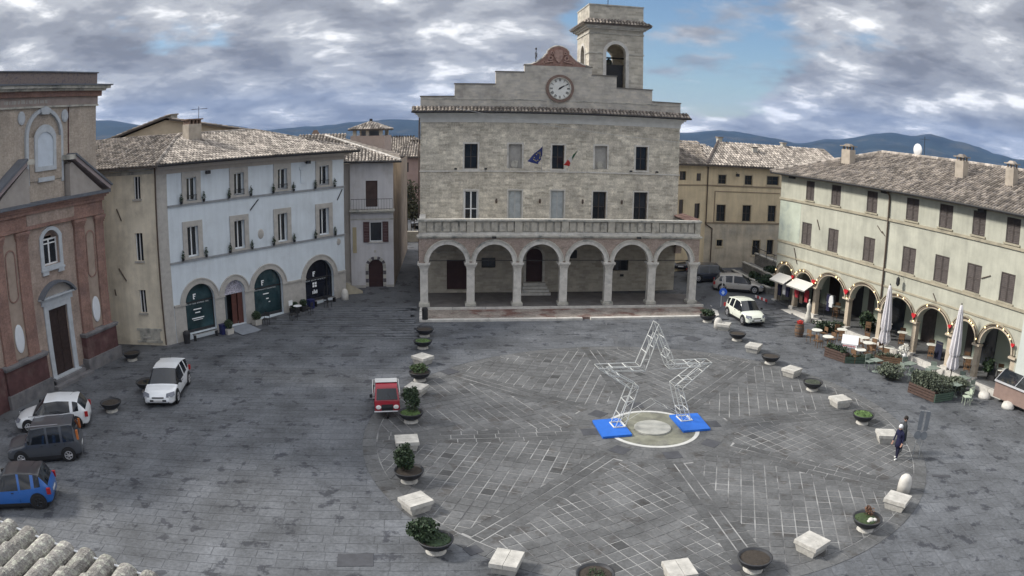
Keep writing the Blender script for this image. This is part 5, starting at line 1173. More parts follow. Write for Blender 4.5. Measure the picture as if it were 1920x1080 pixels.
def bowl(label, x, y, k=1.0, proto=[None], base=True):
    if proto[0] is None:
        t = thing('bowl_planter', label, 'planter', (x, y, 0), 0, 'dark bowl planters on pale feet')
        b = MB(); b.lathe([(.20, .14), (.30, .16), (.46, .27), (.545, .40), (.56, .46), (.58, .47), (.58, .50), (.53, .50), (.50, .43), (.05, .42)], 0, 0, 32); b.build('bowl', BOWL, t, smooth=True)
        b = MB(); b.lathe([(.34, 0), (.30, .08), (.24, .16)], 0, 0, 24); b.build('foot', BST, t)
        b = MB(); b.lathe([(.50, .41), (.49, .44), (.2, .455)], 0, 0, 20); b.build('soil', SOIL, t)
        proto[0] = t; return t
    r = dup(proto[0], (x, y, 0), random.uniform(0, 6), label); r.scale = (k, k, k); return r
def shrub(name, label, x, y, z, rx, ry, rz, n, size, m, stems=5, group=None):
    t = thing(name, label, 'plant', (x, y, z), 0, group)
    s = MB()
    for i in range(stems):
        a = random.uniform(0, 6.28); q = random.uniform(.3, .8); s.tube((rx*.2*cos(a), ry*.2*sin(a), 0), (rx*q*cos(a), ry*q*sin(a), rz*random.uniform(.9, 1.7)), .014, 5, 0, None, .006)
    s.build('stems', BARK, t, stuff=True)
    s = MB()
    for i in range(7):
        a = random.uniform(0, 6.28); q = random.uniform(.2, .75); c = (rx*q*cos(a), ry*q*sin(a), rz*random.uniform(.5, 1.6))
        s.leaves(c[0], c[1], c[2], rx*.5, ry*.5, rz*.5, n//7, size, shell=.1)
    s.leaves(0, 0, rz, rx, ry, rz, n//3, size, shell=.6)
    o = s.build('foliage', m, t, fix=False); return t
gl = 'plants growing in the bowl planters'
def cover(label, x, y, m, n=260, h=.07, r=.46):
    s = MB(); s.leaves(0, 0, 0, r, r, h, n, .05, shell=0); s.lathe([(r, -.03), (r*.9, h*.4), (r*.4, h*.7)], 0, 0, 16)
    o = s.build('low_plants', m, fix=False); tagm(o, label, 'plant', (x, y, .45), 0, gl)
PL = [(-11.77, 14.4, 'empty dark bowl planter nearest the litter bin and portico'), (-11.59, 11.85, 'dark bowl planter with a flat green cushion, second from the portico on the left'),
      (-11.08, 6.1, 'dark bowl planter with bushy low greenery beyond the red van'), (-10.81, .5, 'dark bowl planter with a tall bush beside the red van'),
      (-10.12, -5.4, 'dark bowl planter with the bush that leans to the left'), (-8.65, -10.3, 'dark bowl planter with the sprawling leafy shrub at the lower left of the circle'),
      (-3.8, -12.2, 'dark bowl planter cut by the bottom edge of the photo'), (7.3, 18.8, 'dark bowl planter with dark shrub at the right corner of the portico kerb'),
      (8.15, 14.2, 'empty dark bowl planter in the right row, nearest the portico'), (8.8, 9.3, 'empty dark bowl planter in the middle of the right row'),
      (9.7, 4.6, 'dark bowl planter with sparse growth in the right row'), (10.55, -.3, 'dark bowl planter with bright green moss near the standing people'),
      (6.2, -10.0, 'dark bowl planter with dry plants and pale stones at lower right'), (1.3, -11.75, 'dark bowl planter full of bare soil near the bottom edge')]
for x, y, l in PL: bowl(l, CX+x, CY+y)
bowl('empty dark bowl planter at the corner of the church steps', -22.5, 37.7); bowl('empty dark bowl planter between the two white cars on the left', -19.5, 29.8)
bowl('dark bowl planter with flat green plants half hidden behind the white car', -18.85, 32.9, 1.15)
cover('flat green cushion plant in the second bowl from the portico', CX-11.59, CY+11.85, GRASSG)
shrub('low_bush', 'bushy low greenery filling the bowl beyond the red van', CX-11.08, CY+6.1, .42, .46, .46, .22, 500, .06, LEAFM, group=gl)
shrub('tall_bush', 'tall dark upright bush in the bowl beside the red van', CX-10.75, CY+.6, .42, .36, .34, .62, 1100, .06, LEAFD, group=gl)
cover('grass round the foot of the bush beside the red van', CX-10.81, CY+.45, GRASSG, 300)
shrub('leaning_bush', 'tall bush leaning left out of its bowl in the left row', CX-10.30, CY-5.3, .42, .40, .36, .55, 1200, .06, LEAFD, group=gl)
shrub('leafy_shrub', 'sprawling leafy shrub hanging over the left rim of its bowl', CX-9.05, CY-10.15, .38, .55, .45, .36, 800, .085, LEAFD, 8, group=gl)
cover('dark green ground plants in the bowl with the sprawling shrub', CX-8.6, CY-10.3, LEAFD, 420, .08)
shrub('dark_shrub', 'dark shrub in the bowl at the right corner of the portico kerb', CX+7.3, CY+18.8, .42, .48, .45, .25, 600, .07, LEAFD, group=gl)
cover('sparse grey growth in the bowl in the right row', CX+9.7, CY+4.6, LEAFL, 90, .05); cover('bright green moss mound in the bowl near the people', CX+10.55, CY-.3, GRASSG, 600, .12, .5)
cover('dull green remains in the bowl with pale stones', CX+6.1, CY-10.0, LEAFM, 130, .06)
shrub('dry_plant', 'reddish dry plant in the bowl at lower right', CX+6.35, CY-9.8, .43, .2, .2, .18, 160, .05, mat('dry_leaves', (.13, .07, .045), .8, .3, 5, rnd=.5), group=gl)
for k, (a, b, s_) in enumerate(((.05, -.18, .11), (.2, -.2, .09), (-.08, -.25, .07))):
    q = MB(); q.lathe([(s_, 0), (s_*1.05, s_*.5), (s_*.6, s_*.95)], 0, 0, 9); tagm(q.build('pale_stone', TRAV, smooth=True), ['largest pale stone in the dry plant bowl', 'right pale stone in the dry plant bowl', 'smallest pale stone in the dry plant bowl'][k], 'stone', (CX+6.2+a, CY-10+b, .45), 0, 'stones in the dry bowl')
shrub('ground_shrub', 'thin dry sprigs in the last bowl at the bottom edge', CX-3.8, CY-12.2, .42, .3, .3, .06, 80, .04, LEAFD, group=gl)
cover('flat green plants in the bowl behind the white car', -18.85, 32.9, LEAFM, 400, .09, .5)

# ------------------------------------------------------------------ big wire star on two blue mats
def star():
    AZ = radians(11.4); t = thing('star_frame', 'large open star made of thin pale metal lattice frames standing on blue mats', 'star decoration', (4.637, 30.316, .12), AZ)
    V = [(1.72, 4.66), (2.68, 2.80), (4.5, 2.74), (3.12, 1.62), (3.72, 0), (1.85, 1.05), (.0, 0), (.62, 1.78), (-.92, 2.83), (.98, 2.80)]
    c = (1.80, 2.1)
    SM = mat('pale_star_metal', (.60, .61, .59), .5, .05, 4)
    I = [(c[0]+(x-c[0])*(.80 if i % 2 == 0 else .70), c[1]+(z-c[1])*(.80 if i % 2 == 0 else .70)) for i, (x, z) in enumerate(V)]
    I[4] = (3.28, .0); I[6] = (.46, .0)
    D = .62; r = .021
    for i in range(10):
        j = (i+1) % 10; s = MB()
        thick = r*(.35 if i in (4, 5) else 1)
        for y in (0, D):
            s.tube((V[i][0], y, V[i][1]), (V[j][0], y, V[j][1]), thick, 5); i not in (4, 5) and s.tube((I[i][0], y, I[i][1]), (I[j][0], y, I[j][1]), thick, 5)
        L_ = hypot(V[j][0]-V[i][0], V[j][1]-V[i][1]); n = 3
        for k in range(n+1):
            u = k/n; a = (V[i][0]+(V[j][0]-V[i][0])*u, V[i][1]+(V[j][1]-V[i][1])*u); b = (I[i][0]+(I[j][0]-I[i][0])*u, I[i][1]+(I[j][1]-I[i][1])*u)
            s.tube((a[0], 0, a[1]), (a[0], D, a[1]), thick*.8, 5)
            if k in (0, 2, 3) and i not in (4, 5):
                s.tube((b[0], 0, b[1]), (b[0], D, b[1]), thick*.8, 5)
                for y in (0, D): s.tube((a[0], y, a[1]), (b[0], y, b[1]), thick*.8, 5)
        if i not in (4, 5):
            m_ = 6
            for k in range(m_):
                u0, u1 = k/m_, (k+1)/m_; A_ = lambda u: (V[i][0]+(V[j][0]-V[i][0])*u, V[i][1]+(V[j][1]-V[i][1])*u); B_ = lambda u: (I[i][0]+(I[j][0]-I[i][0])*u, I[i][1]+(I[j][1]-I[i][1])*u)
                p0, p1 = (A_(u0), B_(u1)) if k % 2 else (B_(u0), A_(u1)); s.tube((p0[0], 0, p0[1]), (p1[0], 0, p1[1]), .007, 4)
        s.build('star_side', SM, t)
    for x in (0, 3.28):
        s = MB(); s.box(x-.03, x+.5, -.03, D+.03, -.02, .0)
        s = MB()
        for y in (0, D): s.tube((x-.05, y, .02), (x+.5, y, .02), .03, 6)
        for xx in (x-.05, x+.5): s.tube((xx, 0, .02), (xx, D, .02), .03, 6); 
        s.build('foot_frame', SM, t)
star()
BM = mat('blue_mat_cover', (.02, .13, .52), .65, .08, 3)
for lab, P in (('blue square mat under the left foot of the star', [(3.98, 29.35), (5.3, 29.6), (4.98, 31.5), (3.72, 31.25)]), ('blue square mat under the right foot of the star', [(7.67, 29.9), (8.98, 30.08), (8.80, 31.98), (7.4, 31.82)])):
    cx_ = sum(p[0] for p in P)/4; cy_ = sum(p[1] for p in P)/4
    tagm(MB().flat([(x-cx_, y-cy_) for x, y in P], 0.0, .1).build('blue_mat', BM), lab, 'mat', (cx_, cy_, .02), 0, 'blue mats under the star')

# ------------------------------------------------------------------ vehicles
TYRE = mat('tyre_rubber', (.018, .018, .019), .8, .1, 5); RIM = mat('alloy_rim', (.45, .45, .46), .35, .1, 5, metal=.6); CGL = mat('car_glass', (.012, .015, .02), .06, .2, 2, spec=.7)
BLKP = mat('black_trim', (.02, .02, .022), .5, .1, 3); LAMP = mat('headlamp_glass', (.16, .17, .2), .15, .1, 8); RED = mat('tail_lamp_red', (.35, .02, .02), .3, .1, 4); PLATE = mat('plate_white', (.7, .7, .7), .5, 0); ORN = mat('amber_lamp', (.5, .16, .05), .3, .1)
def paint(n, c): return mat(n, c, .3, .04, 1.5, coat=.7, spec=.5)
def car(label, loc, head, L, W, H, body, style='hatch', roofm=None, rim=RIM, z0=.0, cat='car', name='parked_car', wr=.31, tail_high=False, light_front=LAMP, long_glass=False):
    t = thing(name, label, cat, (loc[0], loc[1], z0), head, 'cars parked round the square')
    w = W/2; be = .93*H/1.5
    if style == 'hatch': K = [(0, .50, None, .68), (.03, .62, None, .86), (.10, .74, None, .965), (.21, .85, None, 1), (.26, .90, None, 1), (.435, .91, .965, 1), (.455, .91, .975, 1), (.60, .93, 1.0, 1), (.63, .94, .998, 1), (.77, .98, .965, 1), (.81, 1.0, .95, .99), (.885, 1.02, .92, .965), (.97, .97, None, .88), (1.0, .72, None, .74)]
    elif style == 'box': K = [(0, .52, None, .86), (.03, .62, None, .96), (.10, .68, None, .99), (.22, .74, None, 1), (.26, .79, None, 1), (.37, .80, .955, 1), (.40, .80, .97, 1), (.56, .80, 1.0, 1), (.59, .80, 1.0, 1), (.75, .80, 1.0, 1), (.78, .80, 1.0, 1), (.93, .80, .985, 1), (.98, .78, None, .97), (1.0, .6, None, .95)]
    else: K = [(0, .50, None, .78), (.03, .62, None, .92), (.10, .72, None, .98), (.24, .84, None, 1), (.28, .90, None, 1), (.42, .90, .97, 1), (.45, .90, .985, 1), (.60, .91, 1.0, 1), (.63, .91, 1.0, 1), (.80, .92, .98, 1), (.84, .92, .97, 1), (.93, .95, .945, .98), (.985, .95, None, .93), (1.0, .7, None, .86)]
    st = []
    for u, b, rf, wl in K:
        x = L/2-u*L; wl *= w; zb = .62*H*b/.9 if True else 0
        zb = be*b*.98 if style != 'box' else be*b*1.12
        zr = H*rf if rf else zb+.05
        cab = rf is not None and rf > .92
        wrf = wl*((.73 if style == 'hatch' else .79) if rf and rf > .92 else .86)
        zu = .22 if 0 < u < 1 else .30
        row = [(0, zu), (wl*.9, zu), (wl*.98, zu+.12), (wl, zu+.32), (wl*.965, zb), (wrf, zr-.05 if rf else zb+.025), (wrf*.88, zr if rf else zb+.045), (0, zr+.03 if rf else zb+.065)]
        st.append((x, row, rf))
    n = 8
    V = []
    for x, row, _ in st:
        V += [(x, y, z) for y, z in row]+[(x, -y, z) for y, z in row[1:-1]][::-1]
    m = 14
    def idx(i, j): return i*m+(j % m)
    ns = len(st)
    def cr(a, b, c, d, t):
        m0, m1 = (c-a)*.35, (d-b)*.35; t2, t3 = t*t, t*t*t
        return b*(2*t3-3*t2+1)+m0*(t3-2*t2+t)+c*(3*t2-2*t3)+m1*(t3-t2)
    G0 = [[Vector(V[i*m+j]) for j in range(m)] for i in range(ns)]; SU = 3
    G1 = []
    for i in range(ns-1):
        for k in range(SU):
            t_ = k/SU; G1.append([cr(G0[max(i-1, 0)][j], G0[i][j], G0[i+1][j], G0[min(i+2, ns-1)][j], t_) for j in range(m)])
    G1.append(G0[-1]); V = []
    for row in G1:
        for j in range(m):
            for k in range(SU): V.append(tuple(cr(row[(j-1) % m], row[j], row[(j+1) % m], row[(j+2) % m], k/SU)))
    M_ = m*SU
    parts = {'body': [], 'roof': [], 'windscreen': [], 'rear_window': [], 'side_window': [], 'bumper': []}
    for i in range(len(st)-1):
        rf0, rf1 = st[i][2], st[i+1][2]
        for j in range(m):
            side = j in (4, 9)
            top = j in (5, 6, 7, 8)
            key = 'body'
            if side and i in (4, 5, 6): key = ('side_window', (0, j))
            if side and i in (7, 8) and long_glass: key = ('side_window', (0, j))
            if side and i == 8 and not long_glass: key = ('side_window', (1, j))
            if side and i == 10: key = ('side_window', (2, j))
            if top:
                if i == 4: key = 'windscreen'
                elif i in (5, 6, 7, 8, 9, 10): key = 'roof'
                elif i == 11 and style == 'box': key = 'rear_window'
                elif i == 11: key = 'rear_window'
            if j in (1, 12, 0, 13): key = 'bumper' if style == 'box' else 'body'
            for p in range(SU):
                for q in range(SU):
                    I_, J_ = i*SU+p, j*SU+q; parts.setdefault(key, []).append((I_*M_+J_, I_*M_+(J_+1) % M_, (I_+1)*M_+(J_+1) % M_, (I_+1)*M_+J_))
    parts['body'].append(tuple(range(M_))); parts['body'].append(tuple((ns-1)*SU*M_+k for k in range(M_))[::-1])
    sidew = 0
    for key, F in parts.items():
        if not F: continue
        nm = key if isinstance(key, str) else 'side_window'
        used = sorted({v for f in F for v in f}); mp = {v: i for i, v in enumerate(used)}
        mb = MB(); mb.add([V[v] for v in used], [[mp[v] for v in f] for f in F], 0, .5)
        mm = {'body': body, 'roof': roofm or body, 'bumper': BLKP}.get(nm, CGL)
        o = mb.build(nm, mm, t, smooth=True)
    xf, xr = L/2-L*.185, -L/2+L*.175
    for x in (xf, xr):
        for sgn in (1, -1):
            mb = MB(); mb.lathe([(wr+.055, 0), (wr+.055, .02)], 0, 0, 22); mb.v = [(x+a, sgn*(w-.012+c), wr+.02+b) for a, b, c in mb.v]; mb.build('wheel_arch', BLKP, t)
            mb = MB(); mb.lathe([(wr*.7, -.18), (wr, -.16), (wr, .02), (wr*.94, .035), (wr*.62, .035)], 0, 0, 22); mb.v = [(x+a, sgn*(w-.01+c), wr+b) for a, b, c in mb.v]; o = mb.build('wheel', TYRE, t)
            mb = MB(); mb.lathe([(wr*.64, .0), (wr*.64, .04), (wr*.58, .045), (wr*.5, .03)], 0, 0, 22)
            for k in range(6):
                a = k*pi/3; mb.tube((0, 0, .045), (wr*.56*cos(a), wr*.56*sin(a), .042), .03, 5)
            mb.v = [(x+a, sgn*(w-.008+c), wr+b) for a, b, c in mb.v]; mb.build('rim', rim, o)
    zf = be*.62
    for sgn in (1, -1):
        mb = MB(); mb.add([(L/2-.02*L, sgn*w*.86, zf-.03), (L/2-.005*L, sgn*w*.5, zf-.04), (L/2-.03*L, sgn*w*.52, zf+.13), (L/2-.10*L, sgn*w*.93, zf+.15), (L/2-.065*L, sgn*w*.975, zf+.0)], [(0, 1, 2, 3), (0, 3, 4)]); mb.v = [(x+.02, y*1.015, z+.012) for x, y, z in mb.v]; mb.build('headlight', light_front, t)
        zt = be*.92 if not tail_high else H*.86
        mb = MB(); mb.box(-L/2-.005, -L/2+.16, sgn*w*.93-.05, sgn*w*.93+.05, zt-.22, zt+.02) if not tail_high else mb.box(-L/2+.02, -L/2+.12, sgn*w*.84-.05, sgn*w*.84+.05, H*.58, H*.84); mb.build('tail_light', RED if not tail_high else ORN, t)
        mb = MB(); mb.cbox(L/2-L*.30, sgn*(w+.09), be*.97, .12, .18, .13, 0, 0, None, .8); mb.build('mirror', body if style != 'hatch' else BLKP, t)
        for ux in ((.44,) if style == 'hatch' else (.42, .60)):
            mb = MB(); x = L/2-ux*L-.22; mb.box(x-.12, x, sgn*w*1.0-.015, sgn*w*1.0+.015, be*.80, be*.80+.025); mb.build('door_handle', BLKP, t)
        mb = MB()
        for ux in (.29, .60, .80 if style != 'hatch' else .60):
            x = L/2-ux*L; mb.tube((x, sgn*(w+.001), .34), (x, sgn*(w*.975), be*.88), .007, 4)
        mb.each('door_seam', BLKP, t)
    mb = MB(); mb.box(L/2-.03, L/2+.015, -w*.5, w*.5, .34, .43); mb.box(L/2-.04, L/2+.005, -w*.36, w*.36, .50, .56); mb.build('grille', BLKP, t)
    for sgn in (1, -1): MB().box(xr+wr+.08, xf-wr-.08, sgn*w*.975-.02, sgn*w*.975+.02, .21, .30).build('sill_strip', BLKP, t)
    MB().box(-L/2+.25, L/2-.3, -w*.90, w*.90, .10, .30).build('underbody_shade', BLKP, t)  # black box added below the floor to darken the contact shadow
    mb = MB(); mb.box(L/2-.05, L/2-.002, -w*.66, w*.66, .24, .32); mb.box(-L/2+.002, -L/2+.05, -w*.66, w*.66, .28, .38); mb.each('lower_bumper', BLKP, t)
    for x, z in ((L/2+.018, .36), (-L/2-.018, .50)): mb = MB(); mb.box(x-.006, x+.006, -.24, .24, z, z+.1); mb.build('number_plate', PLATE, t)
    mb = MB(); mb.tube((-L*.28, 0, H*1.0), (-L*.34, 0, H*1.12), .006, 4); mb.build('aerial', BLKP, t)
    return t
WP = paint('white_car_paint', (.74, .76, .78))
car('small white car with round headlights parked right of the portico', (16.55, 49.6), radians(-79), 3.72, 1.66, 1.47, paint('cream_car_paint', (.72, .75, .66)), z0=.1)
car('white crossover car facing the camera near the church', (-17.55, 32.8), radians(-78.4), 4.25, 1.78, 1.52, WP, wr=.34)
c1 = car('white three door hatchback seen from its side, farthest of the three cars by the church', (-21.65, 27.35), radians(-154), 4.0, 1.72, 1.45, WP, long_glass=True)
c2 = car('dark grey boxy car between the white hatchback and the blue car', (-19.9, 24.05), radians(-152), 3.65, 1.62, 1.62, paint('graphite_paint', (.055, .06, .07)), style='box', tail_high=True)
for s_ in (.6, -.6):
    MB().tube((-.9, s_, 1.66), (.7, s_, 1.66), .02, 6).build('roof_rail', mat('grey_rail', (.3, .3, .32), .4, 0), c2)
c3 = car('small blue car with black roof cut by the left edge, nearest the tiled roof', (-18.75, 19.95), radians(-155), 3.5, 1.65, 1.46, paint('bright_blue_paint', (.018, .11, .38)), roofm=paint('black_roof_paint', (.02, .02, .025)), rim=BLKP)
car('silver grey estate car parked on the slope behind the portico', (18.3, 57.2), radians(-15), 4.2, 1.70, 1.36, paint('champagne_paint', (.42, .40, .37)), style='hatch', z0=.53)
car('dark blue car parked behind the silver one at the portico corner', (16.9, 60.2), radians(-3), 4.4, 1.75, 1.45, paint('navy_paint', (.02, .025, .04)), style='sedan', z0=.72)
car('black car seen through the last arch of the portico', (14.6, 64.8), radians(-90), 4.2, 1.75, 1.5, paint('black_paint', (.012, .012, .015)), style='sedan', z0=1.0)
car('dark car parked far up the alley left of the town hall', (-10.2, 83), radians(-95), 4.0, 1.7, 1.45, paint('black_paint', (.012, .012, .015)), z0=1.75)
def ape():
    t = thing('three_wheeled_van', 'small red three wheeled pickup van facing the camera by the left row of planters', 'van', (-5.83, 32.7, 0), radians(-79), 'cars parked round the square')
    RP = paint('van_red_paint', (.36, .012, .028)); w = .57
    def TP(s): s.v = [(x, y*(1-.16*max(0, min(1, (z-.85)/.75))), z) for x, y, z in s.v]
    prof = [(1.52, .36), (1.56, .62), (1.53, .88), (1.22, 1.45), (1.12, 1.56), (.45, 1.60), (.38, 1.5), (.36, .36)]
    s = MB(); s.prism(prof, -w, w); TP(s); s.build('cab', RP, t)
    s = MB(); s.prism([(1.50, .93), (1.26, 1.38), (1.30, 1.40), (1.555, .95)], -w*.86, w*.86); TP(s); o = s.build('windscreen', CGL, t)
    s = MB(); s.tube((1.53, 0, .93), (1.28, 0, 1.4), .015, 5); s.tube((1.56, .2, .93), (1.42, .05, 1.2), .008, 4); s.build('wiper', BLKP, o)
    for k in (1, -1):
        s = MB(); s.prism([(1.38, .95), (1.16, 1.42), (.52, 1.45), (.52, .95)], w*k-.012, w*k+.012); TP(s); s.build('side_window', CGL, t)
        s = MB(); s.tube((1.2, w*k, 1.0), (1.28, w*k*1.22, 1.05), .012, 5); s.cbox(1.28, w*k*1.27, .98, .05, .12, .16); s.build('mirror', BLKP, t)
        s = MB(); s.lathe([(.095, 0), (.095, .04), (.05, .055)], 0, 0, 16); s.v = [(1.545+c, k*.40+a*1.3, .60+b) for a, b, c in s.v]; s.build('headlight', mat('pale_headlamp', (.85, .85, .82), .3, 0), t)  # lens is a plain off-white colour
        s = MB(); s.prism([(.2, .2), (.2, .5), (-.2, .62), (-.75, .62), (-.75, .3)], k*w*.98-.03, k*w*.98+.03); s.build('rear_mudguard', RP, t)
        s = MB(); s.lathe([(.14, -.12), (.23, -.1), (.23, .03), (.2, .04)], 0, 0, 18); s.v = [(-.75+a, k*(w-.06+c), .23+b) for a, b, c in s.v]; o = s.build('wheel', TYRE, t)
        s = MB(); s.lathe([(.12, .03), (.1, .045)], 0, 0, 14); s.v = [(-.75+a, k*(w-.06+c), .23+b) for a, b, c in s.v]; s.build('rim', RIM, o)
    s = MB(); s.prism([(1.545, .40), (1.585, .40), (1.59, .58), (1.555, .72)], -.26, .26); s.build('grille', BLKP, t)
    s = MB(); s.tube((1.60, -.6, .40), (1.60, .6, .40), .03, 6); s.build('bumper', mat('chrome_bumper', (.6, .6, .62), .3, 0), t)
    s = MB(); s.lathe([(.14, -.05), (.22, -.05), (.22, .05), (.14, .05)], 0, 0, 18); s.v = [(1.45+a, c, .22+b) for a, b, c in s.v]; s.build('wheel', TYRE, t)
    s = MB(); s.box(-1.55, .34, -.62, .62, .50, .56); s.build('load_bed', BLKP, t)
    for a, b, c, d in ((-1.55, .34, -.65, -.62), (-1.55, .34, .62, .65), (-1.58, -1.55, -.65, .65), (.31, .34, -.62, .62)): MB().box(a, b, c, d, .56, .84).build('bed_side', mat('pale_bed_paint', (.55, .55, .54), .5, .1), t)
    s = MB(); s.box(.5, 1.05, -.5, .5, 1.605, 1.62); s.build('pale_roof_sheet', mat('pale_bed_paint', (.55, .55, .54), .5, .1), t)  # thin pale sheet lying on the cab roof
ape()

# ------------------------------------------------------------------ people
SKIN = mat('skin', (.45, .27, .2), .6, .05, 5); HAIRD = mat('dark_hair', (.02, .016, .014), .7, .1); HAIRW = mat('white_hair', (.75, .75, .75), .8, .05)
def person(label, x, y, rz, J, cols, hair, hairlong=0):
    """J: joints name -> (pos, radius); skinned as one body"""
    t = thing('person', label, 'person', (x, y, 0), rz)
    E_ = [('pelvis', 'waist'), ('waist', 'chest'), ('chest', 'neck'), ('neck', 'head0'), ('head0', 'head1')]
    for s in 'lr':
        E_ += [('pelvis', 'hip'+s), ('hip'+s, 'knee'+s), ('knee'+s, 'ankle'+s), ('ankle'+s, 'toe'+s), ('chest', 'sh'+s), ('sh'+s, 'el'+s), ('el'+s, 'wr'+s), ('wr'+s, 'palm'+s)]
    V = {k: (Vector(p), r) for k, (p, r) in J.items()}
    for s in 'lr':
        a, b = V['wr'+s][0], V['palm'+s][0]; d = (b-a).normalized(); q = d.cross(Vector((0, 1, 0))); q = q.normalized() if q.length > .1 else Vector((1, 0, 0)); fw = d.cross(q).normalized()
        for i, (off, ln) in enumerate(((-.03, .065), (-.01, .075), (.01, .07), (.03, .055))):
            V[f'fa{i}{s}'] = (b+fw*off+d*.03, .0095); V[f'fb{i}{s}'] = (b+fw*off+d*(.03+ln*.6)+q*.008, .009); V[f'fc{i}{s}'] = (b+fw*off+d*(.03+ln)+q*.025, .0075)
            E_ += [('palm'+s, f'fa{i}{s}'), (f'fa{i}{s}', f'fb{i}{s}'), (f'fb{i}{s}', f'fc{i}{s}')]
        V['ta'+s] = (a+d*.02+fw*-.045, .011); V['tb'+s] = (a+d*.055+fw*-.06+q*.01, .009); E_ += [('wr'+s, 'ta'+s), ('ta'+s, 'tb'+s)]
    names = list(V); me = bpy.data.meshes.new('body'); me.from_pydata([V[k][0] for k in names], [(names.index(a), names.index(b)) for a, b in E_], [])
    tmp = bpy.data.objects.new('body', me); COL.objects.link(tmp)
    md = tmp.modifiers.new('s', 'SKIN')
    for i, k in enumerate(names):
        rr = V[k][1]; me.skin_vertices[0].data[i].radius = rr if isinstance(rr, tuple) else (rr, rr)
    me.skin_vertices[0].data[names.index('pelvis')].use_root = True
    sb = tmp.modifiers.new('d', 'SUBSURF'); sb.levels = 1; sb.render_levels = 1
    dg = bpy.context.evaluated_depsgraph_get(); ev = tmp.evaluated_get(dg); nm = bpy.data.meshes.new_from_object(ev)
    bpy.data.objects.remove(tmp)
    nm.materials.clear()
    coat, trou, shoe = cols
    for m_ in (coat, trou, shoe, SKIN): nm.materials.append(m_)
    hz = V['neck'][0].z; wrs = [V['wr'+s][0] for s in 'lr']
    for p in nm.polygons:
        c = p.center; p.use_smooth = True; k = 0
        if c.z < .10: k = 2
        elif c.z < V['pelvis'][0].z-.16: k = 1
        head = (c-V['head0'][0]).length < .14 or (c-V['head1'][0]).length < .12
        if head and c.z > hz+.03: k = 3
        for s in 'lr':
            if (c-V['palm'+s][0]).length < .12 and (c-V['wr'+s][0]).length > .015 and (V['el'+s][0]-c).length > (V['el'+s][0]-V['wr'+s][0]).length-.01: k = 3
        p.material_index = k
    o = bpy.data.objects.new('body', nm); COL.objects.link(o); o.parent = t
    h0, h1 = V['head0'][0], V['head1'][0]; hc = h0.lerp(h1, .6)
    # coat skirt
    s = MB(); pz = V['pelvis'][0]; s.lathe([(.205, -.30), (.19, -.12), (.175, .06), (.16, .2)], 0, 0, 16); s.v = [(pz.x+a*.82, pz.y+b*1.0, pz.z+c) for a, b, c in s.v]; s.build('coat_skirt', coat, t, smooth=True)
    s = MB(); s.lathe([(.105, -.03), (.112, .03), (.098, .09), (.06, .125), (.01, .135)], 0, 0, 14); s.v = [(hc.x-.012+a*.98, hc.y+b*.86, hc.z+c) for a, b, c in s.v]; s.build('hair', hair, t, smooth=True)
    fx = hc.x+.098
    s = MB(); s.add([(fx-.01, -.013, hc.z-.035), (fx-.01, .013, hc.z-.035), (fx+.022, 0, hc.z-.03), (fx-.01, 0, hc.z+.02)], [(0, 1, 2), (0, 2, 3), (1, 3, 2)]); s.v = [(a, b+hc.y, c) for a, b, c in s.v]; s.build('nose', SKIN, t)
    for k in (1, -1):
        s = MB(); s.lathe([(.012, 0), (.008, .006)], 0, 0, 8); s.v = [(fx-.012+c, hc.y+k*.034+a, hc.z+.005+b) for a, b, c in s.v]; s.build('eye', HAIRD, t)
        s = MB(); s.cbox(hc.x-.005, hc.y+k*.085, hc.z-.04, .03, .018, .055); s.build('ear', SKIN, t)
    s = MB(); s.box(fx-.018, fx-.006, hc.y-.025, hc.y+.025, hc.z-.068, hc.z-.058); s.build('mouth', mat('lips', (.3, .12, .1), .6, 0), t)
    return t
def joints(lean=0.0, stride=.15, H=1.72, arms=0.1):
    k = H/1.72; l = lean
    J = {'pelvis': ((0, 0, .95), (.12, .15)), 'waist': ((l*.12, 0, 1.12), (.11, .14)), 'chest': ((l*.30, 0, 1.34), (.12, .18)), 'neck': ((l*.42, 0, 1.50), (.055, .055)),
         'head0': ((l*.50+.01, 0, 1.58), (.08, .075)), 'head1': ((l*.56+.02, 0, 1.68), (.088, .075))}
    for s, g in (('l', 1), ('r', -1)):
        st = stride*g
        J['hip'+s] = ((0, g*.09, .86), (.095, .09)); J['knee'+s] = ((st*.55+.03, g*.10, .50), (.062, .062)); J['ankle'+s] = ((st-.02*g, g*.10, .09), (.042, .042)); J['toe'+s] = ((st+.15, g*.115, .04), (.035, .045))
        J['sh'+s] = ((l*.33, g*.19, 1.41), (.07, .065)); J['el'+s] = ((l*.30-st*.3, g*.25, 1.13), (.048, .048)); J['wr'+s] = ((l*.4-st*.5+arms, g*.25, .89), (.033, .03)); J['palm'+s] = ((l*.42-st*.5+arms+.03, g*.25, .82), (.022, .036))
    return {a: (tuple(c*k for c in p), r) for a, (p, r) in J.items()}
person('person in a dark navy coat with white hair and pale shoes, bending slightly forward', 16.72, 25.95, radians(200), joints(.22, .12, 1.60, .06), (mat('navy_coat', (.012, .013, .045), .85, .1), mat('navy_trousers', (.012, .013, .035), .85, .1), mat('white_shoes', (.7, .7, .68), .6, 0)), HAIRW)
person('person with dark hair in a dark grey jacket standing beside the sign', 17.2, 26.45, radians(160), joints(.05, .08, 1.76, .04), (mat('charcoal_jacket', (.035, .04, .045), .85, .15), mat('dark_grey_trousers', (.06, .065, .075), .85, .1), mat('black_shoes', (.012, .012, .012), .5, 0)), HAIRD)
sg = thing('road_sign', 'grey double post road sign with two tall plates and two round discs beside the people', 'road sign', (17.72, 25.85, 0), radians(-25))
GS = mat('grey_sign_back', (.13, .145, .165), .5, .15, 5)
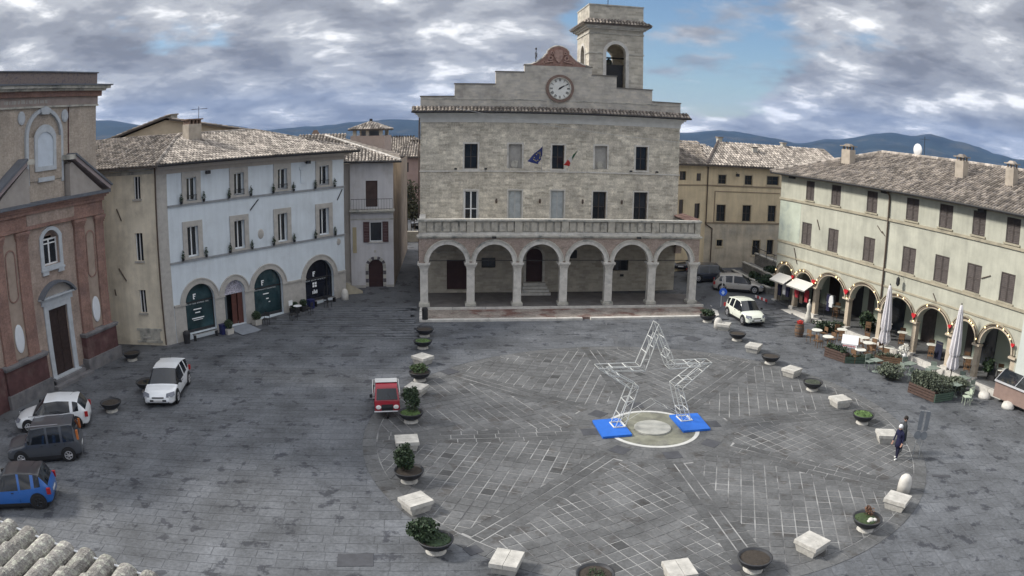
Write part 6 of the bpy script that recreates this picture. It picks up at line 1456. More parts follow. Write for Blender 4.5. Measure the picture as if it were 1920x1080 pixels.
for k, x in enumerate((-.14, .16)):
    MB().tube((x, 0, 0), (x+.05, 0, 2.25), .022, 8).build('post', mat('sign_post_grey', (.30, .31, .32), .5, .1), sg)
    MB().cbox(x+.04, -.03, 1.35, .21, .02, .88).build('sign_plate', GS, sg)
    q = MB(); q.lathe([(.17, 0), (.17, .02)], 0, 0, 22); q.v = [(x+.02+a, -.04-c, 1.12+b*1.2) for a, b, c in q.v]; q.build('sign_disc', GS, sg)
bs = thing('blue_road_sign', 'small bright blue sign on a thin post by the street beside the portico', 'road sign', (15.55, 52.6, .29), radians(-10))
MB().tube((0, 0, 0), (0, 0, 2.3), .03, 8).build('post', mat('pale_pole', (.5, .5, .5), .5, .05), bs); MB().tube((.22, 0, 1.5), (.22, 0, 2.3), .02, 8).build('post', mat('pale_pole', (.5, .5, .5), .5, .05), bs)
q = MB(); q.lathe([(.3, 0), (.3, .02)], 0, 0, 22); q.v = [(.1+a, -.05-c, 1.15+b) for a, b, c in q.v]; q.build('sign_disc', mat('sign_blue', (.03, .12, .6), .5, .05), bs)
q = MB(); q.prism([(.02, 1.25), (.18, 1.25), (.18, 1.12), (.26, 1.12), (.1, .93), (-.06, 1.12), (.02, 1.12)], -.085, -.075); q.build('sign_arrow', mat('sign_pale_blue', (.5, .65, .9), .5, 0), bs)

# ------------------------------------------------------------------ restaurant front: window sill plants, tubs, bins, low tables
TUB = mat('pale_tub', (.48, .46, .42), .8, .1)
wl = {0: 'first', 1: 'second', 2: 'third', 3: 'fourth'}
for (row, z, Wn) in (('top', 8.70, [(.91, 1.65), (4.62, 5.43), (8.29, 9.11), (12.06, 12.94)]), ('middle', 5.14, [(.84, 1.67), (4.54, 5.39), (8.21, 9.06), (11.99, 12.93)])):
    for i, (a, b) in enumerate(Wn):
        for sd_, x in (('left', a-.47), ('right', b+.50)):
            t = thing('sill_plant', f'small potted conifer on the ledge, {sd_} of the {wl[i]} {row} floor window from the church', 'potted plant', onW(x, -.16, z), AZW, 'little potted conifers on the ledges of the white house')
            MB().lathe([(.07, 0), (.10, .16)], 0, 0, 10).build('pot', IRON, t)
            s = MB(); s.leaves(0, 0, .30, .14, .12, .18, 70, .05, shell=0); s.leaves(0, 0, .52, .08, .07, .16, 40, .045, shell=0); s.build('foliage', LEAFD, t, fix=False)
def topiary(label, s_, y, box=True, r=.33, tubm=TUB):
    z = gz(*onW(s_, y)[:2]); t = thing('potted_topiary', label, 'potted plant', onW(s_, y, z), AZW, 'potted shrubs before the restaurant')
    if box: MB().cbox(0, 0, 0, .5, .5, .36, 0, 0, None, 1.1).build('tub', tubm, t)
    else: MB().lathe([(.14, 0), (.2, .3)], 0, 0, 12).build('tub', tubm, t)
    s = MB(); s.leaves(0, 0, .36+r*.8, r, r, r, 500, .06, shell=.3); s.build('foliage', LEAFD, t, fix=False)
topiary('dark ball shrub in a pale tub left of the red brown door', 3.15, -.75); topiary('dark ball shrub in a pale tub right of the red brown door', 5.6, -.6)
topiary('dark round shrub in a low black pot between the third and fourth arches', 9.0, -.55, True, .26, IRON); topiary('second dark round shrub in a low black pot left of the fourth arch', 9.8, -.55, True, .26, IRON)
def wbox(name, label, cat, s_, y, w, d, h, m, extra=None):
    z = gz(*onW(s_, y)[:2]); t = thing(name, label, cat, onW(s_, y, z), AZW); return t
for lab, s_, y in (('dark blue bin at the right foot of the first shop arch', 2.85, -.55), ('dark blue bin at the left foot of the fourth shop arch', 10.5, -.55)):
    t = wbox('blue_bin', lab, 'bin', s_, y, 0, 0, 0, 0); MB().cbox(0, 0, 0, .42, .36, .62, 0, 0, None, 1.08).build('body', mat('navy_bin', (.02, .025, .10), .5, .1), t); MB().cbox(0, 0, .62, .5, .44, .05).build('lid', mat('navy_bin', (.02, .025, .10), .5, .1), t)
t = wbox('black_bin', 'black rounded bin at the corner stone of the white house', 'bin', -.05, -.55, 0, 0, 0, 0); MB().lathe([(.2, 0), (.24, .5), (.26, .62), (.2, .7)], 0, 0, 14).build('body', IRON, t); MB().lathe([(.26, .7), (.15, .8)], 0, 0, 14).build('lid', IRON, t)
def lowbench(label, s0, s1, y):
    sm = (s0+s1)/2; z = gz(*onW(sm, y)[:2]); t = thing('low_bench', label, 'bench', onW(sm, y, z), AZW, 'dark benches under the shop windows'); L_ = s1-s0
    for k in range(3): MB().box(-L_/2, L_/2, -.16+.11*k, -.07+.11*k, .40, .43).build('slat', mat('pale_bench_slat', (.34, .34, .34), .7, .15) if k == 0 else IRON, t)
    for x in (-L_/2+.1, L_/2-.1): MB().box(x-.03, x+.03, -.15, .14, 0, .40).build('leg', IRON, t)
lowbench('dark low bench under the first shop window', .5, 2.4, -.5); lowbench('dark low bench under the fourth shop window', 10.9, 12.9, -.5)
def table(label, x, y, z, group, r=.36, top=None, rz=0, sq=False, h=.74, proto={}, leg=IRON):
    key = (group, sq)
    if key in proto: return dup(proto[key], (x, y, z), rz, label)
    t = thing('cafe_table', label, 'table', (x, y, z), rz, group)
    (MB().cbox(0, 0, h-.03, r*1.8, r*1.8, .03) if sq else MB().lathe([(r, h-.03), (r, h), (r*.97, h+.005)], 0, 0, 24)).build('table_top', top or WHITE, t)
    MB().tube((0, 0, .03), (0, 0, h-.03), .03, 8).build('stem', leg, t); MB().lathe([(.22, 0), (.2, .02), (.04, .05)], 0, 0, 14).build('base', leg, t)
    proto[key] = t; return t
def chair(label, x, y, z, rz, group, seatm, framem, proto={}):
    if group in proto: return dup(proto[group], (x, y, z), rz, label)
    t = thing('cafe_chair', label, 'chair', (x, y, z), rz, group)
    MB().cbox(0, 0, .43, .42, .42, .04).build('seat', seatm, t)
    s = MB()
    P = [(-.20, y_, .47+.42*k) for y_ in (-.2, .2) for k in (0, 1)]
    s.cbox(-.23, 0, .60, .03, .40, .26); s.build('backrest', seatm, t)
    for a, b in ((.18, .18), (.18, -.18), (-.2, .18), (-.2, -.18)):
        MB().tube((a, b, 0), (a*(1 if a > 0 else 1.1), b, .43 if a > 0 else .86), .018, 6).build('leg', framem, t)
    proto[group] = t; return t
gW = 'white metal tables and chairs before the restaurant'
table('small white table before the pier right of the third arch', *onW(8.7, -1.3)[:2], .2, 'restaurant tables on the square', .3)
for i, (s_, y) in enumerate(((5.9, -1.3), (7.9, -1.8), (9.5, -1.6), (11.5, -1.3))):
    P = onW(s_, y); chair(f'dark metal chair on the square before the restaurant, {["in front of the right door tub", "in front of the third arch", "between third and fourth arches", "under the fourth arch"][i]}', P[0], P[1], gz(P[0], P[1]), random.uniform(0, 6), 'dark chairs before the restaurant', IRON, IRON)
t = wbox('menu_board', 'small white menu stand right of the third shop arch', 'menu board', 8.4, -.9, 0, 0, 0, 0); MB().cbox(0, 0, .75, .34, .03, .36).build('board', WHITE, t); MB().tube((0, 0, 0), (0, 0, .78), .02, 6).build('post', IRON, t)
t = wbox('door_ramp', 'grey sloping ramp before the red brown door', 'ramp', 4.3, -1.0, 0, 0, 0, 0); MB().add([(-.8, -.9, .01), (.8, -.9, .01), (.8, .9, .01), (-.8, .9, .01), (-.8, .9, .18), (.8, .9, .18)], [(0, 1, 5, 4), (2, 3, 4, 5), (0, 4, 3), (1, 2, 5)]).build('slope', mat('grey_ramp', (.22, .24, .27), .8, .1), t)

# ------------------------------------------------------------------ café on the right
WICK = mat('wicker_brown', (.17, .10, .055), .8, .35, 12); WICKD = mat('dark_brown_frame', (.06, .04, .03), .7, .2)
GRM = mat('grey_green_metal', (.20, .24, .21), .6, .2, 5); TTOP = mat('cream_table_top', (.72, .72, .66), .5, .05)
g1, g2, g3 = 'round cream cafe tables with wicker chairs', 'grey green cafe tables behind the planters', 'wicker chairs of the first cafe'
T1 = [(20.2, 44.5, 'round cafe table next to the wine barrel'), (22.2, 44.6, 'round cafe table before the third arch, second row'), (20.35, 42.9, 'round cafe table just behind the wooden planter, nearest the square'),
      (23.0, 42.6, 'round cafe table before the fourth arch pillar'), (21.4, 39.95, 'round cafe table beside the white menu board'), (23.8, 40.3, 'round cafe table just right of the first closed parasol'),
      (22.7, 41.4, 'round cafe table left of the first closed parasol')]
for x, y, l in T1:
    table(l, x, y, 0.0, g1, .38, TTOP, leg=WICK)
    for k in range(2):
        a = random.uniform(0, 2)+k*pi; chair(f'wicker chair {["nearer", "farther"][k]} side, {l.replace("round cafe ", "").replace(", nearest the square", "").replace("just ", "")}', x+.62*cos(a), y+.62*sin(a), 0, a+pi, g3, WICK, WICK)
for s_, yy, l in ((5.3, 1.6, 'round cafe table inside the third arch'), (10.6, 1.9, 'small cafe table deep inside the fourth arch'), (15.8, 1.0, 'round cafe table inside the sixth arch'), (22.4, 2.2, 'small cafe table deep inside the last arch'), (9.6, 1.0, 'round cafe table inside the fourth arch'), (12.8, 1.2, 'round cafe table inside the fifth arch'), (18.9, 1.2, 'round cafe table inside the seventh arch'), (21.7, 1.4, 'round cafe table inside the last arch')):
    P = onR(s_, yy); table(l, P.x, P.y, .42, g1, .38, TTOP)
    for k in range(2):
        a = 1.0+k*pi; chair(f'wicker chair {["left", "right"][k]} of the {l}', P.x+.6*cos(a), P.y+.6*sin(a), .42, a+pi, g3, WICK, WICK)
T2 = [(21.5, 37.8, 'grey green table at the left end of the leafy group'), (23.6, 37.0, 'grey green table under the second planter plants'), (24.8, 36.0, 'grey green table left of the second closed parasol'), (23.2, 35.0, 'grey green table behind the second wooden planter'),
      (25.9, 34.0, 'grey green table right of the second closed parasol'), (24.6, 33.0, 'grey green table nearest the white kerb')]
for x, y, l in T2:
    table(l, x, y, 0, g2, .36, GRM, rz=.3, sq=True, leg=GRM)
    for k in range(2):
        a = random.uniform(0, 2)+k*pi; chair(f'grey green chair {["on one side of", "opposite, at"][k]} {l.replace("grey green ", "")}', x+.62*cos(a), y+.62*sin(a), 0, a+pi, 'grey green metal chairs', GRM, GRM)
PWD = mat('dark_planter_wood', (.085, .055, .045), .75, .25, 5); PGR = mat('green_planter_panel', (.08, .12, .09), .7, .2, 3)
def planterbox(label, a, b, h=.62, d=.42, m=PWD, leafm=LEAFM, n=700, hh=.3, size=.08):
    a, b = Vector((*a, 0)), Vector((*b, 0)); L_ = (b-a).length; rz = atan2(b.y-a.y, b.x-a.x)
    t = thing('wooden_planter', label, 'planter', a, rz, 'long planters round the cafe terrace')
    n_ = 4
    for k in range(n_): MB().box(0, L_, -.012, 0, .03+h*k/n_, h*(k+1)/n_).build('plank', m, t)
    s = MB(); s.box(0, L_, d, d+.02, .03, h); s.box(0, .02, .0, d, .03, h); s.box(L_-.02, L_, 0, d, .03, h); s.box(.02, L_-.02, .0, d, h-.1, h-.08); s.build('box_shell', m, t)
    p = thing('planter_plants', 'greenery growing in the '+label, 'plant', a+Vector((0, 0, h-.05)), rz, 'greenery in the cafe planters')
    s = MB(); k = max(2, int(L_/.45))
    for i in range(k): s.tube((L_*(i+.5)/k, d/2, -.05), (L_*(i+.5)/k, d/2, hh*1.2), .012, 5)
    s.build('stems', BARK, p, stuff=True)
    s = MB()
    for i in range(k): s.leaves(L_*(i+.5)/k, d/2, hh*.8, .3, .28, hh*random.uniform(.7, 1.25), n//k, size, shell=0)
    s.build('foliage', leafm, p, fix=False)
planterbox('dark wooden planter facing the square, left of the menu board', (19.33, 41.02), (20.12, 39.5), leafm=LEAFD, n=300, hh=.2)
planterbox('green panelled planter side by the menu board', (20.14, 39.48), (22.1, 39.2), .42, m=PGR, leafm=LEAFD, n=120, hh=.1)
planterbox('brown planter bench below the first closed parasol', (22.3, 39.4), (23.9, 38.6), .5, m=mat('brown_bench_wood', (.17, .11, .07), .8, .2), leafm=LEAFL, n=200, hh=.15)
planterbox('dark wooden planter of the leafy group facing the square', (21.85, 34.1), (22.6, 32.25), leafm=LEAFL, n=1500, hh=.42)
planterbox('green panelled planter end beside the pale chairs', (22.62, 32.2), (24.1, 32.45), .5, m=PGR, leafm=LEAFL, n=700, hh=.4)
shrub('terrace_bush', 'large grey green bush at the left end of the leafy terrace', 21.9, 36.4, .1, .9, .8, .42, 900, .10, LEAFL); shrub('terrace_bush', 'large grey green bush in the middle of the leafy terrace', 23.1, 34.0, .2, 1.0, .9, .5, 1200, .10, LEAFL)
shrub('terrace_bush', 'grey green bush at the foot of the second closed parasol', 24.9, 33.6, .1, .8, .8, .42, 800, .10, LEAFL); shrub('terrace_bush', 'dark leafy bush between the third and fourth cafe arches', 24.6, 45.3, .42, .7, .5, .55, 800, .10, LEAFD)
shrub('terrace_bush', 'low hedge behind the wine barrel tables', 22.2, 46.6, .0, 1.3, .45, .42, 900, .09, LEAFD)
for i, (x, y) in enumerate(((25.1, 32.2), (24.6, 31.7))): chair(['pale chair at the corner of the leafy terrace', 'second pale chair in front of the leafy terrace'][i], x, y, 0, 2+i, 'pale chairs', mat('pale_green_paint', (.42, .48, .38), .6, .1), mat('pale_green_paint', (.42, .48, .38), .6, .1))
def parasol(label, x, y, H, lean=(0, 0)):
    t = thing('closed_parasol', label, 'parasol', (x, y, 0), 0, 'closed cafe parasols'); t.rotation_euler = (lean[1], lean[0], 0)
    MB().tube((0, 0, 0), (0, 0, H+.1), .035, 8).build('pole', IRON, t); MB().cbox(0, 0, 0, .8, .8, .10).build('base_plate', IRON, t)
    b = MB(); n = 48; prof = [(.30, .95), (.34, 1.2), (.24, 1.75), (.31, 1.95), (.27, 2.6), (.2, 3.4), (.13, H-.35), (.07, H-.02), (.02, H)]
    P = []
    for r, z in prof:
        for i in range(n):
            a = 2*pi*i/n; k = 1+.30*cos(8*a+.4*sin(z))*min(1, r*5); P.append((r*k*cos(a), r*k*sin(a), z+(.10*cos(8*a) if z < 1 else 0)))
    F = [(j*n+i, j*n+(i+1) % n, (j+1)*n+(i+1) % n, (j+1)*n+i) for j in range(len(prof)-1) for i in range(n)]
    b.add(P, F); b.build('canopy', mat('white_canvas', (.62, .60, .62), .85, .08, 3), t, smooth=True)
    b = MB(); b.lathe([(.29, 1.72), (.29, 1.80)], 0, 0, 16); b.build('strap', mat('grey_strap', (.3, .29, .3), .8, 0), t)
parasol('tall closed white parasol before the fourth and fifth cafe arches', 23.5, 40.6, 4.65, (-.02, 0)); parasol('tall closed white parasol before the sixth and seventh cafe arches', 25.5, 35.0, 4.75, (0, 0))
def barrel():
    t = thing('wine_barrel', 'upright wooden wine barrel at the left corner of the cafe terrace', 'barrel', (19.3, 45.55, 0))
    n = 16; R_ = [(.27, 0), (.325, .28), (.34, .45), (.325, .62), (.27, .9)]
    for i in range(n):
        a, b = 2*pi*i/n+.015, 2*pi*(i+1)/n-.015; s = MB(); P = []
        for r, z in R_: P += [(r*cos(a), r*sin(a), z), (r*cos(b), r*sin(b), z)]
        s.add(P, [(2*k, 2*k+1, 2*k+3, 2*k+2) for k in range(4)]); s.build('stave', mat('barrel_oak', (.16, .10, .065), .8, .3, 6, rnd=.2), t)
    for z, r in ((.1, .298), (.3, .332), (.62, .332), (.82, .298)): s = MB(); s.lathe([(r, z-.03), (r+.006, z), (r, z+.03)], 0, 0, 24); s.build('hoop', STEEL, t)
    MB().lathe([(.25, .86), (.25, .88)], 0, 0, 20).build('lid', mat('barrel_oak', (.16, .10, .065), .8, .3, 6, rnd=.2), t)
    s = MB(); s.leaves(0, 0, .1, .24, .24, .13, 160, .06, shell=0); f = s.build('red_flowers', mat('red_petals', (.5, .04, .03), .7, .2), fix=False); tagm(f, 'red flowers on top of the wine barrel', 'flowers', (19.3, 45.55, .88))
barrel()
mbd = thing('menu_board', 'white board with a red lettered strip standing on the terrace planter', 'menu board', (20.75, 40.35, 0), radians(-30))
q = MB(); q.add([(-.55, 0, .95), (.55, 0, .95), (.55, .35, 1.45), (-.55, .35, 1.45), (-.55, .03, .95), (.55, .03, .95), (.55, .38, 1.45), (-.55, .38, 1.45)], [(0, 1, 2, 3), (7, 6, 5, 4), (0, 4, 5, 1), (1, 5, 6, 2), (2, 6, 7, 3), (3, 7, 4, 0)]); q.build('board', WHITE, mbd)
q = MB(); q.box(-.45, .5, -.02, .0, .74, .93); q.build('strip', WHITE, mbd)
q = MB(); x = -.42
for w_ in (.08, .1, .06, .1, .08, .1, .06, .08): q.box(x, x+.02, -.03, -.021, .77, .90); q.box(x, x+w_, -.03, -.021, .83, .86); x += w_+.025
q.build('lettering', mat('red_lettering', (.55, .03, .03), .6, 0), mbd, stuff=True)
for x in (-.5, .5): MB().tube((x, .1, 0), (x, .1, 1.0), .02, 6).build('leg', IRON, mbd)
AWN = mat('cream_awning', (.60, .59, .55), .85, .05)
for lab, a, b in (('cream fabric awning over the first cafe arch', -.1, 1.75), ('cream fabric awning over the second cafe arch', 2.05, 4.3)):
    t = thing('awning', lab, 'awning', onR(a, -.06, 0), AZR, 'cream awnings'); L_ = b-a
    q = MB(); q.add([(0, 0, 2.72), (L_, 0, 2.72), (L_, -.95, 2.25), (0, -.95, 2.25), (0, -.95, 2.15), (L_, -.95, 2.15)], [(0, 1, 2, 3), (3, 2, 5, 4)]); q.build('canvas', AWN, t, fix=False)
    q = MB(); q.tube((0, 0, 2.3), (0, -.93, 2.24), .015); q.tube((L_, 0, 2.3), (L_, -.93, 2.24), .015); q.tube((0, -.95, 2.2), (L_, -.95, 2.2), .02); q.build('awning_arm', IRON, t)
def garment(lab, s_, y, c, h=1.0, w=.42):
    t = thing('hanging_garment', lab, 'clothing', onR(s_, y, .42), AZR, 'clothes hanging before the shop arches')
    q = MB(); q.prism([(-.04, 1.75), (.04, 1.75), (w*.42, 1.66), (w*.62, 1.2), (w*.5, 1.15), (w*.4, 1.4), (w*.42, 1.7-h), (-w*.42, 1.7-h), (-w*.4, 1.4), (-w*.5, 1.15), (-w*.62, 1.2), (-w*.42, 1.66)], -.06, .06); q.build('cloth', c, t)
    MB().tube((-.2, 0, 1.70), (.2, 0, 1.70), .012, 5).build('hanger', IRON, t)
cw, cn, cr = mat('white_cloth', (.62, .62, .62), .9, .05), mat('navy_cloth', (.02, .02, .05), .9, .1), mat('red_cloth', (.30, .03, .04), .9, .1)
for lab, s_, y, c, h in (('pale jacket hanging in the middle of the first cafe arch', 1.0, -.25, cw, .9), ('dark coat hanging left in the first cafe arch', .4, -.25, cn, 1.1), ('dark garment hanging right in the first cafe arch', 1.4, -.25, cn, 1.0), ('red garment hanging left in the second arch', 2.5, -.2, cr, .8), ('brown coat hanging in the second arch', 3.1, -.2, WICKD, 1.1), ('second red garment hanging in the second arch', 3.7, -.2, cr, .9), ('white shirt hanging in the third arch', 5.9, .4, cw, .8), ('dark coat hanging in the third arch', 5.4, .6, cn, 1.2)): garment(lab, s_, y, c, h)
for lab, a, b in (('clothes rail under the first awning', .1, 1.6), ('clothes rail under the second awning', 2.2, 4.0), ('clothes rail in the third arch', 5.1, 6.2)):
    t = thing('clothes_rail', lab, 'clothes rail', onR(a, -.2 if a < 5 else .5, .42), AZR, 'clothes rails'); L_ = b-a
    MB().tube((0, 0, 1.76), (L_, 0, 1.76), .02, 6).build('rail', IRON, t)
    for x in (0, L_): MB().tube((x, 0, 0), (x, 0, 1.76), .02, 6).build('leg', IRON, t)
t = thing('mannequin', 'white draped mannequin beside the second cafe pillar', 'mannequin', onR(4.9, -.9, .0), AZR)
q = MB(); q.lathe([(.28, .02), (.22, .5), (.13, .95), (.19, 1.25), (.15, 1.42), (.05, 1.5), (.07, 1.6), (.08, 1.68), (.04, 1.76)], 0, 0, 16); q.build('draped_figure', mat('cream_cloth', (.58, .56, .50), .9, .08), t, smooth=True)
t = thing('barrier_board', 'short red and white striped barrier board on the kerb left of the first cafe arch', 'barrier', onR(-.2, -1.3, .15), AZR)
for k in range(6): MB().box(-1.2+.27*k, -1.2+.27*(k+1), -.02, .02, .35, .55).build('stripe_panel', mat('barrier_red', (.5, .05, .05), .6, 0) if k % 2 else WHITE, t)
for x in (-1.1, .3): MB().box(x-.03, x+.03, -.02, .02, 0, .35).build('leg', IRON, t)
BULB = mat('warm_bulb', (1.0, .72, .32), .5, 0, emit=2.2); GARL = mat('dark_garland', (.06, .045, .03), .9, .3, 6)
nm = ['first', 'second', 'third', 'fourth', 'fifth', 'sixth', 'seventh', 'last']
for i, (a, b, zs, zt) in enumerate(RARCH):
    t = thing('light_garland', f'garland with small warm lamps round the {nm[i]} cafe arch', 'fairy lights', onR((a+b)/2, -.14, zs), AZR, 'light garlands on the cafe arches')
    R_ = (b-a)/2+.2; k = (zt-zs+.2)/R_; q = MB(); pts = [(R_*cos(radians(x)), 0, R_*k*sin(radians(x))) for x in range(0, 181, 10)]
    q.path(pts, .03, 6); q.build('garland', GARL, t)
    for x in random.sample(range(0, 181, 10), 5):
        p = (R_*cos(radians(x)), -.04, R_*k*sin(radians(x))); MB().lathe([(.02, -.045), (.035, -.02), (.035, .02), (.02, .045)], p[0], p[1], 8).build('bulb', BULB, t).location = (0, 0, p[2])
HRT = mat('red_heart', (.5, .02, .03), .6, .1)
for lab, s_, z, k in (('red heart decoration between the second and third arches', 4.32, 2.9, 1.0), ('red heart decoration between the third and fourth arches', 8.0, 2.95, 1.1), ('small dark red bow between the fifth and sixth arches', 14.8, 2.9, 1.0), ('dark red bow between the sixth and seventh arches', 18.0, 3.0, .7), ('brown red bow right of the last arch', 23.15, 3.2, .7), ('dark red bow between the first and second arches', 1.8, 2.75, .8)):
    q = MB(); P = [(.19*k*(16*sin(u)**3)/16, .19*k*(13*cos(u)-5*cos(2*u)-2*cos(3*u)-cos(4*u))/16) for u in [2*pi*j/24 for j in range(24)]]; q.prism(P, -.06, .06); tagm(q.build('heart_decoration', HRT), lab, 'decoration', onR(s_, -.2, z), AZR, 'red decorations on the cafe pillars')
def kiosk():
    t = thing('display_counter', 'low brown display counter with dark glass top cut by the right edge', 'counter', onR(22.9, -.35, .3), AZR)
    KB = mat('rosy_brown_panel', (.24, .17, .145), .7, .12, 2)
    MB().box(0, 3.0, -.7, .7, .0, .95).build('body', KB, t)
    q = MB(); q.prism([(-.75, .95), (.7, 1.0), (.7, 1.45), (.2, 1.45)], 0, 3.0); q.v = [(y, x, z) for x, y, z in q.v]; q.build('glass_top', GLASS, t)
    for x in (0, 1.5, 2.97): q = MB(); q.tube((x, -.78, .97), (x, .2, 1.47), .025, 6); q.build('frame', mat('pale_metal_frame', (.5, .5, .52), .4, .05), t)
    MB().box(-.02, 3.02, -.82, -.70, .90, .98).build('edge', mat('pale_metal_frame', (.5, .5, .52), .4, .05), t)
kiosk()
for lab, s_ in (('white half buried wheel like stone left of the display counter', 22.3), ('white rounded stone in front of the display counter', 24.2)):
    q = MB(); q.lathe([(.42, 0), (.42, .12), (.34, .3), (.15, .38)], 0, 0, 18); tagm(q.build('kerb_guard_stone', TRAV, smooth=True), lab, 'stone', onR(s_, -1.1, .0), AZR, 'rounded guard stones')
for lab, s_, y, m in (('dark cushion like seat in the last arch', 21.2, .9, IRON), ('dark blue board leaning in the sixth arch', 16.6, .8, mat('navy_board', (.015, .018, .04), .6, .1))):
    t = thing('leaning_board', lab, 'board', onR(s_, y, .42), AZR); MB().box(-.3, .3, 0, .06, 0, 1.15).build('panel', m, t); MB().box(-.32, .32, -.01, 0, 1.0, 1.05).build('rim', STEEL, t)
for lab, s_, y in (('white jug shaped flower stand beside the sixth arch, upper', 14.9, -.7), ('white flower stand beside the sixth arch, lower', 15.1, -1.3)):
    t = thing('flower_stand', lab, 'flowers', onR(s_, y, .1), AZR, 'white flowers beside the cafe pillar'); MB().lathe([(.14, 0), (.18, .3), (.1, .45)], 0, 0, 12).build('pot', WHITE, t)
    q = MB(); q.leaves(0, 0, .75, .25, .25, .3, 160, .07, shell=0); q.build('flowers', mat('white_petals', (.75, .74, .68), .8, .05, rnd=.2), t, fix=False)
shrub('potted_palm', 'dark leafy potted plant inside the fourth cafe arch', onR(9.4, .9).x, onR(9.4, .9).y, .9, .6, .6, .45, 350, .14, LEAFD)
shrub('potted_palm', 'dark leafy potted plant inside the last cafe arch', onR(20.9, .9).x, onR(20.9, .9).y, .8, .45, .45, .5, 300, .14, LEAFD)

# ------------------------------------------------------------------ street behind on the right, alley on the left
def terraces():
    t = thing('terraced_wall', 'low stepped stone retaining walls with railing beside the yellow house', 'wall', (20.1, 56.6, 0), radians(97))
    RW = mat('rough_grey_stone', (.26, .25, .23), .95, .3, 2, brick=(.4, .16, .012, (.2, .19, .175), (.15, .145, .14)), bump=.6, bscale=8)
    for k, (y0, h) in enumerate(((-.35, 1.0), (-1.4, 1.7), (-2.6, 2.5))):
        MB().box(-.6, 7.0, y0-.9, y0, .0, h).build('terrace', RW, t); MB().box(-.65, 7.05, y0-.25, y0+.05, h, h+.1).build('coping', TRAVW, t)
    s = MB(); s.tube((-.5, -2.3, 3.2), (7, -2.3, 3.2), .03)
    for k in range(6): s.tube((-.5+1.5*k, -2.3, 2.6), (-.5+1.5*k, -2.3, 3.2), .025)
    s.build('railing', IRON, t); MB().box(1.0, 1.25, -2.5, -2.25, 2.6, 3.4).build('post', WHITE, t)
terraces()
def atT(x, y, z): a = radians(97); return (20.1+x*cos(a)-y*sin(a), 56.6+x*sin(a)+y*cos(a), z)
for lab, x, y, z, r in (('dark bush on the retaining wall terraces nearest the green house', .9, -.9, 1.05, .8), ('smaller bush on the retaining wall terraces', 3.4, -1.0, 1.05, .6), ('bush at the top of the retaining walls', 2.5, -2.0, 1.7, .6)):
    p = atT(x, y, z); shrub('wall_bush', lab, p[0], p[1], p[2]-.1, r, r, r*.55, 600, .11, LEAFD)
# alley
def lean(lab, x, y, z, rz, w=2.0, d=1.1):
    t = thing('lean_to_roof', lab, 'roof', (x, y, z), rz, 'little tiled canopies in the alley')
    tiles((0, 0, 0), (1, 0, 0), (0, .93, .36), [(0, 0), (w, 0), (w, d), (0, d)], .24, .4).build('roof_tile', [TILEL, RBASE], t, stuff=True); MB().box(.05, w-.05, d*.9, d, -.9, .2).build('wall', PK, t)
lean('upper little tiled canopy projecting into the alley', -10.4, 66, 8.6, radians(80)); lean('lower little tiled canopy projecting into the alley', -10.7, 69, 7.2, radians(80))
t = thing('alley_bush', 'dark bush filling the end of the alley below the pink house', 'bush', (-11.2, 80, 1.5)); s = MB()
for k in range(5): s.tube((.4*k-1, 0, 0), (.4*k-1.1, .2, 3.4), .04, 6)
s.build('stems', BARK, t, stuff=True); s = MB()
for k in range(9): s.leaves(random.uniform(-1.6, 1.6), random.uniform(-.8, .8), random.uniform(1.6, 4.8), 1.0, .9, 1.0, 260, .16, shell=0)
s.build('foliage', mat('russet_green_leaves', (.06, .06, .035), .8, .3, 2, rnd=.5), t, fix=False)
t = thing('alley_wall', 'low stone wall with a pale step crossing the alley', 'wall', (-12.2, 74, .9), radians(4)); MB().box(0, 4.6, 0, .5, 0, 1.5).build('wall', STONE2, t); MB().box(-.1, 4.7, -.5, 0, 0, .3).build('step', TRAV, t)

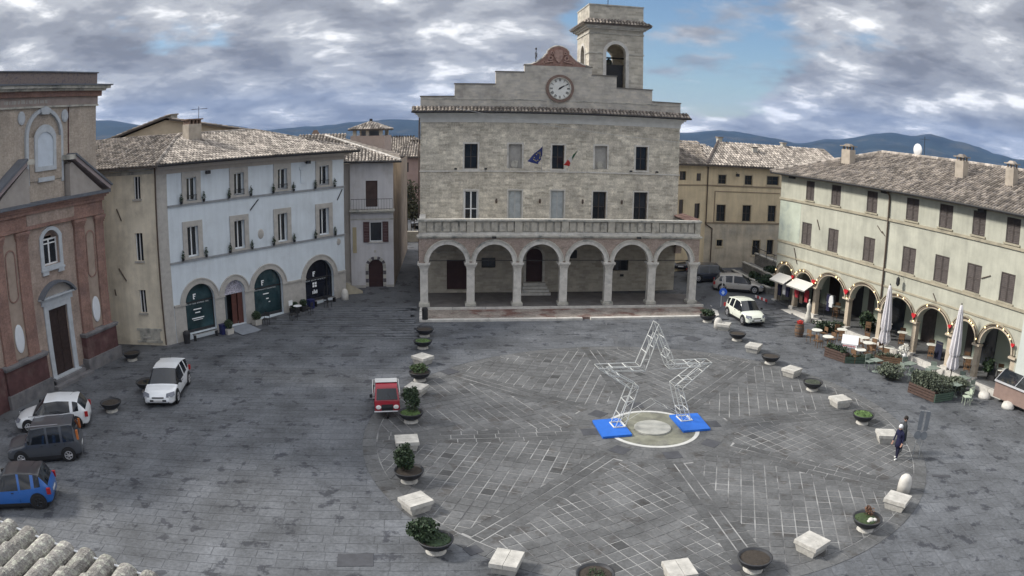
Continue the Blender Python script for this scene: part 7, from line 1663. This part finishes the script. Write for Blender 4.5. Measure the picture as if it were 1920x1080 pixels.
# ------------------------------------------------------------------ tiled roof in the near left corner
def near_roof():
    k = 1.2; P1 = Vector((-3.96, 3.92, -2.73))*k+Vector((-.10, -.06, 12.90)); P2 = Vector((-2.42, 4.01, -3.03))*k+Vector((-.10, -.06, 12.90))
    u = (P2-P1).normalized(); h = Vector((u.y, -u.x, 0)).normalized(); w = h*cos(radians(10))+Vector((0, 0, sin(radians(10)))); w = (w-u*w.dot(u)).normalized(); nrm = u.cross(w); nrm = nrm if nrm.z > 0 else -nrm
    t = thing('tiled_roof', 'lichen covered tiled roof corner closest to the camera at lower left', 'roof', P1, 0)
    tw, tl, r = .222, .44, .098
    MB().add([tuple(u*a+w*b-nrm*.06) for a, b in ((-2.2, .05), (3.2, .05), (3.2, 4), (-2.2, 4))]+[tuple(u*a+w*b-nrm*.16) for a, b in ((-2.2, .05), (3.2, .05), (3.2, 4), (-2.2, 4))], [(0, 1, 2, 3), (4, 7, 6, 5), (0, 4, 5, 1), (1, 5, 6, 2), (2, 6, 7, 3), (3, 7, 4, 0)]).build('roof_deck', RBASE, t)
    for i in range(-9, 14):
        for j in range(0, 7):
            a = i*tw; b = j*tl-.05+random.uniform(-.02, .02)
            if j*tl > 2.6 or (i < -2 and j < 0): continue
            for kind in (0, 1):
                mb = MB(); P = []; n = 9
                off = tw/2 if kind else 0; da, db = random.uniform(-.012, .012), random.uniform(-.02, .02)
                ends = ((b, r*(1.08 if not kind else .9), .045 if not kind else .0), (b+tl*1.13, r*(.9 if not kind else 1.0), .01 if not kind else -.03))
                for th in (0, .014):
                    for bb, rr, lift in ends:
                        for q in range(n):
                            ang = pi*q/(n-1); sx, sz = (rr-th)*cos(ang), (rr-th)*sin(ang)*.9
                            if kind: sz = -sz+rr*.75-.03
                            wob = random.uniform(-.0035, .0035)
                            P.append(u*(a+off+da+(db if bb > b else 0)*.5+sx)+w*bb+nrm*(sz+lift-.02+wob))
                F = [(q, q+1, n+q+1, n+q) for q in range(n-1)]+[(2*n+q, 3*n+q, 3*n+q+1, 2*n+q+1) for q in range(n-1)]+[(q, 2*n+q, 2*n+q+1, q+1) for q in range(n-1)]+[(n+q, n+q+1, 3*n+q+1, 3*n+q) for q in range(n-1)]+[(0, n, 3*n, 2*n), (n-1, 3*n-1, 4*n-1, 2*n-1)]
                mb.add(P, F); mb.build('roof_tile', TILEF, t, smooth=False)
    c = MB(); c.tube(u*-2.5+w*-.02+nrm*.07, u*4.5+w*-.02+nrm*.05, .012, 6); 
    tagm(c.build('roof_wire', WHITE), 'thin white wire strung along the edge of the near tiled roof', 'wire', P1)
near_roof()

# ------------------------------------------------------------------ air
hz = MB(); hz.box(-8800, 8800, -8800, 8800, -420, 420); hz = hz.build('haze', [], None); hz['kind'] = 'stuff'
hm = bpy.data.materials.new('air'); hm.use_nodes = True; nt = hm.node_tree; nt.nodes.clear(); o_ = nt.nodes.new('ShaderNodeOutputMaterial'); pv = nt.nodes.new('ShaderNodeVolumePrincipled')
pv.inputs['Color'].default_value = (.30, .52, 1.0, 1); pv.inputs['Density'].default_value = .00005; nt.links.new(pv.outputs[0], o_.inputs['Volume']); hz.data.materials.append(hm)
